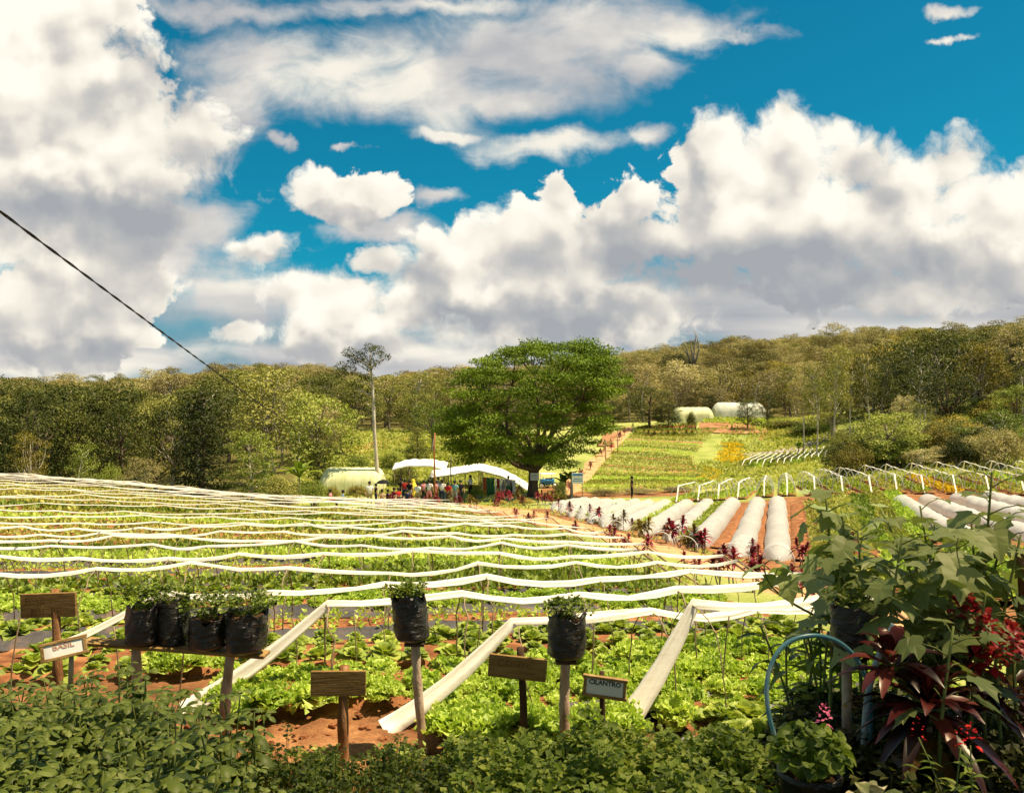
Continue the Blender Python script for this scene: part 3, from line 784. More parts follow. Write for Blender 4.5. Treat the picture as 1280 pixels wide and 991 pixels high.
# ------------------------------------------------------------------ low hoops with the rolled white cover on top
def hoop_mesh(r, seed):
    rg = np.random.default_rng(seed); a = np.linspace(0, np.pi, 15)
    pts = np.stack([-np.cos(a) * 0.5 * (1 + 0.08 * np.sin(a)), rg.normal(0, 0.012, 15), np.sin(a) ** 0.8], -1)
    pts[0, 2] = -0.12; pts[-1, 2] = -0.12
    mb = MB(); mb.tube(pts, r, 5); return mb.mesh('hoop', MAT['hoopwood'], True)
HOOPS = [hoop_mesh(0.0045 * (1 + 0.3 * (s % 3)), s) for s in range(5)]
HOOPS_FAR = [hoop_mesh(0.007, s) for s in range(2)]

def row_covers():
    for i, b in enumerate(ROWS):
        rg = np.random.default_rng(300 + i)
        xl, xr = row_span(i); yb = float(row_y(b, 0))
        far = b > 15
        step = 0.95 if not far else 1.6
        x0 = xl + (0.55 if i == 0 else 0.8 if i == 1 else 0.95 if i == 2 else 1.25) if i in START else xl
        hx = np.arange(x0, xr + 0.1, step); hx[1:] += rg.normal(0, 0.08, len(hx) - 1)
        hh = 0.62 + rg.normal(0, 0.026, len(hx)) + (0.10 if i == 0 else 0)
        if i == 3: hh[:2] -= 0.06
        if far: hh += rg.normal(0, 0.02, len(hx))
        hy = row_y(b, hx); sl = (row_y(b, hx + .05) - row_y(b, hx - .05)) / 0.1
        gz = terr(hx, hy) + 0.04
        label = 'rolled white cloth cover on thin hoops, %s long strip back from the wooden signs' % ORD[i]
        root = thing('row_cover', label, 'row cover', (float(hx[0]), float(hy[0]), float(gz[0])), 0, 'rolled white row covers in the left field')
        ox = np.array([hx[0], hy[0], gz[0]])
        pts, wid = [], []
        if i in START:                                    # the near end comes down to the ground
            sx, sy = xl, float(row_y(b, xl)); p0 = np.array([sx, sy, tz(sx, sy) + 0.0]); p1 = np.array([hx[0], hy[0], gz[0] + hh[0]])
            w0 = 0.068 if i < 3 else 0.055
            for t in np.linspace(0, 0.97, 9):
                pts.append(p0 + (p1 - p0) * t + np.array([0, 0, -0.05 * math.sin(math.pi * t)])); wid.append(w0 * (1.0 - 0.52 * t ** 1.5))
        top = 0.031 if i < 4 else (0.022 if not far else 0.0155)
        for k in range(len(hx)):
            p = np.array([hx[k], hy[k], gz[k] + hh[k] + 0.01]); pts.append(p); wid.append(top * rg.uniform(0.8, 1.15))
            if k < len(hx) - 1:
                q = np.array([hx[k + 1], hy[k + 1], gz[k + 1] + hh[k + 1] + 0.01]); sag = rg.uniform(0.015, 0.06)
                for t in (0.25, 0.5, 0.75):
                    m = p + (q - p) * t; m[2] -= sag * math.sin(math.pi * t); m[1] += rg.normal(0, 0.012); pts.append(m); wid.append(top * rg.uniform(0.85, 1.25))
        # right end: down to a stake in the bank
        ex, ey = float(hx[-1] + 1.15), float(row_y(b, hx[-1] + 1.15)) - 0.15; ez = tz(ex, ey)
        pts, wid = np.array(pts), np.array(wid)
        mb = MB()
        cloth_strip(mb, pts - ox, wid * 1.15, 1300 + i)
        mb.build('rolled_cloth', MAT['cloth'], root, True)
        mb = MB(); e0 = pts[-1] - ox; e1 = np.array([ex, ey, ez - 0.05]) - ox
        mb.tube([e0, e0 * 0.5 + e1 * 0.5 + np.array([0, 0, -0.03]), e1], [0.016, 0.014, 0.014], 5)
        mb.build('tie_stake', MAT['stake'], root, True)
        for k in range(len(hx)):
            if far and k % 2: continue
            if abs(hx[k]) > 0.66 * hy[k] + 0.5: continue
            h = link('hoop', (HOOPS_FAR if far else HOOPS)[rg.integers(2 if far else 5)], root, tuple(np.array([hx[k], hy[k], gz[k]]) - ox))
            h.rotation_euler = (0, 0, math.atan(sl[k]) + math.pi / 2 + rg.normal(0, 0.06)); h.scale = (0.62 if i < 3 else 0.86, 1, hh[k])
row_covers()

# ================================================================== RIGHT: tunnels, hoop rows, far crops
def mat_film():
    m, T, b = material('tunnel_film', 0.35, 0.5)
    tc = T.n.new('ShaderNodeTexCoord')
    n = T.noise(tc.outputs['Object'], 2.2, 5, 0.6)
    c = T.ramp(n, [(0.3, (0.70, 0.73, 0.70)), (0.7, (0.84, 0.86, 0.83))])
    T.l.new(c, b.inputs['Base Color'])
    tr = T.n.new('ShaderNodeBsdfTranslucent'); T.l.new(c, tr.inputs[0])
    tp = T.n.new('ShaderNodeBsdfTransparent')
    m1 = T.n.new('ShaderNodeMixShader'); m1.inputs[0].default_value = 0.45; T.l.new(b.outputs[0], m1.inputs[1]); T.l.new(tr.outputs[0], m1.inputs[2])
    m2 = T.n.new('ShaderNodeMixShader'); m2.inputs[0].default_value = 0.22; T.l.new(m1.outputs[0], m2.inputs[1]); T.l.new(tp.outputs[0], m2.inputs[2])
    T.l.new(m2.outputs[0], T.n['Material Output'].inputs[0])
    bp = T.n.new('ShaderNodeBump'); bp.inputs['Strength'].default_value = 0.6; bp.inputs['Distance'].default_value = 0.03
    T.l.new(T.noise(tc.outputs['Object'], 5, 4, 0.6), bp.inputs['Height']); T.l.new(bp.outputs[0], b.inputs['Normal'])
    return m
MAT['film'] = mat_film()
MAT['pvc'] = mat_noise('pale_pvc_pipe', [(0.3, (0.55, 0.58, 0.58)), (0.7, (0.78, 0.78, 0.74))], 6, 3, 0.45, 0.4)

def pvc_mesh():
    a = np.linspace(0, np.pi, 17); pts = np.stack([-np.cos(a) * 0.5, np.zeros(17), np.sin(a) ** 0.85], -1); pts[0, 2] = pts[-1, 2] = -0.1
    mb = MB(); mb.tube(pts, 0.016, 6); return mb.mesh('hoop', MAT['pvc'], True)
PVC = pvc_mesh()

def low_tunnel(A, B, w, h, label, seed, drape=True, extra_hoops=2, group='covered low tunnels right of the dirt path'):
    rg = np.random.default_rng(seed); A = Vector(A); B = Vector(B)
    d = np.array([B.x - A.x, B.y - A.y]); L = np.linalg.norm(d); d /= L; nn = np.array([-d[1], d[0]])
    root = thing('low_tunnel', label, 'low tunnel', tuple(A), 0, group); o = np.array(A)
    n = int(L / 0.28) + 2; m = 17; a = np.linspace(-0.06, np.pi + 0.06, m)
    t = np.linspace(0, L, n)
    ribs = 0.5 + 0.5 * np.cos(t / 1.25 * 2 * np.pi)
    V = np.zeros((n, m, 3))
    c = np.array([A.x, A.y]) + d * t[:, None]
    wid = w / 2 * (1 + 0.05 * np.sin(t * 1.3 + seed)); cx = -np.cos(a)[None] * wid[:, None] * (1.03 + 0.03 * ribs[:, None])
    V[..., 0] = c[:, :1] + nn[0] * cx; V[..., 1] = c[:, 1:] + nn[1] * cx
    g = terr(c[:, 0], c[:, 1])
    hh = h * (1 + 0.03 * rg.normal(0, 1, n)) * (0.87 + 0.13 * ribs)
    V[..., 2] = g[:, None] + 0.03 + np.maximum(np.sin(a), -0.1)[None] ** 1 * hh[:, None] + rg.normal(0, 0.008, (n, m))
    V[..., 2] = np.where(np.sin(a)[None] > 0.02, g[:, None] + 0.03 + np.abs(np.sin(a)[None]) ** 0.85 * hh[:, None], g[:, None] - 0.02) + rg.normal(0, 0.007, (n, m))
    rows = [V]
    if drape:                                             # gathered tail of film tied down to a peg at the near end
        e = V[0]; peg = np.array([A.x - d[0] * 1.3, A.y - d[1] * 1.3, 0.0]); peg[2] = tz(peg[0], peg[1]) + 0.03
        tail = [e * (1 - q) + (peg + (e - e.mean(0)) * 0.10) * q + np.array([0, 0, -0.06 * math.sin(math.pi * q)]) + rg.normal(0, 0.012, e.shape) for q in (0.98, 0.78, 0.55, 0.3, 0.12)]
        V = np.concatenate([np.array(tail), V])
    mb = MB(); mb.grid(V - o); mb.build('film_cover', MAT['film'], root, True)
    for k in range(int(L / 1.25) + 1 + extra_hoops):
        s = (k - extra_hoops) * 1.25 - (0.15 if k < extra_hoops else 0)
        x, y = A.x + d[0] * s, A.y + d[1] * s
        hp = link('hoop', PVC, root, (x - A.x, y - A.y, tz(x, y) + 0.02 - A.z)); hp.rotation_euler = (0, 0, math.atan2(nn[1], nn[0]))
        hp.scale = (w * (0.98 if s >= 0 else 1.05), 1, h * (0.95 if s >= 0 else 0.95))
        if k > extra_hoops and s < L - 0.5 and k % 2: bpy.data.objects.remove(hp)

NEAR = [(972, 682), (925, 676), (872, 668), (842, 662), (812, 657), (783, 651), (761, 646), (745, 642), (731, 639), (719, 637), (708, 635), (698, 633)]
FAR = [(972, 634), (947, 634), (916, 635), (884, 637), (859, 639), (833, 640), (812, 640), (795, 639), (776, 638), (760, 637), (745, 636), (732, 636)]
ND = [25.0, 26.0, 27.6, 29.6, 31.6, 33.5, 35.3, 37, 39, 41, 43, 45]
FD = [43.5, 44, 44.5, 45, 45.5, 46, 46.5, 47.5, 48.5, 49.5, 50.5, 51.5]
WHERE = ['nearest upright one standing right of the red soil strip', 'second from the right, on bare red soil', 'third from the right, with pointed tail of film', 'fourth from the right, behind a dark bush', 'fifth from the right, behind red leaved plant',
         'sixth from the right, beside the dirt path', 'seventh from the right, beside the dirt path', 'eighth from the right, in the middle of the set', 'fourth from the left end of the set', 'third from the left end of the set', 'second from the left end of the set', 'leftmost of the set, next to the tree']
def tunnels():
    for i in range(12):
        A = at(NEAR[i][0], ND[i]); B = at(FAR[i][0], FD[i])
        low_tunnel(A, B, 0.82, 0.49, 'white film low tunnel, ' + WHERE[i], 40 + i, True, 3 if i < 4 else 2)
    for k, (p0, d0, p1, d1) in enumerate([(1128, 38, 1218, 25), (1160, 38, 1300, 25), (1198, 38.5, 1350, 27), (1236, 39, 1400, 29)]):
        low_tunnel(at(p0, d0), at(p1, d1), 0.80, 0.47, 'white film low tunnel behind the tall leafy plants, %s from the left' % ORD[k], 70 + k, False, 0, 'covered low tunnels behind the tall leafy plants')
tunnels()

def bed_strip(P0, P1, w, h, mat, name='soil_bed'):
    d = np.array([P1[0] - P0[0], P1[1] - P0[1]]); L = np.linalg.norm(d); d /= L; nn = np.array([-d[1], d[0]])
    t = np.linspace(0, L, max(8, int(L / 0.8))); c = np.array([P0[0], P0[1]]) + d * t[:, None]
    off = np.array([-0.55, -0.42, 0, 0.42, 0.55]) * w; hh = np.array([-0.05, 1, 1.1, 1, -0.05]) * h
    X = c[:, :1] + nn[0] * off; Y = c[:, 1:] + nn[1] * off; Z = terr(X, Y) + hh
    mb = MB(); mb.grid(np.stack([X, Y, Z], -1)); o = mb.build(name, mat, smooth=True)
    if o.data.polygons[0].normal.z < 0: o.data.flip_normals()
    return tag(o, kind='structure'), d, nn, L

CROPQ = {}
def crop_on(P0, P1, w, kind, step, r, n, seed, lines=3):
    """collects plants along a bed; all plants of one kind of far crop become one object"""
    rg = np.random.default_rng(seed)
    d = np.array([P1[0] - P0[0], P1[1] - P0[1]]); L = np.linalg.norm(d); d /= L; nn = np.array([-d[1], d[0]])
    for off in np.linspace(-0.3, 0.3, lines) * w:
        s = np.arange(0.2, L, step); s = s + rg.normal(0, step * 0.2, len(s)); s = s[rg.uniform(0, 1, len(s)) > 0.08]
        X = P0[0] + d[0] * s + nn[0] * off; Y = P0[1] + d[1] * s + nn[1] * off
        CROPQ.setdefault((kind, r, n), []).append(np.c_[X, Y])
def flush_crops(name, label, cat):
    rg = np.random.default_rng(5)
    for (kind, r, n), L in CROPQ.items():
        P = np.concatenate(L); Z = terr(P[:, 0], P[:, 1]) + 0.10
        p = np.repeat(np.c_[P, Z], n, 0); k = len(p)
        dd = rand_dirs(k, rg); dd[:, 2] = np.abs(dd[:, 2]) + 0.15
        C = p + dd * r * rg.uniform(0.4, 1.1, k)[:, None]
        V, f = leaf_field(C, dd + rand_dirs(k, rg) * 0.6, np.array([0, 0, 1.0]) + rand_dirs(k, rg) * 0.7, r * 1.1, r * 0.95, 0.25)
        tag(link(name, new_mesh(name, V, f, MAT[kind])), label % {'lettuce': 'bright yellow green', 'leafy': 'mid green', 'olive': 'olive green', 'grassleaf': 'pale grassy', 'goldleaf': 'golden yellow'}[kind], cat, kind='stuff')
    CROPQ.clear()

MAT['goldleaf'] = mat_leaf('golden_flower_leaf', (0.42, 0.28, 0.01, 1), (0.72, 0.50, 0.02, 1), (0.85, 0.66, 0.06, 1), 0.3, 0.6, 0.2, 1.0, 0.2)

def tunnel_field_beds():
    # bare and planted beds between the covered tunnels
    kinds = [None, None, 'leafy', None, 'lettuce', None, 'lettuce', 'leafy', 'lettuce', 'olive', 'lettuce']
    for i in range(11):
        A = (np.array(at(NEAR[i][0], ND[i])) + np.array(at(NEAR[i + 1][0], ND[i + 1]))) / 2; B = (np.array(at(FAR[i][0], FD[i])) + np.array(at(FAR[i + 1][0], FD[i + 1]))) / 2
        bed_strip(A, B, 0.55, 0.06, MAT['soil'])
        if kinds[i]: crop_on(A, B, 0.5, kinds[i], 0.3, 0.14, 9, 500 + i, 2)
    A, B = at(1003, 24), at(996, 42); bed_strip(A, B, 0.6, 0.08, MAT['soil'])
    A, B = at(1040, 23), at(1018, 42); bed_strip(A, B, 1.1, 0.08, MAT['brown_soil'])
    crop_on(A, B, 1.1, 'olive', 0.35, 0.16, 6, 530, 3)
tunnel_field_beds()
def near_right_beds():
    # planted and bare rows between the path and the tall leafy plants
    for i in range(9):
        A, B = at(1075 + 34 * i, 13.5 - 0.45 * i), at(1062 + 27 * i, 36.5 if i < 2 else 30 - 1.2 * i)
        bed_strip(A, B, 0.85, 0.09, MAT['soil'] if i % 3 else MAT['brown_soil'])
        if i % 3 != 1: crop_on(A, B, 0.8, ['olive', 'leafy', 'lettuce', 'leafy'][i % 4], 0.3, 0.15, 9, 560 + i, 3)
near_right_beds()
def dry_beds():
    for i in range(5):
        A, B = at(1050 + 26 * i, 24 + 0.6 * i), at(1030 + 21 * i, 43)
        bed_strip(A, B, 0.8, 0.10, MAT['brown_soil'] if i % 2 else MAT['soil'])
        crop_on(A, B, 0.8, ['olive', 'grassleaf', 'leafy', 'olive', 'lettuce'][i], 0.26, 0.16, 9, 590 + i, 3)
dry_beds()

def open_hoop_rows():
    """rows behind the covered tunnels: white hoops with the cover rolled along the top"""
    k = 0
    # (far column, far distance, near column, near distance, crop)
    rows = [(868, 56, 845, 49.5, 'lettuce'), (892, 56.5, 872, 49.5, 'leafy'), (915, 57, 897, 49.0, 'lettuce'), (937, 57, 922, 48.5, 'lettuce'), (958, 57, 955, 48, 'leafy'), (982, 57, 984, 47.5, 'lettuce'), (1004, 56.5, 1019, 46.5, 'leafy'),
            (1026, 56, 1054, 45.5, 'leafy'), (1050, 55.5, 1090, 45, 'leafy'), (1082, 55, 1122, 44.5, 'olive'), (1108, 55, 1156, 43.5, 'leafy'), (1140, 54.5, 1196, 42.5, 'goldleaf'),
            (1172, 54.5, 1238, 42, 'leafy'), (1206, 54, 1282, 41, 'olive'), (1240, 54, 1322, 40.5, 'lettuce'), (1274, 53.5, 1365, 40, 'leafy')]
    for i, (pf, df, pn, dn, crop) in enumerate(rows):
        A, B = np.array(at(pn, dn)), np.array(at(pf, df)); rg = np.random.default_rng(800 + i)
        bed_strip(A, B, 1.0, 0.08, MAT['soil']); crop_on(A, B, 0.9, crop if crop != 'goldleaf' else 'goldleaf', 0.33, 0.15, 8, 600 + i, 3)
        where = 'seen end on behind the covered tunnels' if i < 7 else 'running towards the tall leafy plants'
        root = thing('row_cover', 'white hoops carrying a rolled white cover, %s of the far right rows, %s' % (ORD[i], where), 'row cover', tuple(A), 0, 'white hoop rows on the far right'); root['label'] = 'white hoops with rolled cover, %s from the left of the far right hoop rows' % ORD[i]
        d = B - A; L = np.linalg.norm(d[:2]); u = d[:2] / L; nn = np.array([-u[1], u[0]])
        n = max(3, int(L / 2.0)); s = np.linspace(0.9, L, n); pts = [A * 1.0]
        H = 0.98
        for q in s:
            x, y = A[0] + u[0] * q, A[1] + u[1] * q; pts.append(np.array([x, y, tz(x, y) + H + 0.05 + rg.normal(0, 0.03)]))
            hp = link('hoop', PVC, root, (x - A[0], y - A[1], tz(x, y) + 0.05 - A[2])); hp.rotation_euler = (0, 0, math.atan2(nn[1], nn[0])); hp.scale = (1.0, 1.0, H)
        e = pts[-1] + np.array([u[0] * 1.0, u[1] * 1.0, -H]); 
        q = [pts[0]]
        for a, b in zip(pts[:-1], pts[1:]): q += [a * 0.5 + b * 0.5 - np.array([0, 0, 0.03]), b]
        mb = MB(); cloth_strip(mb, np.array(q + [e]) - A, np.full(len(q) + 1, 0.042), i); mb.build('rolled_cloth', MAT['cloth'], root, True)
open_hoop_rows()

def striped_beds():
    cr = ['olive', None, 'leafy', 'lettuce', None, 'leafy', 'olive', None, 'leafy', 'lettuce', 'leafy', 'olive', 'leafy']
    for i, c in enumerate(cr):
        t = i / (len(cr) - 1)
        A, B = np.array(at(918 + 104 * t, 93 - 4 * t)), np.array(at(944 + 86 * t, 103.5 + 2 * t))
        bed_strip(A, B, 1.15, 0.15, MAT['brown_soil'] if c is None else MAT['soil'])
        if c: crop_on(A, B, 1.0, c, 0.5, 0.3, 8, 900 + i, 3)
        root = thing('row_cover', 'thin white hoop row on the striped beds below the grey road, %s from the left' % ORD[i], 'row cover', tuple(A), 0, 'white hoop rows on the striped beds')
        q = []
        for s in np.linspace(0, 1, 7):
            p = A + (B - A) * s; q.append(np.array([p[0], p[1], tz(p[0], p[1]) + (0.15 if s == 0 else 0.95)]) - A + np.array([0.75, 0, 0]))
            if s > 0 and int(s * 6 + .5) % 2 == 0:
                hp = link('hoop', PVC, root, (q[-1][0], q[-1][1], q[-1][2] - 0.95)); hp.scale = (1.0, 2.5, 0.95)
        mb = MB(); mb.tube(np.array(q), 0.06, 5); mb.build('rolled_cloth', MAT['cloth'], root, True)
striped_beds()

def far_field_rows():
    n = 36
    for i in range(n):
        t = 0.04 + 0.93 * i / (n - 1)
        l, r_ = between(FF_L, FF_R, t); rg = np.random.default_rng(950 + i)
        kind = ['grassleaf', 'lettuce', 'olive', 'grassleaf', 'olive', None, 'leafy', 'grassleaf', 'lettuce', 'grassleaf'][(i * 7 + i // 3) % 10]
        if i < 3: kind = ['lettuce', 'grassleaf', None][i]
        m = 40; s = np.linspace(0.02, 0.98, m); bow = 1.6 * np.sin(s * np.pi) * math.sin(i * 0.35)
        for a in range(0, m - 1, 13):
            P0 = l + (r_ - l) * s[a]; P1 = l + (r_ - l) * s[min(a + 13, m - 1)]
            P0 = (P0[0], P0[1] + bow[a]); P1 = (P1[0], P1[1] + bow[min(a + 13, m - 1)])
            w = 1.0
            if kind is None or rg.uniform() < 0.22: bed_strip(P0, P1, w, 0.16, MAT['brown_soil'])
            if kind: crop_on(P0, P1, w, kind, 0.42, 0.17, 8, 1000 + i * 5 + a, 3)
    # low crop strips on the brown plots at the top
    for i in range(6):
        l, r_ = between([at(790, 120), at(800, 130)], [at(868, 120), at(868, 132)], i / 5)
        bed_strip(l, r_, 1.2, 0.2, MAT['brown_soil'] if i % 2 else MAT['soil']); 
        if i % 2 == 0: crop_on(l, r_, 1.2, 'leafy', 0.5, 0.3, 6, 1200 + i, 3)
    for i in range(4):
        l, r_ = between([at(880, 133), at(885, 138)], [at(985, 130), at(985, 136)], i / 3); crop_on(l, r_, 1.0, 'grassleaf' if i % 2 else 'lettuce', 0.6, 0.35, 6, 1300 + i, 3)
    # yellow flowering strip
    for i in range(5):
        l, r_ = between([at(898, 100), at(905, 113)], [at(928, 101), at(926, 114)], i / 4); crop_on(l, r_, 2.5, 'goldleaf', 0.5, 0.26, 10, 1400 + i, 3)
    for i in range(3):
        l, r_ = between([at(880, 82), at(884, 90)], [at(892, 84), at(896, 91)], i / 2); crop_on(l, r_, 2.0, 'goldleaf', 0.6, 0.22, 8, 1420 + i, 2)
far_field_rows()
flush_crops('far_crop', '%s crop rows on the far beds right of the big tree', 'crop')

# rough grass over the open ground
def rough_grass():
    rg = np.random.default_rng(77); pts = []
    def scatter(n, px0, px1, d0, d1, cond=None):
        px = rg.uniform(px0, px1, n); D = np.exp(rg.uniform(math.log(d0), math.log(d1), n)); x = (px - CX) / F * D
        k = np.ones(n, bool) if cond is None else cond(px, D, x); pts.append(np.c_[x[k], D[k]])
    scatter(5000, 380, 660, 66, 125)
    scatter(1500, 735, 1030, 62, 118, lambda px, D, x: ((D > 70) & (D < 76)) | ((px > 872) & (D < 92) & (D > 72)) )
    scatter(3500, 960, 1340, 54, 110, lambda px, D, x: px > 1020)
    scatter(500, 960, 1040, 112, 140)
    scatter(900, 872, 1040, 84, 132, lambda px, D, x: (px > 905) | (D < 100))
    scatter(1800, 480, 900, 14, 60, lambda px, D, x: (x > edge_x(D) + 0.1) & (x < edge_x(D) + 1.2))
    scatter(700, 560, 1000, 20, 58, lambda px, D, x: (np.abs(x - np.interp(D, PFY, PFX)) < 0.7))
    P = np.concatenate(pts); Z = terr(P[:, 0], P[:, 1]); nb = 9
    p = np.repeat(np.c_[P, Z], nb, 0); k = len(p)
    sc = np.clip(p[:, 1] / 60, 0.35, 1.6)
    p[:, :2] += rg.normal(0, 0.35, (k, 2)) * sc[:, None]
    p[:, 2] = terr(p[:, 0], p[:, 1])
    T = np.c_[rg.normal(0, 1.0, (k, 2)), rg.uniform(0.15, 0.9, k)]
    V, f = leaf_field(p, T, np.array([0, 0, 1.0]) + rand_dirs(k, rg) * 0.6, 0.36 * sc * rg.uniform(0.5, 1.4, k), 0.17 * sc, 0.2)
    tag(link('rough_grass', new_mesh('rough_grass', V, f, MAT['grassleaf'])), 'rough yellow green grass over the open slopes and banks', 'grass', kind='stuff')
_pf = np.array([(p[0], p[1]) for p in PATH_FAR]); _o = np.argsort(_pf[:, 1]); PFY, PFX = _pf[_o, 1], _pf[_o, 0]
rough_grass()

# ================================================================== TREES
def bark(name, a, b, c=None): return mat_noise(name, [(0.3, a), (0.55, b), (0.75, c or b)], 3.0, 4, 0.85, 0.2, (1, 1, 0.3), 0.6, 8)
MAT['bark_dark'] = bark('dark_bark', (0.045, 0.03, 0.02), (0.15, 0.105, 0.07))
MAT['bark_pale'] = bark('pale_bark', (0.30, 0.24, 0.17), (0.60, 0.53, 0.42), (0.74, 0.68, 0.56))
MAT['bark_grey'] = bark('grey_bark', (0.13, 0.10, 0.07), (0.32, 0.27, 0.20))
MAT['leaf_rain'] = mat_leaf('big_tree_leaf', (0.030, 0.060, 0.004, 1), (0.105, 0.165, 0.009, 1), (0.26, 0.345, 0.022, 1), 0.2, 0.65, 0.2, 0.35, 0.35, 0.3, 0.35)
MAT['leaf_olive'] = mat_leaf('olive_forest_leaf', (0.055, 0.068, 0.012, 1), (0.18, 0.185, 0.035, 1), (0.36, 0.34, 0.085, 1), 0.18, 0.65, 0.2, 0.35, 0.55, 0.28, 0.6)
MAT['leaf_brown'] = mat_leaf('dry_forest_leaf', (0.11, 0.088, 0.032, 1), (0.29, 0.235, 0.09, 1), (0.48, 0.4, 0.18, 1), 0.18, 0.65, 0.2, 0.35, 0.55, 0.28, 0.6)
MAT['leaf_dark'] = mat_leaf('dark_forest_leaf', (0.018, 0.025, 0.004, 1), (0.058, 0.072, 0.011, 1), (0.145, 0.15, 0.028, 1), 0.18, 0.65, 0.2, 0.35, 0.55, 0.28, 0.6)
MAT['leaf_bright'] = mat_leaf('bright_bush_leaf', (0.065, 0.095, 0.012, 1), (0.20, 0.245, 0.032, 1), (0.38, 0.40, 0.08, 1), 0.18, 0.65, 0.2, 0.35, 0.55, 0.28, 0.6)
MAT['leaf_gold'] = mat_leaf('golden_leaf', (0.12, 0.1, 0.014, 1), (0.33, 0.27, 0.045, 1), (0.55, 0.44, 0.1, 1), 0.18, 0.65, 0.2, 0.35, 0.55, 0.28, 0.6)
MAT['leaf_pale'] = mat_leaf('pale_dry_leaf', (0.17, 0.145, 0.05, 1), (0.4, 0.34, 0.14, 1), (0.62, 0.54, 0.28, 1), 0.18, 0.65, 0.2, 0.35, 0.55, 0.28, 0.6)

MAT['leaf_hill'] = mat_leaf('hill_forest_leaf', (0.085, 0.078, 0.024, 1), (0.27, 0.235, 0.08, 1), (0.47, 0.40, 0.17, 1), 0.18, 0.65, 0.2, 0.35, 0.13, 0.55, 0.6)
def limb(p0, p1, rg, bend=0.12, n=6):
    p0, p1 = np.array(p0, float), np.array(p1, float); L = np.linalg.norm(p1 - p0); t = np.linspace(0, 1, n)[:, None]
    m = rg.normal(0, bend * L, 3) * np.array([1, 1, 0.4])
    return p0 + (p1 - p0) * t + m * np.sin(np.pi * t)

def crown_leaves(clumps, dens, leaf, rg, flat=0.0, up=0.6, shell=0.45, wr=0.62):
    """leaves spread through ellipsoid clumps (centre, radii): denser near their outside"""
    Vs, Fs, base = [], [], 0
    for c, r in clumps:
        r = np.array(r, float); n = max(8, int(8.0 * dens * (r[0] * r[1] + r[1] * r[2] + r[0] * r[2]) / 3 / leaf ** 2))
        d = rand_dirs(n, rg); q = rg.uniform(shell ** 3, 1.12, n) ** (1 / 3)
        C = np.array(c) + d * r * q[:, None]
        C += rg.normal(0, 0.10, (n, 3)) * r
        T = d * np.array([1, 1, 0.5]) + rand_dirs(n, rg) * 0.9 + np.array([0, 0, -0.15])
        N = d * 0.75 + np.array([0, 0, up]) + rand_dirs(n, rg) * (0.34 - flat * 0.1)
        L = leaf * rg.uniform(0.65, 1.35, n)
        V, f = leaf_field(C - T * 0.2 * leaf, T, N, L, L * wr, 0.18)
        Vs.append(V); Fs.append(f + base); base += len(V)
    return np.concatenate(Vs), np.concatenate(Fs)

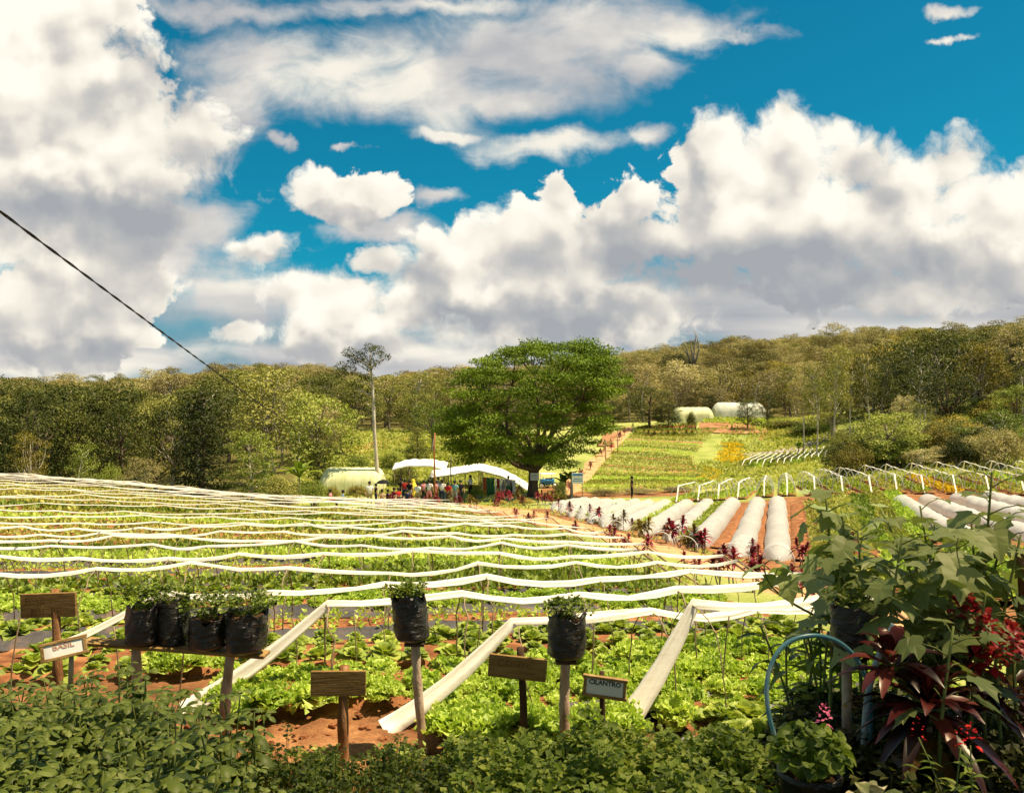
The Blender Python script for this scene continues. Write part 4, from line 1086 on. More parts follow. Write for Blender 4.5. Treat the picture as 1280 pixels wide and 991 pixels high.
def tree_proto(kind, seed):
    """-> (trunk mesh builder, crown clumps, leaf size, density) for a tree 10 m tall standing at the origin"""
    rg = np.random.default_rng(seed); tb = MB(); cl = []
    if kind == 'dense':                                    # broad evergreen, crown almost to the ground
        H = 10.0; tb.tube(limb((0, 0, -0.5), (rg.normal(0, .3), rg.normal(0, .3), 7.5), rg, 0.03), np.linspace(0.26, 0.06, 6), 7)
        for k in range(27):
            z = 1.8 + 7.4 * (k + rg.uniform(0, 1)) / 27; q = (z - 1.2) / 8.8
            R_ = 3.1 * math.sin(math.pi * min(0.97, 0.16 + q * 0.80)) ** 0.7 * rg.uniform(0.5, 1.12); a = k * 2.4 + rg.normal(0, .4)
            c = (R_ * math.cos(a), R_ * math.sin(a), z); s = rg.uniform(0.75, 1.35)
            cl.append((c, (s * 1.15, s * 1.15, s * 0.52)))
            if k % 2 == 0: tb.tube(limb((0, 0, z * 0.62), c, rg), np.linspace(0.09, 0.02, 6), 5)
        leaf, dens = 0.25, 1.5
    elif kind == 'gum':                                    # slender pale trunk, open crown of separate tufts high up
        lean = rg.normal(0, 0.5, 2); tb.tube(limb((0, 0, -0.5), (lean[0], lean[1], 8.6), rg, 0.025, 8), np.linspace(0.17, 0.04, 8), 7)
        for k in range(14):
            z = 4.9 + 4.9 * (k + rg.uniform(0, 1)) / 14; a = k * 2.4 + rg.normal(0, .5); R_ = (1.9 - 0.95 * max(0, (z - 7.5) / 2.5)) * rg.uniform(0.35, 1.0)
            c = (lean[0] * z / 8.6 + R_ * math.cos(a), lean[1] * z / 8.6 + R_ * math.sin(a), z); s = rg.uniform(0.55, 1.0)
            cl.append((c, (s * 1.1, s * 1.1, s * 0.75)))
            tb.tube(limb((lean[0] * z / 9.5, lean[1] * z / 9.5, z - 1.2), c, rg), np.linspace(0.06, 0.015, 6), 5)
        leaf, dens = 0.22, 1.25
    elif kind == 'layered':                                # conical tree with drooping tiers
        tb.tube(limb((0, 0, -0.5), (0.2, 0, 9.6), rg, 0.01), np.linspace(0.24, 0.03, 6), 7)
        for k in range(40):
            z = 1.0 + 8.7 * k / 40; R_ = 2.75 * (1 - (z / 10.6)) ** 0.75 * rg.uniform(0.45, 1.0); a = k * 2.4 + rg.normal(0, .3)
            c = (R_ * math.cos(a), R_ * math.sin(a), z - 0.25 * R_ * 0.4); s = 0.5 + 0.5 * (1 - z / 10)
            cl.append((c, (s * 1.3, s * 1.3, s * 0.45)))
            if k % 2: tb.tube(limb((0, 0, z), c, rg, 0.05), np.linspace(0.06, 0.015, 6), 4)
        leaf, dens = 0.22, 1.7
    elif kind == 'open':                                   # rounded light crown, limbs showing
        tb.tube(limb((0, 0, -0.5), (rg.normal(0, .4), rg.normal(0, .4), 4.5), rg, 0.06), np.linspace(0.22, 0.13, 6), 7)
        for k in range(18):
            z = 4.0 + 5.7 * (k + rg.uniform(0, 1)) / 18; q = (z - 4) / 6; a = k * 2.4 + rg.normal(0, .4); R_ = 2.9 * math.sin(math.pi * min(.98, .2 + .72 * q)) * rg.uniform(0.45, 1.0)
            c = (R_ * math.cos(a), R_ * math.sin(a), z); s = rg.uniform(0.75, 1.25)
            cl.append((c, (s * 1.2, s * 1.2, s * 0.5)))
            tb.tube(limb((0, 0, 2.6 + 1.8 * q), c, rg, 0.12), np.linspace(0.10, 0.02, 6), 5)
        leaf, dens = 0.24, 1.35
    elif kind == 'bush':                                   # foliage down to the ground, 10 m wide at scale one, several stems
        for k in range(22):
            a = k * 2.4 + rg.normal(0, .4); R_ = 4.0 * math.sqrt((k + .5) / 22) * rg.uniform(.8, 1.05); z = 1.4 + 5.6 * (1 - (R_ / 4.6) ** 2) * rg.uniform(0.35, 1.1); s = rg.uniform(1.1, 1.8)
            c = (R_ * math.cos(a), R_ * math.sin(a), z); cl.append((c, (s * 1.15, s * 1.15, s * 0.85)))
            if k % 2 == 0: tb.tube(limb((0.3 * math.cos(a), 0.3 * math.sin(a), -0.3), c, rg, 0.1), np.linspace(0.14, 0.03, 6), 5)
        leaf, dens = 0.32, 1.5
    return tb, cl, leaf, dens, rg

PROTO = {}
def proto(kind, var, leafmat, barkmat):
    key = (kind, var, leafmat, barkmat)
    if key not in PROTO:
        k0 = (kind, var)
        tb, cl, leaf, dens, rg = tree_proto(kind, 1000 + 37 * var + len(kind) * 101)
        V, f = crown_leaves(cl, dens, leaf, rg)
        PROTO[key] = (tb.mesh('trunk', MAT[barkmat], True), new_mesh('crown', V, f, MAT[leafmat]))
    return PROTO[key]

def plant_tree(name, label, cat, px, D, top, kind, var, leafmat, barkmat, width=None, group=None, rz=None, rg=RNG, z0=None):
    """a tree below a photo column at distance D whose tip stands at photo row `top`"""
    p = at(px, D); h = -(top - HY) / F * D - p.z
    t, c = proto(kind, var, leafmat, barkmat)
    base = {'bush': 8.2}.get(kind, 10.3); s = h / base
    w0 = {'dense': 7.6, 'gum': 5.4, 'layered': 6.4, 'open': 7.6, 'bush': 11.0}[kind]
    sx = s if width is None else (width / F * D) / w0
    root = thing(name, label, cat, p, rg.uniform(0, 6.28) if rz is None else rz, group, (sx, sx, s))
    link('trunk', t, root); link('crown', c, root)
    return root

# ------------------------------------------------------------------ the big spreading tree
def big_tree():
    rg = np.random.default_rng(5); base = at(666, 62); D = 62.0
    root = thing('tree', 'big spreading shade tree with umbrella crown standing in the middle of the farm', 'tree', base)
    X = lambda px: (px - 666) / F * D; Zz = lambda py: -(py - HY) / F * D - base.z
    tb = MB(); cl = []
    fork = np.array([0.1, 0, 2.0])
    tb.tube([(0.05, 0, -0.4), (0, 0, 0.2), (0.02, 0, 1.0), (0.1, 0, 2.2), (0.0, 0, 3.2)], [0.62, 0.45, 0.38, 0.40, 0.32], 12)
    mains = []
    for k, (px, py, y) in enumerate([(585, 545, 0.5), (610, 500, -2.2), (640, 480, 2.5), (668, 470, -0.5), (700, 480, 2.0), (725, 500, -2.0), (750, 530, 0.6), (690, 540, -3.4), (630, 560, -3.0), (600, 520, 3.4), (715, 540, 3.6), (740, 480, 0.4)]):
        e = np.array([X(px), y, Zz(py)]); P = limb(fork + rg.normal(0, .1, 3), e, rg, 0.09, 9); P[:, 2] += 0.5 * np.sin(np.pi * np.linspace(0, 1, 9)) * (1 if k % 2 else -0.3)
        tb.tube(P, np.linspace(0.22, 0.05, 9), 7); mains.append(P)
    # outline of the crown: row -> left and right limits (photo columns)
    rows = [(434, 650, 752), (441, 618, 768), (452, 590, 782), (464, 570, 792), (478, 560, 790), (492, 556, 782), (506, 550, 776), (520, 543, 774), (534, 539, 774), (548, 546, 764), (560, 556, 752), (570, 568, 738)]
    for py, l, r in rows:
        z = Zz(py); cx = (X(l) + X(r)) / 2; hw = (X(r) - X(l)) / 2
        n = int(10 + hw * 4.0)
        for k in range(n):
            a = rg.uniform(0, 2 * math.pi)
            q = rg.uniform(0.25, 1.0) ** 0.4 if py < 560 else math.sqrt(rg.uniform(0.05, 1.0))
            s = rg.uniform(0.5, 1.05); R_ = max(0.2, hw - s * 0.55)
            c = np.array([cx + q * R_ * math.cos(a), q * R_ * 0.78 * math.sin(a), z + rg.normal(0, 0.20) - 0.25 * q * q * (py > 500)])
            cl.append((c, (s * 1.25, s * 1.25, s * 0.36)))
            if k % 3 == 0:
                P = mains[int(np.argmin([np.min(np.linalg.norm(m[3:] - c, axis=1)) for m in mains]))]; j = 3 + int(np.argmin(np.linalg.norm(P[3:] - c, axis=1)))
                tb.tube(limb(P[j], c, rg, 0.06, 5), np.linspace(0.05, 0.012, 5), 4)
    # a few long twigs breaking the outline
    for px, py, s in [(690, 430, .35), (712, 433, .5), (758, 438, .35), (650, 437, .5), (781, 470, .6), (776, 458, .5), (548, 518, .6), (545, 540, .5), (772, 536, .5), (560, 560, .5), (620, 446, .6), (580, 470, .55), (735, 434, .5)]:
        cl.append((np.array([X(px), rg.normal(0, .6), Zz(py)]), (s, s, s * 0.35)))
    V, f = crown_leaves(cl, 1.5, 0.18, rg, 0.3, 0.8, 0.2)
    tb.build('trunk', MAT['bark_dark'], root, True); link('crown', new_mesh('crown', V, f, MAT['leaf_rain']), root)
big_tree()

# ------------------------------------------------------------------ the tall tree with the white trunk
def white_trunk_tree():
    rg = np.random.default_rng(8); D = 67.0; base = at(473, D)
    root = thing('tree', 'tall thin tree with bare white trunk and small ragged crown above the crowd', 'tree', base)
    P3 = lambda px, py, y=0.0: np.array([(px - 473) / F * D, y, -(py - HY) / F * D - base.z])
    tb = MB(); Z0 = np.array([0, 0, -0.4])
    tb.tube([Z0, P3(472, 600), P3(470, 570), P3(468, 540), P3(467, 510), P3(466, 485), P3(464, 462), P3(462, 440)], [0.24, 0.19, 0.155, 0.145, 0.13, 0.10, 0.07, 0.04], 9)
    cl = []
    for (px, py, s, y) in [(438, 441, .75, 0), (445, 447, .6, .4), (428, 458, .6, -.4), (436, 462, .7, .5), (426, 468, .45, 0), (462, 434, .6, .2), (472, 438, .7, -.3), (480, 446, .55, .3), (458, 448, .6, 0), (463, 458, .6, -.5), (470, 452, .4, .5), (452, 470, .6, .6), (463, 472, .55, -.3), (446, 482, .6, 0), (436, 480, .4, 0.4), (462, 488, .5, .5), (455, 497, .5, -.3), (472, 492, .35, 0), (468, 508, .35, .3), (458, 510, .4, 0), (440, 452, .5, .3), (452, 440, .4, 0)]:
        c = P3(px, py, y); cl.append((c, (s, s, s * 0.62)))
        j = min(max(py + 14, 445), 515); tb.tube(limb(P3(462 + (j - 440) * 0.06, j), c, rg, 0.06), np.linspace(0.055, 0.015, 6), 5)
    V, f = crown_leaves([(c, tuple(0.95 * q for q in r)) for c, r in cl], 1.9, 0.15, rg)
    tb.build('trunk', MAT['bark_pale'], root, True); link('crown', new_mesh('crown', V, f, MAT['leaf_olive']), root)
white_trunk_tree()

# ------------------------------------------------------------------ trees one can pick out
def picked_trees():
    T = plant_tree
    G = 'trees'
    L = [
        # name label px D top kind var leaf bark width
        ('broad dark green evergreen at the left edge behind the field', 40, 68, 468, 'dense', 0, 'leaf_dark', 'bark_dark', 92),
        ('dense dark green tree second from the left edge of the forest', 112, 70, 474, 'dense', 1, 'leaf_olive', 'bark_dark', 90),
        ('rounded dark evergreen in the middle of the left forest edge', 150, 66, 492, 'dense', 2, 'leaf_dark', 'bark_dark', 80),
        ('conical dark tree with drooping tiers at the left field edge', 250, 61, 478, 'layered', 0, 'leaf_dark', 'bark_dark', 104),
        ('olive tree with rounded crown left of the conical dark tree', 196, 74, 482, 'dense', 0, 'leaf_olive', 'bark_dark', 80),
        ('light green open tree right of the conical dark tree', 316, 60, 528, 'dense', 1, 'leaf_bright', 'bark_pale', 74),
        ('small young tree with thin pale trunk at the left field edge', 100, 54, 552, 'gum', 0, 'leaf_bright', 'bark_pale', 46),
        ('small spreading tree with thin trunk near the left picture edge', 38, 57, 536, 'open', 1, 'leaf_gold', 'bark_pale', 58),
        ('flat topped pale brownish shrub at the left field edge', 175, 55, 570, 'open', 2, 'leaf_pale', 'bark_grey', 58),
        ('yellow green shrub between young tree and brownish shrub', 138, 56, 572, 'bush', 0, 'leaf_bright', 'bark_grey', 44),
        ('slender pale trunked tree left of the tall white trunk', 372, 84, 480, 'gum', 1, 'leaf_olive', 'bark_pale', 46),
        ('slender pale trunked tree behind the light green open tree', 352, 92, 488, 'gum', 2, 'leaf_olive', 'bark_pale', 44),
        ('bright green bush at the right end of the left forest', 398, 72, 528, 'dense', 3, 'leaf_olive', 'bark_grey', 50),
        ('dark leafy bush beside the pale green nethouse', 352, 58, 592, 'bush', 1, 'leaf_olive', 'bark_grey', 62),
        ('low bright bush at the corner of the left field', 392, 58, 597, 'bush', 2, 'leaf_bright', 'bark_grey', 44),
        ('dark conical small tree behind the white tents', 522, 92, 531, 'layered', 1, 'leaf_olive', 'bark_dark', 44),
        ('light green tree on the slope above the white tents', 540, 98, 498, 'open', 3, 'leaf_bright', 'bark_grey', 62),
        ('green bushy tree above the left end of the slope', 425, 96, 505, 'dense', 1, 'leaf_bright', 'bark_grey', 60),
        ('low green bush on the slope left of the white trunk', 445, 84, 566, 'bush', 0, 'leaf_bright', 'bark_grey', 40),
        ('low green bush on the slope right of the white trunk', 492, 86, 562, 'bush', 3, 'leaf_bright', 'bark_grey', 46),
        ('small bush just behind the roof of the back tent', 505, 76, 580, 'bush', 1, 'leaf_olive', 'bark_grey', 40),
        # right of the big tree
        ('dark round tree at the top end of the dirt road', 768, 134, 498, 'dense', 2, 'leaf_dark', 'bark_dark', 36),
        ('large olive tree left of the far nethouses', 812, 128, 478, 'dense', 3, 'leaf_olive', 'bark_dark', 62),
        ('dark green tree touching the left far nethouse', 835, 127, 500, 'dense', 0, 'leaf_dark', 'bark_dark', 36),
        ('small round bush in front of the left far nethouse', 864, 127, 511, 'bush', 0, 'leaf_dark', 'bark_dark', 15),
        ('dark bush in front of the right far nethouse', 935, 126, 494, 'dense', 1, 'leaf_dark', 'bark_dark', 30),
        ('dark narrow tree right of the far nethouses', 960, 130, 488, 'dense', 2, 'leaf_dark', 'bark_dark', 22),
        ('dark tree between the two far nethouses', 888, 144, 492, 'dense', 3, 'leaf_dark', 'bark_dark', 24),
        ('big bushy tree with yellow green top beyond the right hoop rows', 1110, 63, 508, 'dense', 2, 'leaf_bright', 'bark_grey', 92),
        ('rounded olive bush left of the big yellow green bush', 1058, 64, 534, 'bush', 1, 'leaf_olive', 'bark_grey', 70),
        ('golden green bush in front beyond the right hoop rows', 1066, 60, 552, 'bush', 2, 'leaf_gold', 'bark_grey', 60),
        ('dark bushy crown under the yellow green tree', 1046, 62, 548, 'dense', 3, 'leaf_dark', 'bark_dark', 44),
        ('dark single trunk tree with broad crown on the right slope', 1183, 82, 458, 'open', 0, 'leaf_dark', 'bark_dark', 84),
        ('loose green tree between the yellow green bush and dark tree', 1150, 74, 500, 'open', 1, 'leaf_olive', 'bark_pale', 48),
        ('pale dry twiggy shrub beyond the right hoop rows', 1150, 60, 560, 'open', 2, 'leaf_pale', 'bark_pale', 56),
        ('pale feathery shrub left of the dry grass on the right', 1175, 61, 556, 'bush', 3, 'leaf_pale', 'bark_pale', 40),
        ('olive shrub right of the pale feathery shrub', 1195, 64, 540, 'dense', 0, 'leaf_olive', 'bark_grey', 48),
        ('light yellow green spreading tree at the right picture edge', 1245, 66, 512, 'open', 3, 'leaf_bright', 'bark_pale', 104),
        ('golden tree on the right ridge', 1224, 104, 418, 'dense', 1, 'leaf_gold', 'bark_dark', 58),
        ('dark brown green crown left of the golden tree', 1180, 112, 404, 'dense', 2, 'leaf_dark', 'bark_dark', 70),
        ('tall brownish tree at the right picture edge on the ridge', 1268, 100, 392, 'dense', 0, 'leaf_brown', 'bark_dark', 72),
        ('green bushy tree low on the right slope at the picture edge', 1268, 84, 476, 'dense', 3, 'leaf_bright', 'bark_dark', 60),
        ('pink brown dry shrub on the right slope', 1128, 84, 488, 'dense', 1, 'leaf_pale', 'bark_grey', 34),
        ('slender pale trunk tree first of the row above the right fields', 1020, 96, 448, 'gum', 0, 'leaf_olive', 'bark_pale', 40),
        ('slender pale trunk tree second of the row above the right fields', 1040, 100, 434, 'gum', 1, 'leaf_olive', 'bark_pale', 46),
        ('slender pale trunk tree third of the row above the right fields', 1064, 102, 438, 'gum', 2, 'leaf_gold', 'bark_pale', 44),
        ('slender pale trunk tree fourth of the row above the right fields', 1086, 101, 436, 'gum', 3, 'leaf_olive', 'bark_pale', 42),
        ('slender trunk tree at the right end of the pale trunk row', 1104, 98, 446, 'gum', 0, 'leaf_dark', 'bark_grey', 40),
        ('leaning pale trunk tree beside the right fields', 1004, 104, 462, 'gum', 2, 'leaf_brown', 'bark_pale', 36),
    ]
    for lab, px, D, top, kind, var, lf, bk, w in L:
        T('bush' if kind == 'bush' or 'shrub' in lab else 'tree', lab, 'shrub' if kind == 'bush' or 'shrub' in lab else 'tree', px, D, top, kind, var, lf, bk, w)
picked_trees()

# ------------------------------------------------------------------ the wooded hills
def slope_bushes():
    rg = np.random.default_rng(57)
    for i in range(34):
        D = rg.uniform(57, 98); px = rg.uniform(1075, 1300)
        lf = ('leaf_olive', 'leaf_bright', 'leaf_pale', 'leaf_dark', 'leaf_gold')[rg.integers(5)]
        p = at(px, D); h = rg.uniform(1.6, 3.6); z = HY - (p.z + h) / D * F
        look = {'leaf_olive': 'olive green', 'leaf_pale': 'pale dry', 'leaf_gold': 'golden green', 'leaf_bright': 'bright green', 'leaf_dark': 'dark green'}[lf]
        plant_tree('bush', '%s bush scattered on the overgrown right slope' % look, 'shrub', px, D, z, 'bush', i % 4, lf, 'bark_grey', h * rg.uniform(1.2, 2.2) / D * F, '%s bushes on the right slope' % look)
slope_bushes()
def hill_src(key):
    # one more tan tree standing on the far hill lends its crown to the wood
    D = 228 + 7 * key[1] + (13 if key[0] == 'open' else 0); p = at(330 + 22 * key[1] + (9 if key[0] == 'open' else 0), D); t, c = proto(key[0], key[1], key[2], 'bark_grey')
    root = thing('tree', 'tan green tree standing on the crest of the far left hill', 'tree', p, key[1] * 1.3, 'tan green trees on the crest of the far left hill', 0.75)
    link('trunk', t, root); return link('crown', c, root)
def hills():
    rg = np.random.default_rng(31); pts = []
    crest = np.array([(-100, 472), (0, 468), (60, 472), (140, 476), (210, 468), (270, 462), (330, 452), (375, 447), (420, 458), (470, 470), (520, 462), (560, 456), (620, 452), (780, 440), (830, 434), (880, 428), (915, 418), (960, 424), (1010, 418), (1050, 410), (1100, 403), (1140, 408), (1180, 410), (1240, 402), (1400, 396)], float)
    tries = 0
    cells = {}
    while len(pts) < 2600 and tries < 90000:
        tries += 1
        D = math.exp(rg.uniform(math.log(66), math.log(300))); px = rg.uniform(-60, 1340); x = (px - CX) / F * D
        if px < 400: lim = 70
        elif px < 660: lim = 118
        elif px < 780: lim = 138
        elif px < 1010: lim = 140
        elif px < 1110: lim = 108
        else: lim = 84
        if D < lim + rg.uniform(0, 8): continue
        sp = 7.0 if D < 110 else max(5.4, 7.0 - (D - 110) * 0.02); key = (int(x // sp), int(D // sp)); ok = True
        for a in (-1, 0, 1):
            for b in (-1, 0, 1):
                for q in cells.get((key[0] + a, key[1] + b), ()):
                    if (q[0] - x) ** 2 + (q[1] - D) ** 2 < sp * sp * 0.7: ok = False
        if not ok: continue
        cells.setdefault(key, []).append((x, D)); pts.append((D, px, x))
    pts.sort()
    kinds = ['dense', 'dense', 'gum', 'open', 'dense', 'open']
    far = []
    for i, (D, px, x) in enumerate(pts):
        z = tz(x, D); h = rg.uniform(6.2, 12.0) * (0.86 if D > 160 else 1.0)
        cz = -(np.interp(px, crest[:, 0], crest[:, 1]) - HY) / F * D
        emerg = rg.uniform() < 0.10
        if z + h > cz + 0.6: h = cz - z + (rg.uniform(0.8, 3.2) if emerg else rg.uniform(-2.0, 0.9))
        if h < 3.5: continue
        k = kinds[rg.integers(6)]; r_ = rg.uniform()
        right = px > 1090 and D < 190
        lf = ('leaf_dark' if r_ < .66 else 'leaf_brown' if r_ < .8 else 'leaf_olive' if r_ < .92 else 'leaf_gold') if right else ('leaf_olive' if r_ < .46 else 'leaf_brown' if r_ < .74 else 'leaf_pale' if r_ < .80 else 'leaf_gold' if r_ < .87 else 'leaf_bright' if r_ < .92 else 'leaf_dark')
        if px < 340 and D < 120: lf = ('leaf_dark' if r_ < .68 else 'leaf_olive' if r_ < .92 else 'leaf_gold')
        var = int(rg.integers(4)); s = h / 10.3; sx = s * rg.uniform(0.9, 1.25) * (1.15 if k != 'gum' else 1.3)
        if D > 140 and not right and lf in ('leaf_olive', 'leaf_dark', 'leaf_bright') and rg.uniform() < 0.75: lf = 'leaf_hill'
        if px < 430 and D < 150 and lf in ('leaf_gold', 'leaf_pale'): lf = 'leaf_olive'
        far.append((x, D, z, k, var, lf, s, sx))
    for (x, D, z, k, var, lf, s, sx) in far[:250]:
        t, c = proto(k, var, lf, 'bark_pale' if k == 'gum' else 'bark_grey')
        side = 'left forest' if x < -5 else ('middle wooded hill' if x < 0.42 * D else 'right wooded slope')
        look = {'leaf_hill': 'tan green', 'leaf_olive': 'olive green', 'leaf_brown': 'brownish dry', 'leaf_pale': 'pale dry', 'leaf_gold': 'golden green', 'leaf_bright': 'bright green', 'leaf_dark': 'dark green'}[lf]
        form = {'dense': 'dense crowned', 'gum': 'slender pale trunked', 'open': 'open crowned'}[k]
        root = thing('tree', '%s %s tree among others in the %s' % (look, form, side), 'tree', (x, D, z - 0.2), rg.uniform(0, 6.28), '%s %s trees of the %s' % (look, form, side), (sx, sx, s))
        link('trunk', t, root); link('crown', c, root)
    # the rest of the wood reads as one mass: crowns instanced over the hills
    rest = far[250:]; groups = {}
    for r_ in rest: groups.setdefault((r_[3] if r_[3] != 'gum' else 'open', r_[4], r_[5]), []).append(r_)
    me = bpy.data.meshes.new('far_wood'); o = link('far_wood', me); tag(o, 'far wooded hills behind the farm, a mass of olive and brownish tree crowns', 'woodland', kind='stuff')
    g = bpy.data.node_groups.new('far_wood', 'GeometryNodeTree'); g.interface.new_socket('Geometry', in_out='OUTPUT', socket_type='NodeSocketGeometry'); g.interface.new_socket('Geometry', in_out='INPUT', socket_type='NodeSocketGeometry')
    gi = g.nodes.new('NodeGroupInput'); go = g.nodes.new('NodeGroupOutput'); jn = g.nodes.new('GeometryNodeJoinGeometry')
    allp = []; keys = list(groups)
    for ki, key in enumerate(keys):
        for r_ in groups[key]: allp.append((r_[0], r_[1], r_[2] - 0.2, ki, r_[6], r_[7], rg.uniform(0, 6.28)))
    A = np.array(allp); me.vertices.add(len(A)); me.vertices.foreach_set('co', A[:, :3].astype(np.float32).ravel())
    a1 = me.attributes.new('which', 'INT', 'POINT'); a1.data.foreach_set('value', A[:, 3].astype(np.int32))
    a2 = me.attributes.new('size', 'FLOAT_VECTOR', 'POINT'); a2.data.foreach_set('vector', np.c_[A[:, 5], A[:, 5], A[:, 4]].astype(np.float32).ravel())
    a3 = me.attributes.new('turn', 'FLOAT', 'POINT'); a3.data.foreach_set('value', A[:, 6].astype(np.float32))
    def named(nm, ty):
        n = g.nodes.new('GeometryNodeInputNamedAttribute'); n.data_type = ty; n.inputs[0].default_value = nm; return n.outputs[0]
    wh, sz, tn = named('which', 'INT'), named('size', 'FLOAT_VECTOR'), named('turn', 'FLOAT')
    cx = g.nodes.new('ShaderNodeCombineXYZ'); g.links.new(tn, cx.inputs[2])
    for ki, key in enumerate(keys):
        src = next((ob for ob in COL.objects if ob.name.startswith('crown') and ob.data == proto(key[0], key[1], key[2], 'bark_grey')[1]), None)
        if src is None:
            src = next(ob for ob in COL.objects if ob.name.startswith('crown') and ob.parent and ob.data.materials[0] == MAT[key[2]] and ob.parent.name.startswith('tree')) if key[2] != 'leaf_hill' else hill_src(key)
        oi = g.nodes.new('GeometryNodeObjectInfo'); oi.inputs['Object'].default_value = src; oi.inputs['As Instance'].default_value = True; oi.transform_space = 'ORIGINAL'
        ip = g.nodes.new('GeometryNodeInstanceOnPoints'); g.links.new(gi.outputs[0], ip.inputs['Points'])
        cmpn = g.nodes.new('FunctionNodeCompare'); cmpn.data_type = 'INT'; cmpn.operation = 'EQUAL'
        ins = [s_ for s_ in cmpn.inputs if s_.type == 'INT']; g.links.new(wh, ins[0]); ins[1].default_value = ki
        g.links.new(cmpn.outputs[0], ip.inputs['Selection']); g.links.new(oi.outputs['Geometry'], ip.inputs['Instance'])
        g.links.new(cx.outputs[0], ip.inputs['Rotation']); g.links.new(sz, ip.inputs['Scale']); g.links.new(ip.outputs[0], jn.inputs[0])
    g.links.new(jn.outputs[0], go.inputs[0])
    md = o.modifiers.new('wood', 'NODES'); md.node_group = g
hills()

# ================================================================== THE GATHERING UNDER THE TREE, TENTS, NETHOUSES
def flat_mat(name, c, rough=0.7, spec=0.2, var=0.25):
    lo = tuple(q * (1 - var) for q in c); hi = tuple(min(1, q * (1 + var)) for q in c)
    return mat_noise(name, [(0.3, lo), (0.7, hi)], 4.0, 3, rough, spec)
MAT['canvas'] = mat_noise('white_canvas', [(0.3, (0.70, 0.68, 0.62)), (0.7, (0.86, 0.85, 0.80))], 0.8, 4, 0.7, 0.2, bump=0.3)
MAT['net'] = mat_noise('pale_green_net', [(0.3, (0.50, 0.52, 0.24)), (0.55, (0.66, 0.66, 0.36)), (0.75, (0.74, 0.72, 0.46))], 0.7, 5, 0.8, 0.1, (2, 2, .4))
MAT['net_white'] = mat_noise('white_net', [(0.3, (0.46, 0.46, 0.36)), (0.7, (0.72, 0.71, 0.58))], 0.5, 5, 0.8, 0.1, (2, 2, .4))
MAT['pole_red'] = flat_mat('rusty_pole', (0.34, 0.13, 0.05)); MAT['pole_dark'] = flat_mat('dark_pole', (0.06, 0.05, 0.045)); MAT['pole_wood'] = flat_mat('wooden_pole', (0.36, 0.27, 0.17))
MAT['white'] = flat_mat('white_paint', (0.78, 0.78, 0.75), 0.5, 0.3, 0.08); MAT['black'] = flat_mat('black_rubber', (0.02, 0.02, 0.02), 0.6); MAT['bluepaint'] = flat_mat('blue_paint', (0.03, 0.22, 0.50), 0.35, 0.5)

def arch_house(name, label, px0, px1, D, top, depth, mat, seed, cat='nethouse'):
    rg = np.random.default_rng(seed); base = at((px0 + px1) / 2, D); w = (px1 - px0) / F * D; h = -(top - HY) / F * D - base.z
    root = thing(name, label, cat, base)
    n, m = 22, 15; u = np.linspace(-0.5, 0.5, n); a = np.linspace(0, np.pi, m)
    e = np.clip((0.5 - np.abs(u)) / 0.09, 0, 1) ** 0.5
    V = np.zeros((n, m, 3)); V[..., 0] = (u * w)[:, None]; V[..., 1] = -np.cos(a)[None] * depth / 2 * (0.86 + 0.14 * e[:, None])
    V[..., 2] = (np.sin(a)[None] ** 0.55) * (h * (0.70 + 0.30 * e))[:, None] * (1 + 0.006 * np.sin(u * 40))[:, None] + rg.normal(0, 0.008, (n, m))
    V[:, 0, 2] = V[:, -1, 2] = -0.4
    mb = MB(); mb.grid(V)
    for s in (0, n - 1): mb.add(V[s], [list(range(m))])
    mb.build('net_cover', mat, root, True)
    mb = MB()
    for s in range(0, n, 3): mb.tube(V[s] * 1.002, 0.018, 5)
    mb.build('frame', mat, root, True)
arch_house('nethouse', 'pale yellow green nethouse left of the tall white trunk', 405, 479, 68, 584, 4.0, MAT['net'], 1)
arch_house('nethouse', 'smaller far nethouse left of the dark tree at the top of the fields', 842, 888, 137, 509, 5.0, MAT['net'], 2)
arch_house('nethouse', 'bigger whitish far nethouse at the top of the fields', 892, 953, 141, 503, 5.0, MAT['net_white'], 3)

def canopy(label, px0, px1, D, depth, prof, poles, seed):
    """cloth roof: prof = (photo column, photo row) of the ridge line; hangs on poles"""
    rg = np.random.default_rng(seed); cx = (px0 + px1) / 2; base = at(cx, D); root = thing('canopy_tent', label, 'tent', base)
    xs = np.linspace(px0, px1, 26); pr = np.array(prof, float); z = -(np.interp(xs, pr[:, 0], pr[:, 1]) - HY) / F * D - base.z
    v = np.linspace(-0.5, 0.5, 11); V = np.zeros((26, 11, 3)); V[..., 0] = ((xs - cx) / F * D)[:, None]; V[..., 1] = v[None] * depth
    V[..., 2] = z[:, None] - 0.42 * (np.abs(v)[None] * 2) ** 1.2 + 0.06 * np.sin(xs * 0.5)[:, None] * (v[None] + 0.5) + rg.normal(0, 0.015, (26, 11))
    top = np.concatenate([V[:, :1] - np.array([0, 0, 0.14]), V, V[:, -1:] - np.array([0, 0, 0.14])], 1)
    mb = MB(); mb.grid(top); o = mb.build('roof', MAT['canvas'], root, True)
    sm = o.modifiers.new('thick', 'SOLIDIFY'); sm.thickness = 0.02
    for px, fb in poles:
        x = (px - cx) / F * D; y = fb * depth * 0.44; zz = np.interp(px, xs, z) - 0.42; g = tz(base.x + x, base.y + y) - base.z
        mb = MB(); mb.tube([(x, y, g - 0.2), (x, y, zz)], 0.05, 6); mb.build('pole', MAT['pole_wood'], root, True)
canopy('white canopy tent with sloping roof behind the crowd, the smaller back one', 494, 560, 73, 4.0, [(494, 579), (512, 574), (540, 574), (560, 578)], [(497, -1), (515, -1), (556, -1), (497, 1), (556, 1)], 1)
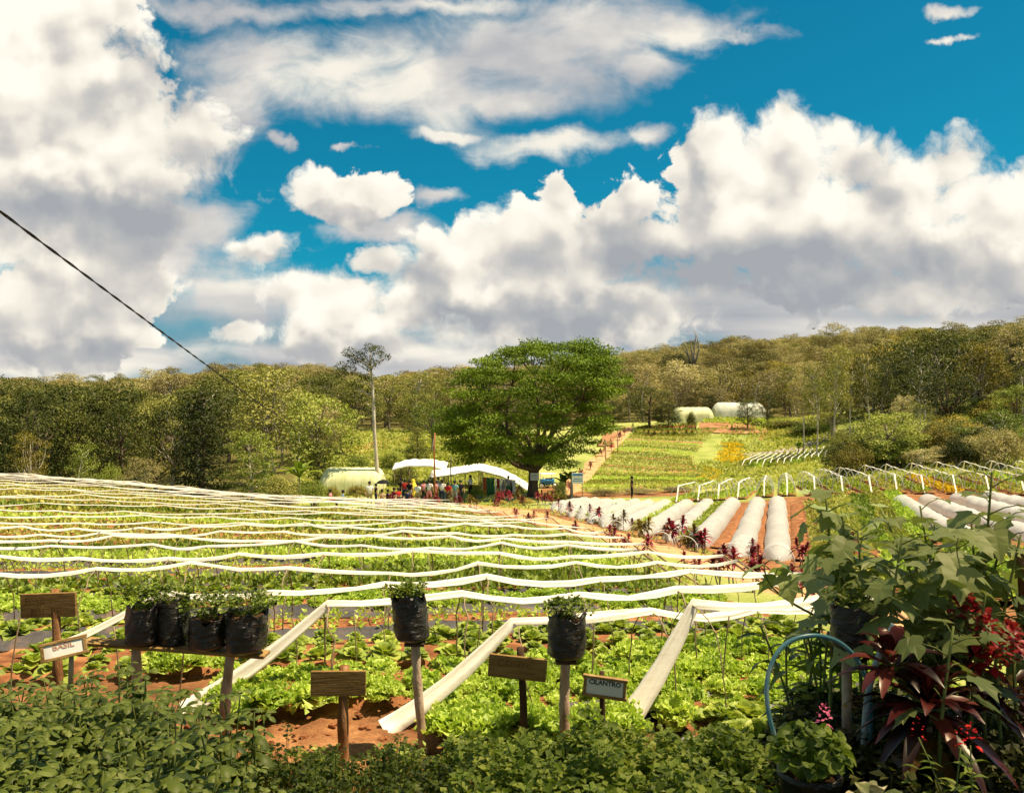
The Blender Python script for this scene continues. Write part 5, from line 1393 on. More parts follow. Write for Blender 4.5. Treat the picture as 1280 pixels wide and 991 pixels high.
canopy('long white canopy tent sagging down towards the big tree trunk', 540, 664, 70.5, 4.6, [(540, 588), (562, 585), (600, 579), (625, 585), (648, 596), (664, 607)], [(558, -1), (583, -1), (600, -1), (640, -1), (558, 1), (600, 1), (640, 1)], 2)

def pole(label, px, D, top, r, mat):
    p = at(px, D); h = -(top - HY) / F * D - p.z; mb = MB(); mb.tube([(0, 0, -0.4), (0.02, 0, h * 0.4), (-0.02, 0, h * 0.75), (0.03, 0, h)], [r * 1.15, r, r * .9, r * .75], 7)
    tag(mb.build('pole', mat, None, True, loc=p), label, 'pole')
pole('tall thin rusty red pole standing in front of the crowd', 543, 53, 541, 0.06, MAT['pole_red'])
pole('thin dark pole in the crowd left of the textiles', 563.5, 57, 571, 0.04, MAT['pole_dark'])
pole('short brown pole showing above the long tent roof', 603.5, 74, 562, 0.07, MAT['pole_wood'])
pole('pale pole beside the dirt road, the taller one', 772, 102, 543, 0.07, MAT['pole_wood'])
pole('pale pole beside the dirt road, the lower one', 757, 95, 550, 0.07, MAT['pole_wood'])

# ------------------------------------------------------------------ people
def skin_mesh(V, E, Rr, root=0, sub=1):
    me = bpy.data.meshes.new('tmp'); me.from_pydata(V, E, []); o = bpy.data.objects.new('tmp', me); COL.objects.link(o)
    sk = o.modifiers.new('s', 'SKIN'); sk.use_smooth_shade = True
    for i, d in enumerate(me.skin_vertices[0].data):
        r = Rr[i]; d.radius = (r, r) if np.isscalar(r) else r; d.use_root = (i == root)
    ss = o.modifiers.new('u', 'SUBSURF'); ss.levels = sub; ss.render_levels = sub
    dg = bpy.context.evaluated_depsgraph_get(); dg.update(); res = bpy.data.meshes.new_from_object(o.evaluated_get(dg))
    bpy.data.objects.remove(o); bpy.data.meshes.remove(me)
    return res

def person_meshes(pose):
    """body, shirt, trousers, hair meshes of a 1.66 m figure facing -Y"""
    sit = pose == 'sit'
    hz = 0.92 if not sit else 0.46
    arms = {'stand': [(0.25, 0.02, 1.12), (0.27, -0.04, 0.88), (0.27, -0.07, 0.78)], 'bent': [(0.26, 0.03, 1.12), (0.20, -0.22, 1.08), (0.12, -0.30, 1.14)], 'sit': [(0.24, -0.02, 0.70), (0.19, -0.25, 0.60), (0.13, -0.33, 0.58)]}[pose]
    armsL = {'stand': [(-0.25, 0.02, 1.12), (-0.27, -0.03, 0.88), (-0.26, -0.06, 0.78)], 'bent': [(-0.25, 0.03, 1.12), (-0.27, -0.05, 0.88), (-0.26, -0.08, 0.78)], 'sit': [(-0.24, -0.02, 0.70), (-0.19, -0.25, 0.60), (-0.13, -0.33, 0.58)]}[pose]
    up = hz - 0.92
    if not sit:
        legs = [[(s * 0.10, 0.0, 0.86), (s * 0.115, -0.03 * (1 if s > 0 else -0.6), 0.48), (s * 0.12, 0.02, 0.09), (s * 0.125, -0.14, 0.035)] for s in (1, -1)]
    else:
        legs = [[(s * 0.11, -0.05, 0.44), (s * 0.16, -0.42, 0.50), (s * 0.15, -0.40, 0.09), (s * 0.155, -0.55, 0.035)] for s in (1, -1)]
    spine = [(0, 0.0, 0.92 + up), (0, 0.01, 1.10 + up), (0, 0.01, 1.30 + up), (0, 0.0, 1.40 + up), (0, -0.01, 1.46 + up), (0, -0.02, 1.55 + up), (0, -0.015, 1.63 + up)]
    sr = [(0.135, 0.105), (0.125, 0.09), (0.15, 0.10), (0.07, 0.06), (0.052, 0.055), (0.085, 0.10), (0.06, 0.075)]
    def build(spn, srr, al, ar, lg, rr):
        V = list(spn); E = [(i, i + 1) for i in range(len(spn) - 1)]; Q = list(srr)
        def chain(pts, rad, at_):
            prev = at_
            for p, r in zip(pts, rad): V.append(p); Q.append(r); E.append((prev, len(V) - 1)); prev = len(V) - 1
        ia = 2 if len(spn) > 2 else len(spn) - 1
        if al is not None:
            for pts, s in ((ar, 1), (al, -1)): chain([(s * 0.175, 0.01, 1.345 + up)] + pts, rr['arm'][:len(pts) + 1], ia)
        if lg is not None:
            for pts in lg: chain(pts, rr['leg'][:len(pts)], 0)
        return skin_mesh(V, E, Q)
    body = build(spine, sr, armsL, arms, legs, {'arm': [0.055, 0.043, 0.034, 0.03], 'leg': [0.085, 0.055, 0.036, 0.034]})
    k = 1.17
    shirt = build(spine[:4], [(a * k, b * k) for a, b in [(0.14, 0.115), (0.13, 0.10), (0.152, 0.105), (0.09, 0.075)]], [tuple(np.array(armsL[0]) * .75 + np.array((-0.175, 0.01, 1.345 + up)) * .25)], [tuple(np.array(arms[0]) * .75 + np.array((0.175, 0.01, 1.345 + up)) * .25)], None, {'arm': [0.072, 0.068], 'leg': []})
    ln = [[p for p in L] for L in legs]
    for L in ln: L[2] = tuple(np.array(L[1]) * .25 + np.array(L[2]) * .75)
    trou = build([spine[0], tuple(np.array(spine[0]) + np.array((0, 0, 0.10)))], [(0.152, 0.122), (0.14, 0.108)], None, None, [L[:3] for L in ln], {'arm': [], 'leg': [0.105, 0.075, 0.06]})
    mb = MB(); pr = [(0.02, 0.14), (0.07, 0.12), (0.098, 0.07), (0.102, 0.02), (0.092, -0.05)]
    mb.lathe(pr, 12, (0, 0.012, 1.565 + up)); hair = mb.mesh('hair', MAT['black'], True); hair.transform(Matrix.Scale(1.12, 4, (0, 1, 0)))
    nose = None
    return body, shirt, trou, hair
PM = {p: person_meshes(p) for p in ('stand', 'bent', 'sit')}
SKINS = [flat_mat('skin', c, 0.6, 0.3, 0.1) for c in ((0.36, 0.20, 0.12), (0.28, 0.15, 0.085), (0.44, 0.27, 0.17))]
CLOTH = {k: flat_mat(k + '_fabric', c, 0.85, 0.1, 0.2) for k, c in {'white': (0.74, 0.73, 0.70), 'red': (0.50, 0.03, 0.03), 'black': (0.016, 0.016, 0.018), 'grey': (0.28, 0.28, 0.29), 'teal': (0.16, 0.42, 0.42), 'pink': (0.62, 0.24, 0.26), 'maroon': (0.20, 0.02, 0.03), 'blue': (0.18, 0.32, 0.52), 'navy': (0.025, 0.035, 0.09), 'tan': (0.48, 0.33, 0.19), 'yellow': (0.78, 0.58, 0.06), 'khaki': (0.32, 0.26, 0.15), 'green': (0.03, 0.12, 0.05), 'rust': (0.36, 0.09, 0.03)}.items()}
for pm in PM.values():
    for me in pm[:3]:
        me.materials.clear(); me.materials.append(SKINS[0])

def person(px, D, pose, top, bottom, label, rz=0.0, s=1.0, skin=0, group='people gathered by the tents'):
    p = at(px, D); root = thing('person', label, 'person', p, rz, group, s)
    for nm, me, m in zip(('body', 'shirt', 'trousers', 'hair'), PM[pose], (SKINS[skin], CLOTH[top], CLOTH[bottom], MAT['black'])):
        o = link(nm, me, root); o.material_slots[0].link = 'OBJECT'; o.material_slots[0].material = m
    return root
def crowd():
    L = [(413, 56, 'sit', 'pink', 'maroon', 'person in pink top seated at the left end of the crowd', 1.6), (428.5, 55, 'sit', 'blue', 'black', 'person in light blue top sitting apart on the left of the crowd', -1.4),
         (462, 55, 'bent', 'white', 'khaki', 'person in white top at the left of the crowd beside the dark umbrella', 0.4), (470, 56.5, 'stand', 'black', 'navy', 'person in black under the dark umbrella', 2.0),
         (477.5, 54, 'sit', 'tan', 'tan', 'person in tan clothes crouching below the dark umbrella', 0.2), (485, 55, 'sit', 'black', 'black', 'person in black crouching right of the dark umbrella', 3.0),
         (492.5, 56, 'sit', 'maroon', 'grey', 'person in maroon top sitting left of the tall group', -0.8), (498, 57, 'sit', 'red', 'black', 'person in red top sitting beside the tall group', 0.9),
         (501.5, 60, 'stand', 'black', 'black', 'tall person in black standing at the back of the crowd', 3.1), (506.5, 59, 'bent', 'red', 'navy', 'person in red shirt standing at the back of the crowd', 0.3),
         (512, 57, 'stand', 'black', 'grey', 'person in black shirt standing left of the yellow poncho', 2.6), (509, 54.5, 'sit', 'navy', 'black', 'person in navy top sitting in front of the standing ones', 0.0),
         (522, 54, 'bent', 'white', 'khaki', 'person in white shirt with khaki trousers right of the yellow poncho', 2.8), (530, 57, 'stand', 'pink', 'black', 'person in pink top left of the rusty pole', 0.5),
         (536.5, 55, 'stand', 'white', 'pink', 'person in white shirt and pink trousers beside the rusty pole', 3.0), (545.5, 57, 'bent', 'pink', 'maroon', 'person in pink top just right of the rusty pole', 1.4),
         (552.5, 55, 'stand', 'white', 'navy', 'person in pale shirt and dark shorts right of the rusty pole', 3.2), (548, 60, 'stand', 'grey', 'black', 'person in grey at the back right of the rusty pole', 0.2),
         (560.5, 54, 'bent', 'red', 'navy', 'person in red shirt with long dark hair by the thin dark pole', 2.7), (568.5, 54.5, 'stand', 'teal', 'grey', 'person in teal shirt right of the thin dark pole', 3.0),
         (575.5, 55, 'stand', 'black', 'black', 'person all in black at the right end of the crowd', 0.4), (588, 61, 'bent', 'white', 'black', 'person in white inside the tent left of the textiles', 1.0),
         (635.5, 60, 'stand', 'grey', 'green', 'person in grey shirt standing right of the hanging textiles', 3.1)]
    rg = np.random.default_rng(4)
    for i, (px, D, pose, t, b, lab, rz) in enumerate(L): person(px, D, pose, t, b, lab, rz, rg.uniform(0.93, 1.05), i % 3)
    person(516.5, 58, 'stand', 'yellow', 'yellow', 'person in yellow poncho and hood in the middle of the crowd', 0.3, 1.02)
    pr = bpy.data.objects; root = [o for o in COL.objects if o.get('label', '').startswith('person in yellow')][0]
    mb = MB(); mb.lathe([(0.02, 1.72), (0.10, 1.69), (0.14, 1.58), (0.12, 1.46), (0.24, 1.36), (0.30, 1.1), (0.36, 0.75), (0.38, 0.6)], 14, wob=lambda a, z: 1 + 0.05 * np.sin(a * 5 + z * 3)); mb.build('poncho', CLOTH['yellow'], root, True)
    person(790, 57, 'bent', 'black', 'black', 'lone person in black walking behind the low tunnels', 1.5, 1.0, 1, None)
crowd()

def umbrella():
    p = at(479, 55.5); root = thing('umbrella', 'open dark umbrella held over people at the left of the crowd', 'umbrella', p)
    mb = MB(); n = 16; mb.lathe([(0.01, 1.86), (0.18, 1.83), (0.34, 1.75), (0.47, 1.62), (0.475, 1.60)], n, wob=lambda a, z: 1 + 0.03 * np.cos(a * 8)); o = mb.build('canopy', CLOTH['black'], root, True)
    mb = MB(); mb.tube([(0, 0, 1.0), (0, 0, 1.93)], 0.012, 6); mb.build('shaft', MAT['pole_dark'], root, True)
umbrella()

def textiles():
    D = 60.5; P0, P1 = at(603, D), at(650, D + 0.6)
    root = thing('clothes_rail', 'long low rail carrying a row of hanging textiles beside the tree', 'clothes rail', P0)
    L = P1 - P0; mb = MB(); mb.tube([(0, 0, 1.62), (L.x, L.y, L.z + 1.25)], 0.03, 6); mb.build('bar', MAT['pole_wood'], root, True)
    for t in (0, 0.5, 1): mb = MB(); mb.tube([(L.x * t, L.y * t, L.z * t - 0.2), (L.x * t, L.y * t, L.z * t + 1.62 - 0.37 * t)], 0.035, 6); mb.build('post', MAT['pole_wood'], root, True)
    seq = [('rust', .02, .09), ('green', .11, .10), ('green', .215, .10), ('white', .335, .035), ('maroon', .385, .07), ('white', .465, .04), ('grey', .52, .06), ('white', .59, .04), ('grey', .64, .05), ('navy', .72, .07), ('white', .80, .08)]
    nm = {}
    for c, t, w in seq:
        nm[c] = nm.get(c, 0) + 1; rg = np.random.default_rng(int(t * 1000)); n = 9
        u = np.linspace(t, t + w, n); V = np.zeros((n, 6, 3)); z1 = 1.62 - 0.37 * u
        for k, q in enumerate(np.linspace(0, 1, 6)):
            V[:, k, 0] = L.x * u; V[:, k, 1] = L.y * u - 0.05 + 0.05 * np.sin(np.arange(n) * 2.0) * q; V[:, k, 2] = L.z * u + z1 - q * (z1 - 0.25 + rg.normal(0, 0.03))
        mb = MB(); mb.grid(V); o = mb.build('hanging_cloth', CLOTH[c], None, True, loc=P0); o.modifiers.new('t', 'SOLIDIFY').thickness = 0.01
        od = {('green', 1): 'left of the two', ('green', 2): 'right of the two', ('white', 1): 'leftmost narrow', ('white', 2): 'second narrow', ('white', 3): 'third narrow', ('white', 4): 'rightmost broad', ('grey', 1): 'left of the two', ('grey', 2): 'right of the two'}.get((c, nm[c]), 'single')
        tag(o, '%s %s textile hanging on the rail beside the big tree' % (od, {'green': 'dark green', 'rust': 'rusty orange'}.get(c, c)), 'cloth', 'textiles hanging on the rail')
textiles()

def boards():
    p = at(668.5, 61.4); root = thing('notice_sign', 'small white sign nailed on the big tree trunk', 'sign', p + Vector((0, 0, 1.55)))
    mb = MB(); mb.box((0, 0, 0), (0.66, 0.04, 0.56), bevel=0.01); mb.build('board', MAT['white'], root)
    mb = MB()
    for z, w in ((0.13, 0.40), (0.03, 0.44), (-0.12, 0.36)):
        x = -w / 2
        while x < w / 2: mb.box((x, -0.024, z), (0.05, 0.006, 0.05)); x += 0.085
    mb.build('faded_lettering', MAT['pole_dark'], root)
    p = at(722, 56); root = thing('notice_board', 'white and blue notice board on two posts left of the low tunnels', 'sign', p, -0.15)
    mb = MB(); mb.box((0, 0, 1.6), (0.80, 0.05, 0.75), bevel=0.01); mb.build('board', MAT['white'], root)
    mb = MB(); mb.box((0, -0.03, 1.86), (0.7, 0.006, 0.14)); mb.box((0, -0.03, 1.42), (0.7, 0.006, 0.05)); mb.box((0, -0.03, 1.55), (0.55, 0.006, 0.05)); mb.build('blue_panel', MAT['bluepaint'], root)
    for s in (-1, 1): mb = MB(); mb.tube([(s * .33, 0.05, -0.2), (s * .33, 0.05, 1.9)], 0.03, 6); mb.build('post', MAT['pole_wood'], root, True)
boards()

def tricycle():
    p = at(684, 74); root = thing('motor_tricycle', 'small blue and white motor tricycle parked behind the big tree trunk', 'motor tricycle', p, 0.3)
    def wheel(x, y):
        mb = MB(); a = np.linspace(0, 2 * np.pi, 17); mb.tube([(x + 0.24 * math.cos(t), y, 0.28 + 0.24 * math.sin(t)) for t in a], 0.05, 6, cap=False); w = mb.build('wheel', MAT['black'], root, True)
        mb = MB(); mb.tube([(x, y - 0.05, 0.28), (x, y + 0.05, 0.28)], 0.15, 12); mb.build('rim', MAT['white'], w, True)
    wheel(-0.6, -0.2); wheel(0.65, -0.2); wheel(0.25, 0.75)
    mb = MB(); mb.tube([(-0.55, -0.2, 0.75), (-0.1, -0.2, 0.72), (0.6, -0.2, 0.8)], [0.09, 0.17, 0.10], 8); mb.tube([(-0.6, -0.2, 0.3), (-0.45, -0.2, 1.0)], 0.03, 6); mb.build('motorcycle_body', MAT['bluepaint'], root, True)
    mb = MB(); mb.tube([(-0.47, -0.5, 1.05), (-0.42, -0.2, 1.02), (-0.47, 0.1, 1.05)], 0.02, 6); mb.build('handlebar', MAT['black'], root, True)
    mb = MB(); mb.box((0.1, -0.2, 0.9), (0.65, 0.26, 0.1), bevel=0.03); mb.build('seat', MAT['black'], root)
    mb = MB(); mb.box((0.15, 0.5, 0.55), (1.3, 0.7, 0.5), bevel=0.12); mb.build('sidecar', MAT['bluepaint'], root)
    mb = MB(); mb.box((0.15, 0.3, 1.32), (1.35, 1.1, 0.07), bevel=0.03); mb.build('sidecar_roof', MAT['white'], root)
    for x in (-0.4, 0.7): mb = MB(); mb.tube([(x, 0.8, 0.75), (x, 0.8, 1.3)], 0.025, 6); mb.build('roof_post', MAT['white'], root, True)
tricycle()

# ------------------------------------------------------------------ red leaved plants along the path
MAT['ti_red'] = mat_leaf('red_ti_leaf', (0.05, 0.006, 0.010, 1), (0.22, 0.014, 0.035, 1), (0.52, 0.05, 0.10, 1), 0.3, 0.4, 0.4, 2.0, 0.3, 0.7, 0.3)
MAT['ti_green'] = mat_leaf('bronze_ti_leaf', (0.05, 0.025, 0.008, 1), (0.17, 0.12, 0.02, 1), (0.36, 0.30, 0.05, 1), 0.3, 0.4, 0.4, 2.0, 0.4, 0.7, 0.3)
def ti_mesh(seed, stems, h, mat):
    rg = np.random.default_rng(seed); mb = MB(); sb = MB()
    for s in range(stems):
        a = rg.uniform(0, 6.28); b = np.array([0.10 * math.cos(a), 0.10 * math.sin(a), 0]) * (stems > 1); t = b + np.array([rg.normal(0, .1), rg.normal(0, .1), h * rg.uniform(0.55, 0.9)])
        sb.tube(limb(b - np.array([0, 0, .1]), t, rg, 0.04), 0.014, 5)
        n = 22; q = np.linspace(0, 1, n); an = np.arange(n) * 2.4 + rg.normal(0, .2, n); el = 0.0 + 1.35 * q + rg.normal(0, .1, n)
        T = np.stack([np.cos(an) * np.cos(el), np.sin(an) * np.cos(el), np.sin(el)], -1); N = np.stack([-np.cos(an) * np.sin(el), -np.sin(an) * np.sin(el), np.cos(el)], -1)
        P = b + (t - b) * (0.65 + 0.35 * q)[:, None]
        V, f = leaf_strips(P, T, N, rg.uniform(0.26, 0.40, n), 0.075, [0.35, 0.9, 1.0, 0.6, 0.1], 0.45, 0.25, 0.02, rg); mb.add(V, f)
    return mb.mesh('leaves', MAT[mat], False), sb.mesh('stem', MAT['bark_grey'], True)
TI = {(m, k): ti_mesh(60 + k + (10 if m == 'ti_green' else 0), 1 + k, 0.75, m) for m in ('ti_red', 'ti_green') for k in range(3)}
def ti(px, D, s, m, k, label, group, rg):
    p = at(px, D); root = thing('ti_plant', label, 'ti plant', p, rg.uniform(0, 6.28), group, s)
    lv, st = TI[(m, k)]; link('leaves', lv, root); link('stem', st, root)
def ti_plants():
    rg = np.random.default_rng(9)
    near = [(620, 42), (643, 37), (666, 33.5), (684, 31), (701, 28.5), (720, 27), (741, 23.5), (762, 22), (783, 20.5), (852, 15.2), (868, 15), (905, 14.2), (918, 13.8), (808, 18.5), (945, 13), (985, 11.4), (1003, 11)]
    for i, (px, D) in enumerate(near): ti(px, D, rg.uniform(0.5, 0.95), 'ti_red', i % 3, 'red leaved ti plant along the field side edge of the dirt path', 'ti plants on the field side of the path', rg)
    far = [(700, 42, 1, 'ti_red'), (713, 40.5, 1.1, 'ti_red'), (724, 39.5, .8, 'ti_green'), (738, 37.5, 1.0, 'ti_red'), (750, 36, 1.1, 'ti_red'), (768, 33, .9, 'ti_green'), (779, 31.5, 1.1, 'ti_green'), (796, 29.5, 1.0, 'ti_green'), (806, 29, 1.2, 'ti_green'), (792, 30.5, .8, 'ti_red'),
           (832, 27.5, 1.0, 'ti_green'), (849, 26.2, 1.35, 'ti_red'), (868, 24.5, 1.1, 'ti_green'), (882, 24, 1.1, 'ti_red'), (862, 25, .9, 'ti_green'), (938, 22.8, .8, 'ti_red'), (948, 22, .7, 'ti_red'), (1000, 20, .9, 'ti_red'), (1036, 20.5, 1.1, 'ti_red'), (1046, 19.5, 1.2, 'ti_red'), (1060, 19, 1.2, 'ti_red')]
    for i, (px, D, s, m) in enumerate(far): ti(px, D, s, m, i % 3, ('red' if m == 'ti_red' else 'bronze green') + ' leaved ti plant on the low tunnel side of the dirt path', ('red' if m == 'ti_red' else 'bronze') + ' ti plants on the tunnel side of the path', rg)
    for i in range(46):
        px = rg.uniform(470, 602) if i < 26 else rg.uniform(602, 706); D = rg.uniform(49.5, 52) if i < 26 else rg.uniform(50.5, 55.5)
        m = 'ti_red' if rg.uniform() < .68 else 'ti_green'
        where = 'bed in front of the crowd' if i < 26 else 'bed below the big tree'
        ti(px, D, rg.uniform(0.8, 1.4), m, i % 3, ('red' if m == 'ti_red' else 'bronze green') + ' leaved ti plant in the ' + where, ('red' if m == 'ti_red' else 'bronze') + ' ti plants in the ' + where, rg)
    for i in range(12):
        u = i / 11; ti(793 - 88 * u + rg.normal(0, 2), 126 - 60 * u, rg.uniform(1.2, 1.8), 'ti_red' if i % 3 else 'ti_green', i % 3, 'reddish shrub lining the far dirt road beside the field', 'shrubs lining the far dirt road', rg)
    for i in range(10):
        u = i / 9; ti(805 + 66 * u, 119 + 2 * u, 1.6, 'ti_green', i % 3, 'dark shrub in the hedge row at the top of the far field', 'hedge shrubs at the top of the far field', rg)
ti_plants()

# broad leaved banana like plants
MAT['banana'] = mat_leaf('banana_leaf', (0.05, 0.08, 0.010, 1), (0.16, 0.22, 0.025, 1), (0.34, 0.38, 0.06, 1), 0.35, 0.45, 0.3, 1.0, 0.2)
def banana(label, px, D, h, n, seed, w=0.45):
    rg = np.random.default_rng(seed); p = at(px, D); root = thing('banana_plant', label, 'banana plant', p)
    mb = MB(); mb.tube([(0, 0, -0.2), (0.03, 0, h * 0.3), (0, 0, h * 0.5)], [0.12, 0.09, 0.05], 8); mb.build('stem', MAT['bark_pale'], root, True)
    an = np.arange(n) * 2.4; el = rg.uniform(0.55, 1.3, n); T = np.stack([np.cos(an) * np.cos(el), np.sin(an) * np.cos(el), np.sin(el)], -1); N = np.stack([-np.cos(an) * np.sin(el), -np.sin(an) * np.sin(el), np.cos(el)], -1)
    V, f = leaf_strips(np.tile([0, 0, h * 0.45], (n, 1)), T, N, h * rg.uniform(0.5, 0.75, n), w, [0.1, 0.6, 1, 1, .9, .6, .1], 0.35, 0.2, 0.04, rg); mb = MB(); mb.add(V, f); mb.build('leaves', MAT['banana'], root)
banana('young banana plant right of the big tree trunk', 704, 60, 2.4, 9, 1); banana('taller banana plant beside the notice board', 714, 61, 2.9, 9, 2)
banana('dark banana like plant at the right end of the left forest', 374, 62, 4.2, 13, 3, 0.6); banana('small banana plant at the foot of the far wood', 998, 104, 2.6, 8, 4, 0.6)

# low hedge and bushes by the tents
def mid_bushes():
    for i, (px, D, top, lf, w, lab) in enumerate([(415, 62, 604, 'leaf_gold', 26, 'low brownish bush in front of the pale green nethouse'), (448, 62, 605, 'leaf_gold', 40, 'low golden bush right in front of the nethouse'), (538, 64, 590, 'leaf_olive', 26, 'dark bush under the front edge of the tents'),
        (528, 63, 600, 'leaf_bright', 22, 'yellowish bush behind the white shirted people'), (596, 60, 606, 'leaf_bright', 24, 'green bush left of the hanging textiles'), (690, 57, 612, 'leaf_gold', 36, 'low golden bush under the big tree, right of its trunk'), (655, 52, 622, 'leaf_gold', 40, 'golden bush among red plants left of the trunk'),
        (625, 52, 624, 'leaf_gold', 24, 'small golden bush below the hanging textiles'), (640, 63.5, 606, 'leaf_bright', 28, 'bright bush under the low end of the long tent'), (700, 57, 600, 'leaf_bright', 26, 'bright leafy bush beside the banana plants'),
        (800, 66, 609, 'leaf_brown', 60, 'long low brown hedge behind the low tunnels, middle piece'), (755, 64, 611, 'leaf_brown', 50, 'long low brown hedge behind the low tunnels, left piece'), (845, 68, 607, 'leaf_brown', 50, 'long low brown hedge behind the low tunnels, right piece'),
        (870, 24.3, 661, 'leaf_dark', 30, 'dark bush at the end of the fourth low tunnel'), (980, 126, 522, 'leaf_olive', 60, 'low olive shrub below the far wood'), (1005, 118, 528, 'leaf_bright', 50, 'light shrub below the far wood')]):
        plant_tree('bush', lab, 'shrub', px, D, top, 'bush', i % 4, lf, 'bark_grey', w)
mid_bushes()

def dead_tree():
    p = at(868, 215); rg = np.random.default_rng(3); h = -(413 - HY) / F * 215 - p.z; mb = MB(); tops = [(0, 0, h), (-0.9, 0, h - 2.2), (0.8, 0, h - 1.2), (-4.2, 0, h - 4.0), (-2.6, 0, h - 3.0), (0.4, 0, h - 0.4)]
    for t in tops: mb.tube(limb((t[0] * 0.3, 0, h - 9), t, rg, 0.05), np.linspace(0.28, 0.06, 6), 5)
    mb.tube([(0, 0, -0.5), (0, 0, h - 8.5)], 0.3, 6)
    tag(mb.build('dead_tree', MAT['bark_grey'], None, True, loc=p), 'bare dead tree sticking out above the far wood', 'tree')
dead_tree()

def bird(label, px, py, D, s, rz):
    p = pt(px, py, D); mb = MB(); mb.tube([(-0.5, 0, 0), (-0.2, 0, 0.02), (0.25, 0, 0), (0.5, 0, 0.02)], [0.03, 0.11, 0.10, 0.02], 8)
    for q in (-1, 1): mb.add([(-0.15, 0, 0.05), (0.15, 0, 0.05), (0.12, q * 0.5, 0.25), (-0.05, q * 0.5, 0.28), (-0.05, q * 1.05, 0.12)], [(0, 1, 2, 3), (3, 2, 4)])
    o = mb.build('bird', MAT['pole_dark'], None, True, loc=p, scale=s); o.rotation_euler = (0, 0, rz); tag(o, label, 'bird')
bird('tiny dark bird flying above the right hill', 1017, 411, 120, 0.55, 0.3); bird('tiny dark bird flying near the right picture edge', 1260, 386, 120, 0.5, 1.0)

# overhead cable
def cable():
    A, B = pt(-70, 212, 6.5), pt(468, 571, 66.6); rg = np.random.default_rng(2)
    n = 220; t = np.linspace(0, 1, n) ** 1.6; A, B = np.array(A), np.array(B)
    P = A + (B - A) * t[:, None]; P[:, 2] -= 0.9 * np.sin(np.pi * t) ** 1.0
    d = (B - A) / np.linalg.norm(B - A); s = np.cross(d, [0, 0, 1]); s /= np.linalg.norm(s); u = np.cross(s, d); L = np.linalg.norm(B - A) * t
    mb = MB()
    for ph in (0, math.pi): mb.tube(P + 0.008 * (np.cos(L * 7 + ph)[:, None] * s + np.sin(L * 7 + ph)[:, None] * u), 0.008, 6)
    tag(mb.build('overhead_cable', MAT['black'], None, True), 'black twisted cable crossing the sky down to the white trunk', 'cable')
cable()

# ================================================================== FOREGROUND
MAT['board_wood'] = mat_noise('weathered_board', [(0.25, (0.10, 0.055, 0.016)), (0.5, (0.22, 0.125, 0.036)), (0.75, (0.34, 0.215, 0.075))], 7.0, 5, 0.8, 0.2, (0.6, 1, 6), 0.5, 16, rnd=0.25)
MAT['frame_wood'] = mat_noise('frame_wood', [(0.25, (0.16, 0.085, 0.025)), (0.55, (0.33, 0.20, 0.07)), (0.8, (0.45, 0.30, 0.13))], 9.0, 5, 0.75, 0.25, (1, 1, 4), 0.4, 20)
MAT['post_bark'] = mat_noise('rough_post_bark', [(0.25, (0.07, 0.025, 0.010)), (0.5, (0.24, 0.11, 0.045)), (0.75, (0.48, 0.31, 0.18))], 16.0, 6, 0.9, 0.1, (1, 1, 0.25), 1.0, 20)
MAT['post_pale'] = mat_noise('peeled_post', [(0.25, (0.18, 0.10, 0.06)), (0.5, (0.46, 0.33, 0.23)), (0.75, (0.62, 0.50, 0.38))], 14.0, 5, 0.85, 0.15, (1, 1, 0.45), 0.7, 26)
MAT['post_dark'] = mat_noise('dark_post', [(0.3, (0.035, 0.02, 0.012)), (0.7, (0.12, 0.07, 0.035))], 12.0, 4, 0.85, 0.15, (1, 1, .3), 0.6)
MAT['bag'] = mat_noise('black_grow_bag_plastic', [(0.3, (0.012, 0.010, 0.009)), (0.55, (0.024, 0.019, 0.016)), (0.75, (0.07, 0.05, 0.035))], 5.0, 4, 0.36, 0.5, (1, 1, 2.6), 0.9, 12)
MAT['potsoil'] = mat_noise('potting_soil', [(0.3, (0.03, 0.016, 0.008)), (0.7, (0.10, 0.055, 0.03))], 30, 4, 0.95, 0.1, bump=0.8)
MAT['paper'] = mat_noise('printed_sign_face', [(0.2, (0.62, 0.60, 0.54)), (0.5, (0.78, 0.77, 0.72))], 4.0, 3, 0.5, 0.3)
MAT['ink'] = flat_mat('black_ink', (0.03, 0.025, 0.022), 0.6); MAT['ink_red'] = flat_mat('faded_red_ink', (0.52, 0.27, 0.18), 0.6); MAT['ink_faint'] = flat_mat('faint_scratch', (0.085, 0.05, 0.014), 0.8)

def lettering(name, body, size, mat, parent, loc, bold=0.0, extr=0.0006):
    cu = bpy.data.curves.new(name, 'FONT'); cu.body = body; cu.size = size; cu.align_x = 'CENTER'; cu.align_y = 'CENTER'; cu.extrude = extr; cu.offset = bold; cu.resolution_u = 3
    o = bpy.data.objects.new('tmp', cu); COL.objects.link(o); dg = bpy.context.evaluated_depsgraph_get(); dg.update()
    me = bpy.data.meshes.new_from_object(o.evaluated_get(dg)); bpy.data.objects.remove(o)
    me.materials.clear(); me.materials.append(mat)
    t = link(name, me, parent, loc); t.rotation_euler = (R(90), 0, 0); return t

def wobbly_post(p0, p1, r0, r1, seed, n=12, k=9, knots=0.12):
    rg = np.random.default_rng(seed); mb = MB(); P = limb(p0, p1, rg, 0.018, n)
    mb.tube(P, np.linspace(r0, r1, n) * (1 + knots * rg.normal(0, 0.5, n)), k); return mb

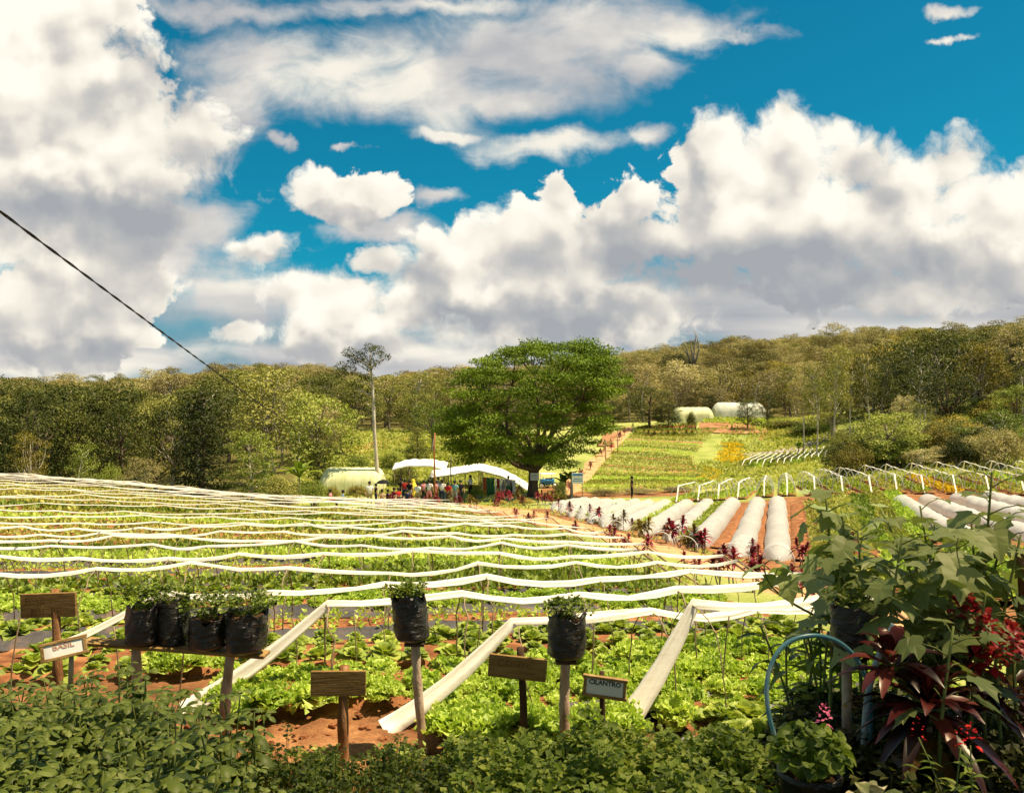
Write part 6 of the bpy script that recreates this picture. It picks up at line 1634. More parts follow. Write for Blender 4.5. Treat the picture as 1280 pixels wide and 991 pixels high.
def board_sign(label, px, py, w, h, D, roll, yaw, post_px, post_top, post_mat, post_r, text=(), framed=False, seed=1, z_post_off=0.03, pitch=0.0):
    c = pt(px, py, D); base = Vector((c.x, D, tz(c.x, D))); root = thing('garden_sign', label, 'sign', base)
    W, H = w / F * D, h / F * D; rot = Matrix.Rotation(yaw, 4, 'Z') @ Matrix.Rotation(roll, 4, 'Y') @ Matrix.Rotation(-pitch, 4, 'X')
    piv = link('board' if not framed else 'sign_face', None); bpy.data.objects.remove(piv)
    mb = MB(); mb.box((0, 0, 0), (W, 0.022, H), bevel=0.002)
    if framed: b = mb.build('sign_face', MAT['paper'], root)
    else: b = mb.build('board', MAT['board_wood'], root)
    b.location = c - base; b.rotation_euler = rot.to_euler()
    if framed:
        fw = 0.017; mb = MB()
        mb.box((0, -0.002, H / 2 - fw / 2), (W + 0.012, 0.030, fw), bevel=0.002); mb.box((0, -0.002, -H / 2 + fw / 2), (W + 0.012, 0.030, fw), bevel=0.002)
        mb.box((-W / 2 + fw / 2, -0.002, 0), (fw, 0.028, H - 2 * fw), bevel=0.002); mb.box((W / 2 - fw / 2, -0.002, 0), (fw, 0.028, H - 2 * fw), bevel=0.002)
        mb.build('frame', MAT['frame_wood'], b)
    for s, size, mat, x, z, bold in text: lettering('lettering', s, size, mat, b, (x, -0.0125, z), bold)
    tx = (post_px - CX) / F * D - base.x; top = -(post_top - HY) / F * D - base.z
    wobbly_post((tx + 0.012, z_post_off, -0.15), (tx, z_post_off, top), post_r * 1.1, post_r, seed).build('post', post_mat, root, True)
    return root
board_sign('wooden board with scratched writing on rough bark post at the left edge', 61, 756, 67, 30, 4.70, R(-1.6), R(3), 65, 737, MAT['post_bark'], 0.024, [('Basil', 0.062, MAT['ink_faint'], -0.075, 0.028, -0.0012), ('Pus. Bk', 0.060, MAT['ink_faint'], -0.01, -0.035, -0.0012)], seed=3)
board_sign('small framed white sign reading BASIL in faded red letters', 80, 810.5, 51, 23.5, 4.35, R(-8.5), R(24), 85.5, 820, MAT['post_pale'], 0.013, [('BASIL', 0.043, MAT['ink_red'], 0.0, 0.016, 0.0006)], True, 4, pitch=R(14))
board_sign('plain blank wooden board on a thick short post between the bags and white strip', 423, 853.5, 68, 31, 4.45, R(0.8), R(4), 429, 834, MAT['post_bark'], 0.028, seed=5)
board_sign('tilted dark wooden board with faint scratched word on a thin dark post', 647, 834, 73, 28, 4.50, R(5.2), R(-3), 650, 811, MAT['post_dark'], 0.021, [('Cilantro', 0.058, MAT['ink_faint'], -0.02, 0.02, -0.0012)], seed=6)
board_sign('framed white sign reading CILANTRO in black letters on a dark stake', 756, 858.5, 53.5, 26.5, 4.40, R(4.2), R(-12), 753, 841, MAT['post_dark'], 0.015, [('CILANTRO', 0.0355, MAT['ink'], 0.0, 0.024, 0.0010)], True, 7)

# ------------------------------------------------------------------ black grow bags with herbs
MAT['herb'] = mat_leaf('parsley_leaf', (0.035, 0.058, 0.007, 1), (0.10, 0.145, 0.016, 1), (0.25, 0.29, 0.045, 1), 0.3, 0.5, 0.3, 6.0, 0.2, 0.6, 0.2)
MAT['cilantro'] = mat_leaf('cilantro_leaf', (0.06, 0.10, 0.014, 1), (0.19, 0.27, 0.035, 1), (0.42, 0.48, 0.10, 1), 0.35, 0.5, 0.3, 2.5, 0.35, 0.6, 0.2)
MAT['basil'] = mat_leaf('basil_leaf', (0.055, 0.088, 0.011, 1), (0.15, 0.205, 0.026, 1), (0.33, 0.39, 0.09, 1), 0.22, 0.48, 0.4, 5.0, 0.15, 0.6, 0.2)
MAT['stemgreen'] = flat_mat('green_stem', (0.16, 0.20, 0.05), 0.6)

def sprays(P0, n, h, spread, leaf, rg, lobes=5):
    """fine cut leaves on thin stalks rising from points P0 -> (leaf verts, faces), list of stalks"""
    C = np.repeat(P0, n, 0); k = len(C); a = rg.uniform(0, 2 * np.pi, k); q = np.sqrt(rg.uniform(0.02, 1, k))
    tip = C + np.c_[np.cos(a) * q * spread, np.sin(a) * q * spread, h * (1.0 - 0.42 * q * q) * rg.uniform(0.65, 1.12, k)]
    L = np.repeat(tip, lobes, 0); m = len(L); d = rand_dirs(m, rg); d[:, 2] *= 0.45
    L2 = L + d * leaf * 0.45; T = d + np.array([0, 0, 0.12]) + rand_dirs(m, rg) * 0.3
    V, f = leaf_field(L2, T, np.array([0, 0, 1.0]) + rand_dirs(m, rg) * 0.5, leaf * rg.uniform(0.7, 1.3, m), leaf * 0.85, 0.15)
    return V, f, C, tip

def stalks(A, B, r):
    T = B - A; n = len(A); s = np.cross(T, [0.3, 1, 0.1]); s /= np.linalg.norm(s, axis=1)[:, None] + 1e-9
    V = np.stack([A - s * r, A + s * r, B + s * r * .6, B - s * r * .6], 1).reshape(-1, 3); return V, np.arange(n * 4).reshape(n, 4)

def grow_bag(label, px0, px1, py0, py1, D, seed, lean=0.0, plant=(0.10, 0.10, 60), post=None, group=None, open_dip=0.0):
    rg = np.random.default_rng(seed); cx = (px0 + px1) / 2; c = pt(cx, py1, D); r = (px1 - px0) / 2 / F * D; h = (py1 - py0) / F * D
    root = thing('grow_bag', label, 'grow bag', c, rg.uniform(-0.3, 0.3), group)
    ph = rg.uniform(0, 6, 4)
    def wob(a, z): return 1 + 0.045 * np.sin(2 * a + ph[0]) + 0.03 * np.sin(5 * a + ph[1] + z * 30) + 0.022 * np.sin(9 * a + ph[2] - z * 55) + 0.02 * np.sin(z * 140 + 3 * np.sin(2 * a + ph[3]))
    prof = [(0.01, 0.006), (r * 0.62, 0.0), (r * 0.86, 0.012)] + [(r * (0.93 + 0.05 * math.sin(q * 3.1)), h * q) for q in np.linspace(0.10, 0.88, 14)] + [(r * 0.95, h * 0.95), (r * 0.97, h), (r * 0.90, h * 1.005), (r * 0.84, h * 0.90)]
    mb = MB(); mb.lathe(prof, 36, wob=wob); V = mb.V[0]
    a = np.arctan2(V[:, 1], V[:, 0]); rim = np.clip((V[:, 2] / h - 0.72) / 0.28, 0, 1)
    V[:, 2] += rim * h * (0.07 * np.sin(3 * a + ph[0]) + 0.05 * np.sin(7 * a + ph[1]) - open_dip * np.clip(np.cos(a + 1.57), 0, 1))
    V[:, 0] += lean * V[:, 2]
    mb.build('bag', MAT['bag'], root, True)
    mb = MB(); mb.lathe([(0.001, h * 0.90), (r * 0.5, h * 0.905), (r * 0.86, h * 0.87)], 20, (lean * h * .9, 0, 0)); mb.build('soil', MAT['potsoil'], root, True)
    ph_, sp, n = plant
    P0 = np.array([[lean * h + r * 0.4 * math.cos(t), r * 0.4 * math.sin(t), h * 0.9] for t in np.linspace(0, 6.28, 7)[:-1]])
    V, f, A, B = sprays(P0, n // 9, ph_ + h * 0.1, sp, 0.026, rg, 6); V2, f2 = stalks(A, B, 0.0014)
    mb = MB(); mb.add(V, f).add(V2, f2); mb.build('herb_foliage', MAT['herb'], root)
    if post:
        (pxa, pya), (pxb, pyb), pr = post; D2 = D + 0.0
        A, B = pt(pxa, pya, D2), pt(pxb, pyb, D2); B.z = tz(B.x, B.y) - 0.1
        proot = thing('bag_post', post_label, 'post', (B.x, B.y, B.z + 0.1)); wobbly_post(tuple(B - Vector((B.x, B.y, B.z + 0.1))), tuple(A - Vector((B.x, B.y, B.z + 0.1))), pr * 1.05, pr, seed + 50, 16).build('peeled_pole', MAT['post_pale'], proot, True)
        mb = MB(); t = A - Vector((B.x, B.y, B.z + 0.1)); mb.box((t.x, t.y, t.z - 0.004), (r * 1.1, r * 1.1, 0.018), bevel=0.003); mb.build('top_plate', MAT['post_dark'], proot)
    return root
post_label = 'peeled pole holding up the leftmost single black bag near the centre'
grow_bag('black grow bag leaning on a single peeled pole left of the tilted dark board', 494, 539, 744, 800, 4.65, 1, -0.12, (0.07, 0.10, 110), ((519, 802), (533, 915), 0.026))
post_label = 'peeled pole holding up the black bag beside the CILANTRO sign'
grow_bag('black grow bag on a single peeled pole just left of the CILANTRO sign', 684, 731, 769, 822, 4.60, 2, 0.03, (0.10, 0.12, 90), ((707, 824), (708, 915), 0.029))
post_label = 'dark peeled pole holding up the shaded bag inside the blue hose arch'
grow_bag('black grow bag half hidden under the tall leafy plants, above the blue hose', 1040, 1095, 756, 812, 3.72, 3, 0.0, (0.08, 0.10, 60), ((1058, 814), (1056, 900), 0.023))
BG = 'black grow bags on the plank'
grow_bag('leftmost black grow bag on the plank shelf, matte and wrinkled', 157, 199, 757, 805, 4.72, 4, 0.02, (0.12, 0.14, 90), None, BG)
grow_bag('second bag from the left on the plank, its folded top shining', 196, 238, 749, 806, 4.78, 5, 0.0, (0.10, 0.13, 60), None, BG)
grow_bag('third bag from the left on the plank, lower with drooping rim', 236, 283, 768, 810, 4.70, 6, 0.03, (0.13, 0.15, 110), None, BG, 0.12)
grow_bag('rightmost and widest black grow bag on the plank shelf', 281, 333, 764, 814, 4.68, 7, 0.06, (0.12, 0.15, 110), None, BG, 0.08)

def plank():
    D = 4.72; A, B = pt(106, 801, D), pt(334, 818, D); c = (A + B) / 2; base = Vector((c.x, D, tz(c.x, D))); root = thing('plank_shelf', 'rough plank on two peeled posts carrying the four black bags', 'shelf', base)
    L = (B - A).length; mb = MB(); mb.box((0, 0, 0), (L, 0.12, 0.022), bevel=0.004); o = mb.build('plank', MAT['board_wood'], root); o.location = c - base; o.rotation_euler = (0, math.atan2(-(B.z - A.z), B.x - A.x), 0)
    for px, py, r, s in ((170, 808, 0.026, 1), (288, 817, 0.029, 2)):
        t = pt(px, py, D) - base; g = tz(base.x + t.x, D) - base.z; wobbly_post((t.x - 0.02, 0.0, g - 0.15), (t.x, 0, t.z - 0.012), r * 1.05, r, s + 20, 16).build('leg', MAT['post_pale'], root, True)
plank()

# ------------------------------------------------------------------ herb beds
def basil_mesh(seed):
    rg = np.random.default_rng(seed); mb = MB(); sb = MB(); n_st = 10
    for s in range(n_st):
        a = s * 2.4; R_ = 0.15 * math.sqrt((s + .3) / n_st); t = np.array([R_ * 1.25 * math.cos(a), R_ * 1.25 * math.sin(a), rg.uniform(0.42, 0.58)]); b = np.array([R_ * .2 * math.cos(a), R_ * .2 * math.sin(a), -0.05])
        P = limb(b, t, rg, 0.06, 6); sb.tube(P, np.linspace(0.006, 0.003, 6), 5)
        for lev, z in enumerate((0.35, 0.55, 0.72, 0.86, 1.0)):
            c = b + (t - b) * z
            for k in range(4 if lev < 4 else 6):
                an = lev * 0.9 + k * (math.pi / 2 if lev < 4 else math.pi / 3) + rg.normal(0, .25); el = rg.normal(0.15 if lev < 4 else 0.35, 0.22)
                T = np.array([[math.cos(an) * math.cos(el), math.sin(an) * math.cos(el), math.sin(el)]]); N = np.array([[-math.cos(an) * math.sin(el), -math.sin(an) * math.sin(el), math.cos(el)]]) + rg.normal(0, .25, (1, 3))
                L = rg.uniform(0.055, 0.088) * (0.7 if lev == 4 else 1)
                V, f = leaf_strips((c + T[0] * 0.015)[None], T, N, np.array([L]), L * 0.58, [0.12, 0.75, 1.0, 0.78, 0.12], 0.55, -0.30, 0.03, rg); mb.add(V, f)
    return mb.mesh('leaves', MAT['basil'], True), sb.mesh('stems', MAT['stemgreen'], True)
BASIL = [basil_mesh(s) for s in range(5)]
def basil_bed():
    rg = np.random.default_rng(12); n = 0
    for j, y in enumerate(np.arange(2.05, 4.35, 0.21)):
        xr = np.interp(y, [2.0, 3.0, 3.5, 4.0, 4.3], [-0.72, -1.02, -1.28, -1.75, -2.2]); xl = -0.70 * y - 0.15
        for x in np.arange(xl, xr, 0.26):
            px_, y_ = x + rg.normal(0, .04) + 0.1 * (j % 2), y + rg.normal(0, .03)
            p = Vector((px_, y_, tz(px_, y_))); s = rg.uniform(0.78, 1.22) * (1.0 if y < 3.9 else 0.85)
            root = thing('basil_plant', 'leafy basil plant in the shaded bed at the bottom left', 'basil plant', p, rg.uniform(0, 6.28), 'basil plants in the bottom left bed', s)
            lv, st = BASIL[rg.integers(5)]; link('leaves', lv, root); link('stems', st, root)
basil_bed()

def herb_carpet(name, label, cond, n, h, leaf, mat, seed, lobes=5):
    rg = np.random.default_rng(seed); y = rg.uniform(1.9, 4.45, n); x = rg.uniform(-1.7, 1.6, n); k = cond(x, y); x, y = x[k], y[k]
    P = np.c_[x, y, terr(x, y) + 0.0]; hh = h(x, y)
    V, f, A, B = sprays(P, 14, 1.0, 0.11, leaf, rg, lobes)
    # heights scale with the local height of the herb
    m = 14; H = np.repeat(hh, m); z0 = np.repeat(P[:, 2], m)
    dz = (B[:, 2] - z0) * (H - 1.0); B = B.copy(); B[:, 2] += dz; V = V.reshape(-1, lobes, 4, 3); V[..., 2] += dz[:, None, None]; V = V.reshape(-1, 3)
    V2, f2 = stalks(A, B, 0.0016)
    tag(link(name, new_mesh(name, np.concatenate([V, V2]), np.concatenate([f, f2 + len(V)]), MAT[mat])), label, 'herbs', kind='stuff')
lump = lambda x, y: 1 + 0.22 * np.sin(x * 9 + y * 5) * np.sin(y * 8 - x * 3) + 0.12 * np.sin(x * 21)
bed_r = lambda y: np.interp(y, [2.0, 3.0, 3.5, 4.2], [0.80, 1.02, 1.12, 1.16])
bed_l = lambda y: np.interp(y, [2.0, 3.0, 3.5, 4.0, 4.3], [-0.74, -1.04, -1.30, -1.6, -1.7])
herb_carpet('parsley_bed', 'dark green curly parsley bed in shade at the bottom centre', lambda x, y: (x < -0.22 + 0.1 * np.sin(y * 6)) & (x > bed_l(y)) & (y < 4.05), 800, lambda x, y: 0.36 * lump(x, y) * np.clip((4.25 - y) / 0.5, 0.5, 1), 0.024, 'herb', 15, 6)
herb_carpet('cilantro_bed', 'lighter green cilantro bed in front of the CILANTRO sign', lambda x, y: (x >= -0.22 + 0.1 * np.sin(y * 6)) & (x < bed_r(y)) & (y < 4.2), 900, lambda x, y: 0.36 * lump(x, y) * np.clip((4.5 - y) / 0.6, 0.55, 1), 0.039, 'cilantro', 16, 5)
# weeds and fallen leaves along the bed edge
herb_carpet('weeds', 'low weeds and seedlings along the far edge of the herb beds', lambda x, y: (y > 3.95) & (y < 4.45) & (x > -1.7) & (x < 1.5) & (np.sin(x * 7) + np.sin(x * 17 + 1) > -0.9), 420, lambda x, y: 0.14 * lump(x, y), 0.03, 'cilantro', 17, 4)

def clods():
    rg = np.random.default_rng(19); mb = MB(); n = 260; x = rg.uniform(-2.2, 2.4, n); y = rg.uniform(4.3, 5.5, n); s = rg.uniform(0.008, 0.03, n) ** 1.0
    for a, b, c in zip(x, y, s):
        bm = bmesh.new(); bmesh.ops.create_icosphere(bm, subdivisions=1, radius=c); V = np.array([v.co[:] for v in bm.verts]) * (1, 1, .7); V *= 1 + rg.normal(0, .15, (len(V), 1)); Fc = [[v.index for v in f.verts] for f in bm.faces]; bm.free()
        mb.add(V + np.array([a, b, tz(a, b) + c * .3]), Fc)
    tag(mb.build('soil_clods', MAT['soil']), 'red soil clods scattered in front of the lettuce beds', 'soil', kind='stuff')
clods()

# ------------------------------------------------------------------ tall plants with lobed leaves on the right
MAT['lobed'] = mat_leaf('pale_lobed_leaf', (0.07, 0.10, 0.022, 1), (0.19, 0.24, 0.07, 1), (0.33, 0.38, 0.14, 1), 0.30, 0.5, 0.35, 2.0, 0.2, 0.6, 0.2)
MAT['lobed_old'] = flat_mat('yellowing_leaf', (0.50, 0.30, 0.04), 0.6)
HALF = np.array([(0.0, 0.0), (0.20, -0.10), (0.40, -0.04), (0.64, 0.20), (0.40, 0.30), (0.36, 0.44), (0.50, 0.66), (0.27, 0.66), (0.14, 0.80), (0.0, 1.02)])
def lobed_leaf(P, T, N, L, rg):
    T, B, N = [v[0] for v in frames(T[None], N[None])]; V, Fc = [], []
    mid = np.array([0.0, 0.22, 0.45, 0.68, 1.02]); dro = rg.uniform(0.25, 0.5)
    def pos(u, v, lift):
        r = math.hypot(u, v); q = P + (B * u + T * v) * L + N * L * (0.16 * abs(u) - 0.05 * r) ; q = q - np.array([0, 0, 1.0]) * L * dro * r * r * 0.8 + N * L * lift; return q
    for m in mid: V.append(pos(0, m, -0.02))
    for s in (1, -1):
        o = len(V); jit = 1 + rg.normal(0, .06, (10, 2))
        for (u, v), j in zip(HALF[1:-1], jit): V.append(pos(s * u * j[0], v * j[1], rg.normal(0, .02)))
        # outline o..o+7 = HALF 1..8
        faces = [(0, o, o + 1, 1), (1, o + 1, o + 2, o + 3), (1, o + 3, o + 4, 2), (2, o + 4, o + 5, o + 6), (2, o + 6, o + 7, 3), (3, o + 7, 4)]
        for f in faces: Fc.append(list(f) if s > 0 else list(f)[::-1])
    return V, Fc
def leafy_plant(label, bpx, D0, tpx, tpy, D1, nleaf, size, seed, branch=()):
    nleaf, size = int(nleaf * (1.3 if seed in (1, 2, 10) else 1.55)), size * 1.0; q0 = 0.66 if seed in (1, 2, 10) else 0.5
    rg = np.random.default_rng(seed); b = at(bpx, D0); t = pt(tpx, tpy, D1) - b; root = thing('broad_leaved_plant', label, 'plant', b)
    t = np.array(t); P = limb((0, 0, -0.1), t, rg, 0.05, 14); sb = MB(); sb.tube(P, np.linspace(0.014, 0.005, 14), 6); lb = MB(); ob = MB(); nold = 0
    def leaf_at(p, an, el, L, pet, old=False):
        T = np.array([math.cos(an) * math.cos(el), math.sin(an) * math.cos(el), math.sin(el)]); q = p + np.array([math.cos(an), math.sin(an), 0.45]) * pet
        sb.tube([p, (p + q) / 2 + np.array([0, 0, .01]), q], [0.0035, 0.003, 0.0025], 4)
        N = np.array([-math.cos(an) * math.sin(el), -math.sin(an) * math.sin(el), math.cos(el)]) + rg.normal(0, .25, 3)
        V, Fc = lobed_leaf(q, T, N, L, rg); (ob if old else lb).add(V, Fc)
    for k in range(nleaf):
        q = q0 + (1 - q0) * (k + rg.uniform(0, .6)) / nleaf; p = np.array([np.interp(q, np.linspace(0, 1, 14), P[:, i]) for i in range(3)])
        leaf_at(p, k * 2.4 + rg.normal(0, .3), rg.normal(-0.30 if q < 0.9 else 0.1, 0.28), size * rg.uniform(0.75, 1.2) * (1 - 0.35 * max(0, q - 0.8) / 0.2), rg.uniform(0.05, 0.14), False)
    for (qx, qy, qd) in branch:
        e = np.array(pt(qx, qy, qd) - b); i = 7; sb.tube(limb(P[i], e, rg, 0.08, 8), np.linspace(0.008, 0.004, 8), 5)
        for k in range(6): leaf_at(P[i] + (e - P[i]) * (0.6 + 0.4 * k / 5), k * 2.4, rg.normal(-0.5, .25), size * rg.uniform(.6, .95), 0.06)
    sb.build('stem', MAT['stemgreen'], root, True); lb.build('leaves', MAT['lobed'], root)
    if seed % 3 == 0:
        p = P[7]; leaf_at(p, -1.2, -0.8, size * 0.7, 0.06, True); ob.build('yellowed_leaf', MAT['lobed_old'], root)
LP = [('tall plant with pale lobed leaves, leftmost of the clump, leaning over the strips', 1062, 4.25, 1032, 618, 4.3, 13, 0.15, 1, [(955, 705, 4.4)]),
      ('lobed leaved plant second from the left in the tall clump', 1078, 4.0, 1072, 662, 4.0, 12, 0.16, 2, ()),
      ('lobed leaved plant in the middle of the tall clump, front', 1108, 3.7, 1128, 668, 3.7, 13, 0.17, 4, ()),
      ('lobed leaved plant in the middle of the tall clump, with broad top leaves', 1128, 3.9, 1168, 655, 3.85, 13, 0.18, 5, ()),
      ('lobed leaved plant right of the middle of the tall clump', 1160, 3.7, 1198, 672, 3.7, 13, 0.17, 7, ()),
      ('tallest lobed leaved plant, rising above the clump on the right', 1202, 3.85, 1240, 590, 3.9, 15, 0.15, 6, ()),
      ('lobed leaved plant at the right picture edge', 1240, 3.9, 1276, 668, 3.9, 12, 0.15, 9, ()),
      ('low lobed leaved plant in front of the dark red ti plant', 1190, 3.3, 1192, 782, 3.25, 8, 0.13, 8, ()),
      ('lobed leaved plant drooping over the shaded black bag', 1050, 3.95, 1052, 700, 3.95, 10, 0.15, 10, ()),
      ('short lobed leaved plant low on the right side of the clump', 1222, 3.5, 1232, 742, 3.5, 9, 0.15, 11, ())]
LP += [('lobed leaved plant rising between the first two plants of the tall clump', 1082, 4.2, 1052, 645, 4.2, 10, 0.15, 2, ()),
      ('lobed leaved plant at the back of the tall clump, left of the middle', 1105, 4.3, 1102, 640, 4.3, 11, 0.15, 13, ()),
      ('lobed leaved plant at the back of the tall clump, right of the middle', 1150, 4.2, 1150, 632, 4.2, 11, 0.15, 14, ()),
      ('lobed leaved plant between the tallest one and the picture edge', 1225, 4.1, 1262, 640, 4.1, 11, 0.15, 16, ()),
      ('lobed leaved plant beside the stem of the tallest one', 1192, 4.15, 1214, 652, 4.1, 11, 0.15, 17, ())]
for a in LP: leafy_plant(*a)

# ------------------------------------------------------------------ dark red ti plant, red heads, small flowers
MAT['ti_dark'] = mat_leaf('dark_red_ti_leaf', (0.018, 0.004, 0.005, 1), (0.095, 0.014, 0.014, 1), (0.26, 0.055, 0.03, 1), 0.25, 0.32, 0.5, 2.0, 0.2, 0.8, 0.2)
MAT['ti_bronze'] = mat_leaf('bronze_leaf', (0.10, 0.05, 0.01, 1), (0.26, 0.15, 0.03, 1), (0.42, 0.28, 0.08, 1), 0.25, 0.4, 0.4, 2.0, 0.2, 0.8, 0.2)
MAT['petal_red'] = flat_mat('red_petal', (0.62, 0.015, 0.012), 0.5); MAT['petal_pink'] = flat_mat('pink_petal', (0.75, 0.16, 0.32), 0.5)
MAT['head_red'] = mat_leaf('bright_red_leaf', (0.09, 0.004, 0.008, 1), (0.34, 0.012, 0.026, 1), (0.62, 0.07, 0.08, 1), 0.35, 0.4, 0.4, 5.0, 0.2, 0.7, 0.2)
def strap_rosette(P0, n, L, W, el0, el1, rg, droop=0.4, prof=(0.3, 0.75, 1.0, 0.95, 0.6, 0.08), fold=0.2):
    q = np.linspace(0, 1, n); an = np.arange(n) * 2.39996 + rg.normal(0, .25, n); el = el0 + (el1 - el0) * q + rg.normal(0, .15, n)
    T = np.stack([np.cos(an) * np.cos(el), np.sin(an) * np.cos(el), np.sin(el)], -1); N = np.stack([-np.cos(an) * np.sin(el), -np.sin(an) * np.sin(el), np.cos(el)], -1) + rg.normal(0, .2, (n, 3))
    return leaf_strips(np.asarray(P0) + T * 0.02 + np.c_[np.zeros((n, 2)), q * 0.05], T, N, L * rg.uniform(0.75, 1.15, n), W, list(prof), droop, fold, 0.02, rg)
def fore_ti():
    rg = np.random.default_rng(44); p = at(1160, 3.3); root = thing('ti_plant', 'big dark red ti plant with broad leaves in the bottom right corner', 'ti plant', p)
    sb = MB(); sb.tube([(0, 0, -0.1), (0.02, 0, 0.3), (0, 0, 0.62)], 0.014, 6); sb.build('stem', MAT['bark_grey'], root, True)
    mb = MB(); V, f = strap_rosette((0, 0, 0.60), 44, 0.36, 0.062, -0.45, 1.35, rg); mb.add(V, f); V, f = strap_rosette((-0.10, 0.1, 0.74), 22, 0.30, 0.055, -0.1, 1.35, rg); mb.add(V, f); mb.build('leaves', MAT['ti_dark'], root, True)
    mb = MB(); V, f = strap_rosette((0.0, -0.02, 0.50), 9, 0.30, 0.09, -0.7, 0.1, rg); mb.add(V, f); mb.build('bronze_leaves', MAT['ti_bronze'], root, True)
    for i, (px, py, D, s, lab) in enumerate([(1226, 790, 3.55, 0.62, 'bright red crested plant behind the lobed leaves, upper one'), (1246, 832, 3.5, 0.7, 'bright red crested plant above the dark red ti plant, lower one'), (1266, 800, 3.6, 0.6, 'bright red crested plant at the right picture edge'), (1206, 762, 3.6, .45, 'small bright red crest showing through the leafy plants')]):
        c = pt(px, py, D); b = Vector((c.x, D, tz(c.x, D))); root = thing('red_crested_plant', lab, 'plant', b); h = c.z - b.z
        sb = MB(); sb.tube([(0.03, 0.03, -0.1), (0.02, 0, h * .5), (0, 0, h)], 0.008, 5); sb.build('stem', MAT['stemgreen'], root, True)
        mb = MB()
        for k in range(4): V, f = strap_rosette((rg.normal(0, .05) * s, rg.normal(0, .05), h + rg.normal(0, .04) - 0.03), 16, 0.10 * s, 0.030, -0.4, 1.4, rg, 0.3); mb.add(V, f)
        mb.build('red_leaves', MAT['head_red'], root, True)
        mb = MB(); V, f = strap_rosette((0, 0, h * 0.7), 9, 0.2, 0.05, -0.3, 0.6, rg); mb.add(V, f); mb.build('lower_leaves', MAT['ti_dark'], root, True)
fore_ti()

def flower(label, name, px, py, D, r, mat, n, stem_px, seed, foliage=True):
    rg = np.random.default_rng(seed); c = pt(px, py, D); bx = (stem_px - CX) / F * D; b = Vector((bx, D, tz(bx, D))); root = thing(name, label, 'flower', b); h = np.array(c - b)
    sb = MB(); sb.tube(limb((0, 0, -.05), h, rg, 0.05, 8), np.linspace(0.004, 0.0025, 8), 5); sb.build('stem', MAT['stemgreen'], root, True)
    mb = MB(); V, f = strap_rosette(h, n, r, r * 0.7, -0.2, 1.3, rg, 0.3, (0.3, .9, 1, .7)); mb.add(V, f); mb.build('petals', mat, root, True)
    if foliage:
        m = 26; q = rg.uniform(0.1, 0.9, m)[:, None]; an = np.arange(m) * 2.4; T = np.c_[np.cos(an), np.sin(an), np.full(m, .45)]
        V, f = leaf_strips(h[None] * q, T, np.tile([0, 0, 1.0], (m, 1)) + rg.normal(0, .2, (m, 3)), rg.uniform(0.06, 0.12, m), 0.018, [.2, 1, .8, .1], .3, .15, 0.0, rg); mb = MB(); mb.add(V, f); mb.build('leaves', MAT['cilantro'], root, True)
flower('pink flower head above the light green potted foliage', 'pink_flower', 1030, 903, 3.3, 0.022, MAT['petal_pink'], 22, 1032, 1, False)
flower('red flower with narrow leaves below the dark red ti plant', 'red_flower', 1213, 931, 2.9, 0.026, MAT['petal_red'], 14, 1206, 2)
flower('small red bud low in the dark corner left of the red flower', 'red_flower', 1148, 921, 3.0, 0.012, MAT['petal_red'], 10, 1150, 3)
flower('second small red bud touching the red flower', 'red_flower', 1201, 934, 2.95, 0.014, MAT['petal_red'], 10, 1196, 4)

# ------------------------------------------------------------------ hose arch, pipe, pots and plants at the right
MAT['hose'] = mat_noise('blue_hose', [(0.3, (0.04, 0.16, 0.22)), (0.55, (0.12, 0.29, 0.35)), (0.75, (0.34, 0.44, 0.46))], 5, 3, 0.32, 0.5)
MAT['hose_grey'] = mat_noise('grey_blue_pipe', [(0.3, (0.20, 0.27, 0.31)), (0.7, (0.42, 0.48, 0.50))], 5, 3, 0.35, 0.5)
def spline(pts, n):
    P = np.asarray(pts, float); t = np.linspace(0, len(P) - 1, n); i = np.clip(t.astype(int), 0, len(P) - 2); u = (t - i)[:, None]
    g = lambda k: P[np.clip(k, 0, len(P) - 1)]
    return 0.5 * (2 * g(i) + (g(i + 1) - g(i - 1)) * u + (2 * g(i - 1) - 5 * g(i) + 4 * g(i + 1) - g(i + 2)) * u ** 2 + (3 * g(i) - g(i - 1) - 3 * g(i + 1) + g(i + 2)) * u ** 3)
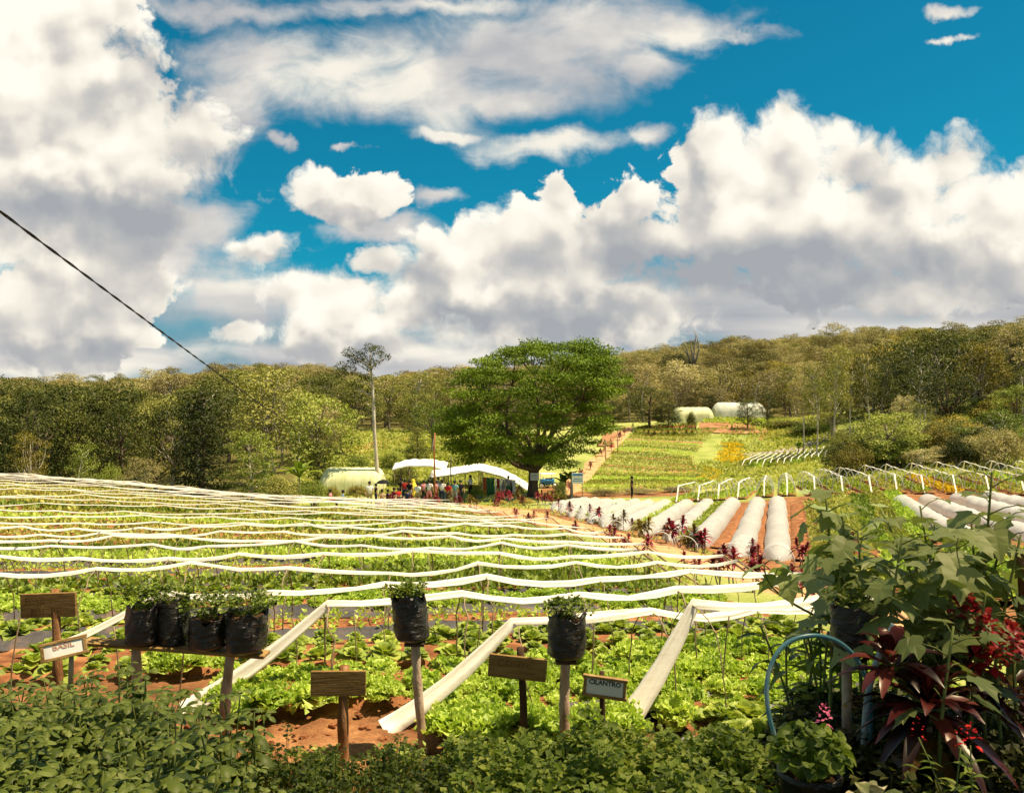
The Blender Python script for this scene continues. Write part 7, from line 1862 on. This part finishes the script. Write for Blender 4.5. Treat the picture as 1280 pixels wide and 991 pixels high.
def hose():
    pts = [np.array(pt(x, y, d)) for x, y, d in [(980, 950, 3.34), (968, 918, 3.36), (960, 885, 3.38), (959, 850, 3.40), (969, 820, 3.42), (988, 801, 3.44), (1015, 794, 3.46), (1042, 799, 3.48), (1063, 814, 3.5), (1078, 837, 3.52), (1087, 866, 3.54), (1088, 900, 3.56)]]
    pts = [pts[0] + np.array([0.03, 0, -0.3])] + pts + [pts[-1] + np.array([0, 0, -0.4])]
    mb = MB(); mb.tube(spline(pts, 70), 0.0098, 10); tag(mb.build('hose_arch', MAT['hose'], None, True), 'blue hose bent into an arch in front of the shaded bag', 'hose')
    pts = [np.array(pt(x, y, d)) for x, y, d in [(1118, 780, 3.5), (1106, 802, 3.5), (1093, 835, 3.5), (1084, 875, 3.5), (1080, 930, 3.5)]] + [np.array(pt(1079, 1070, 3.5))]
    mb = MB(); mb.tube(spline(pts, 30), 0.014, 8); tag(mb.build('water_pipe', MAT['hose_grey'], None, True), 'grey blue pipe standing beside the right end of the hose arch', 'pipe')
    a, b = pt(917, 926, 3.9), pt(931, 952, 3.85); b = b + (b - a) * 0.6; mb = MB(); mb.tube([a, b], [0.012, 0.014], 4); tag(mb.build('wooden_stick', MAT['post_pale']), 'pale wooden stick leaning at the edge of the cilantro', 'stick')
    p = at(1279, 4.0); mb = MB(); h = -(690 - HY) / F * 4.0 - p.z; wobbly_post((0, 0, -0.2), (0.01, 0, h), 0.045, 0.04, 77, 14, 10).build('post', MAT['post_bark'], None, True, loc=p); o = COL.objects[-1]; tag(o, 'thick brown wooden post at the right picture edge', 'post')
hose()

def potted():
    rg = np.random.default_rng(55)
    D = 3.12; p = at(1012, D); root = thing('plant_pot', 'black plastic pot with light green geranium like foliage in the bottom right', 'potted plant', p)
    r = 0.115; h = -(962 - HY) / F * D - p.z
    mb = MB(); mb.lathe([(0.01, 0.0), (r * 0.75, 0.0), (r * 0.97, h * 0.93), (r * 1.06, h * 0.94), (r * 1.06, h), (r * 0.98, h), (r * .95, h * 0.9)], 28); mb.build('pot', MAT['bag'], root, True)
    mb = MB(); mb.lathe([(0.001, h * 0.93), (r * 0.96, h * 0.92)], 20); mb.build('soil', MAT['potsoil'], root, True)
    n = 170; a = rg.uniform(0, 6.28, n); q = np.sqrt(rg.uniform(0, 1, n)); P = np.c_[np.cos(a) * q * 0.145, np.sin(a) * q * 0.145, h + 0.02 + 0.165 * (1 - 0.6 * q * q) * rg.uniform(0.5, 1, n)]
    T = np.c_[np.cos(a), np.sin(a), rg.normal(0, .3, n)] + rand_dirs(n, rg) * .5
    V, f = leaf_strips(P, T, np.tile([0, 0, 1.0], (n, 1)) + rg.normal(0, .35, (n, 3)), rg.uniform(.03, .05, n), 0.045, [.45, 1, 1, .5], .25, .12, .05, rg); V2, f2 = stalks(np.c_[P[:, :2] * .3, np.full(n, h * .93)], P, .0016)
    mb = MB(); mb.add(V, f).add(V2, f2); mb.build('foliage', MAT['cilantro'], root)
    # rock beside the pot
    c = at(966, 3.05); bm = bmesh.new(); bmesh.ops.create_icosphere(bm, subdivisions=3, radius=0.10); V = np.array([v.co[:] for v in bm.verts]); Fc = [[v.index for v in f.verts] for f in bm.faces]; bm.free()
    V *= (1, 0.9, 1.5) * (1 + 0.10 * np.sin(V[:, :1] * 40) * np.cos(V[:, 1:2] * 33 + 1) + 0.05 * np.sin(V[:, 2:] * 60)); mb = MB(); mb.add(V + np.array([0, 0, 0.1]), Fc)
    tag(mb.build('rock', mat_noise('ochre_rock', [(.3, (.16, .09, .02)), (.7, (.42, .27, .07))], 9, 5, .9, .1, bump=.7), None, True, loc=c), 'ochre coloured rock left of the black pot', 'rock')
    # ginger like stems inside the arch
    for i, (px, D, h, lab) in enumerate([(1005, 4.3, 0.75, 'left one'), (1022, 4.2, 0.85, 'middle one'), (1042, 4.25, 0.8, 'right one')]):
        p = at(px, D); root = thing('ginger_plant', 'upright ginger like plant seen through the blue hose arch, ' + lab, 'plant', p); sb = MB(); lb = MB()
        for s in range(4):
            t = np.array([rg.normal(0, .1), rg.normal(0, .06), h * rg.uniform(.8, 1.1)]); sb.tube(limb((rg.normal(0, .03), 0, -.05), t, rg, .04), 0.006, 5); n = 9; q = np.linspace(.3, 1, n)
            an = np.where(np.arange(n) % 2 == 0, 0.3, 3.4) + rg.normal(0, .5, n); T = np.c_[np.cos(an), np.sin(an), rg.uniform(.2, .9, n)]
            V, f = leaf_strips(t[None] * q[:, None], T, np.tile([0, 0, 1.0], (n, 1)) + rg.normal(0, .3, (n, 3)), rg.uniform(.16, .26, n), .042, [.3, .9, 1, .7, .08], .45, .2, .02, rg); lb.add(V, f)
        sb.build('stem', MAT['stemgreen'], root, True); lb.build('leaves', MAT['basil'] if i != 1 else MAT['cilantro'], root, True)
    # variegated plants at the bottom edge
    MAT['varieg'] = mat_noise('cream_striped_leaf', [(.40, (.10, .13, .03)), (.5, (.25, .25, .10)), (.6, (.66, .58, .38))], 9, 3, .45, .4, (1, 1, 1), 0)
    for px, D, lab, s in ((1092, 2.75, 'cream striped broad leaved plant at the bottom edge', 1.0), (1120, 2.6, 'second cream striped plant at the bottom edge, narrower leaves', .85), (1055, 2.62, 'small striped plant before the black pot', .8)):
        p = at(px, D); root = thing('striped_plant', lab, 'plant', p); z = .42 * s; mb = MB(); V, f = strap_rosette((0, 0, z), 16, .17 * s, .06 * (1 if s == 1 else .5), -.3, 1.2, rg, .4); mb.add(V, f); mb.build('leaves', MAT['varieg'], root, True)
        sb = MB(); sb.tube([(0, 0, -.05), (0, 0, z + .04)], .012, 6); sb.build('stem', MAT['stemgreen'], root, True)
    # orange dry flower spikes by the pipe
    for i, (px, py) in enumerate([(1062, 885), (1075, 892), (1068, 905)]):
        flower('peach coloured drying flower head beside the grey pipe, %s' % ('upper left', 'right', 'lower')[i], 'dry_flower', px, py, 3.7, .03, MAT['ti_bronze'], 12, px, 60 + i, False)
potted()
def sticks():
    rg = np.random.default_rng(14)
    for px, D, top, lab in [(18, 5.6, 772, 'at the left picture edge'), (146, 5.3, 782, 'between BASIL sign and the four bags'), (219, 5.4, 806, 'under the second bag on the plank'), (361, 6.0, 770, 'right of the four bags'), (448, 6.2, 765, 'left of the first single bag'), (585, 6.0, 770, 'right of the first single bag'), (738, 5.8, 775, 'above the CILANTRO sign'), (905, 5.6, 770, 'right of the front white strip')]:
        p = at(px, D); h = -(top - HY) / F * D - p.z; mb = MB(); mb.tube(limb((0, 0, -.1), (rg.normal(0, .06), 0, h), rg, .03), 0.005, 5)
        tag(mb.build('bamboo_stick', MAT['hoopwood'], None, True, loc=p), 'thin upright bamboo stick among the lettuces ' + lab, 'stick', 'thin sticks in the near beds')
sticks()

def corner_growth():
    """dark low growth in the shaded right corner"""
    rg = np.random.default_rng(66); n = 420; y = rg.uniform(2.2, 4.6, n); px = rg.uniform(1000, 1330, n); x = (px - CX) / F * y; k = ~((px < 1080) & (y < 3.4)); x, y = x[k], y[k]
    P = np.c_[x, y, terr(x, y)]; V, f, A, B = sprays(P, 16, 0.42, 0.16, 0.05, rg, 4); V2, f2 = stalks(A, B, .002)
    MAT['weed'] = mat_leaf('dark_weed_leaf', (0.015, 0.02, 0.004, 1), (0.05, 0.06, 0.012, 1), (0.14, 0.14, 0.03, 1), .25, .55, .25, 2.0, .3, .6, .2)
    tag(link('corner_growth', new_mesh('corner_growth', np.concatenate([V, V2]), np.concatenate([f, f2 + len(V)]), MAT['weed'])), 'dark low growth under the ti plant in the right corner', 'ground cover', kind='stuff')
corner_growth()

# ------------------------------------------------------------------ unseen shelter, added so that its net roof shades the herb beds
def mat_added_shade_net():  # net of the added shelter, lets through part of the sun, warmed
    m, T, b = material('added_shade_net', 0.8, 0.1)
    b.inputs['Base Color'].default_value = (0.30, 0.22, 0.12, 1)
    tr = T.n.new('ShaderNodeBsdfTransparent'); tr.inputs[0].default_value = (1.0, 0.93, 0.78, 1)
    mx = T.n.new('ShaderNodeMixShader'); mx.inputs[0].default_value = 0.43
    T.l.new(b.outputs[0], mx.inputs[1]); T.l.new(tr.outputs[0], mx.inputs[2]); T.l.new(mx.outputs[0], T.n['Material Output'].inputs[0])
    return m
def shelter():
    root = thing('added_shade_shelter', 'added unseen shelter with shade net roof above the viewer, over the front herb beds', 'shelter', (0, -1, tz(0, -1)))
    z0 = -tz(0, -1); mb = MB(); n = 30; xs = np.linspace(-7, 10, n); V = np.zeros((n, 8, 3)); V[..., 0] = xs[:, None]; V[..., 1] = np.linspace(-3.2, 5.3, 8)[None]; V[..., 2] = z0 + 3.0 + 0.05 * np.sin(xs * 1.7)[:, None]
    mb.grid(V); mb.build('added_shade_net', mat_added_shade_net(), root)
    for y in (-3.2, 1.0): mb = MB(); mb.box((1.5, y, z0 + 2.9), (17, .08, .12)); mb.build('beam', MAT['frame_wood'], root)
    for x in (-6.5, 9.5):
        for y in (-3.2, 1.0): mb = MB(); mb.box((x, y, (z0 + 2.8) / 2 - .2), (.14, .14, z0 + 3.0)); mb.build('post', MAT['post_bark'], root)
shelter()
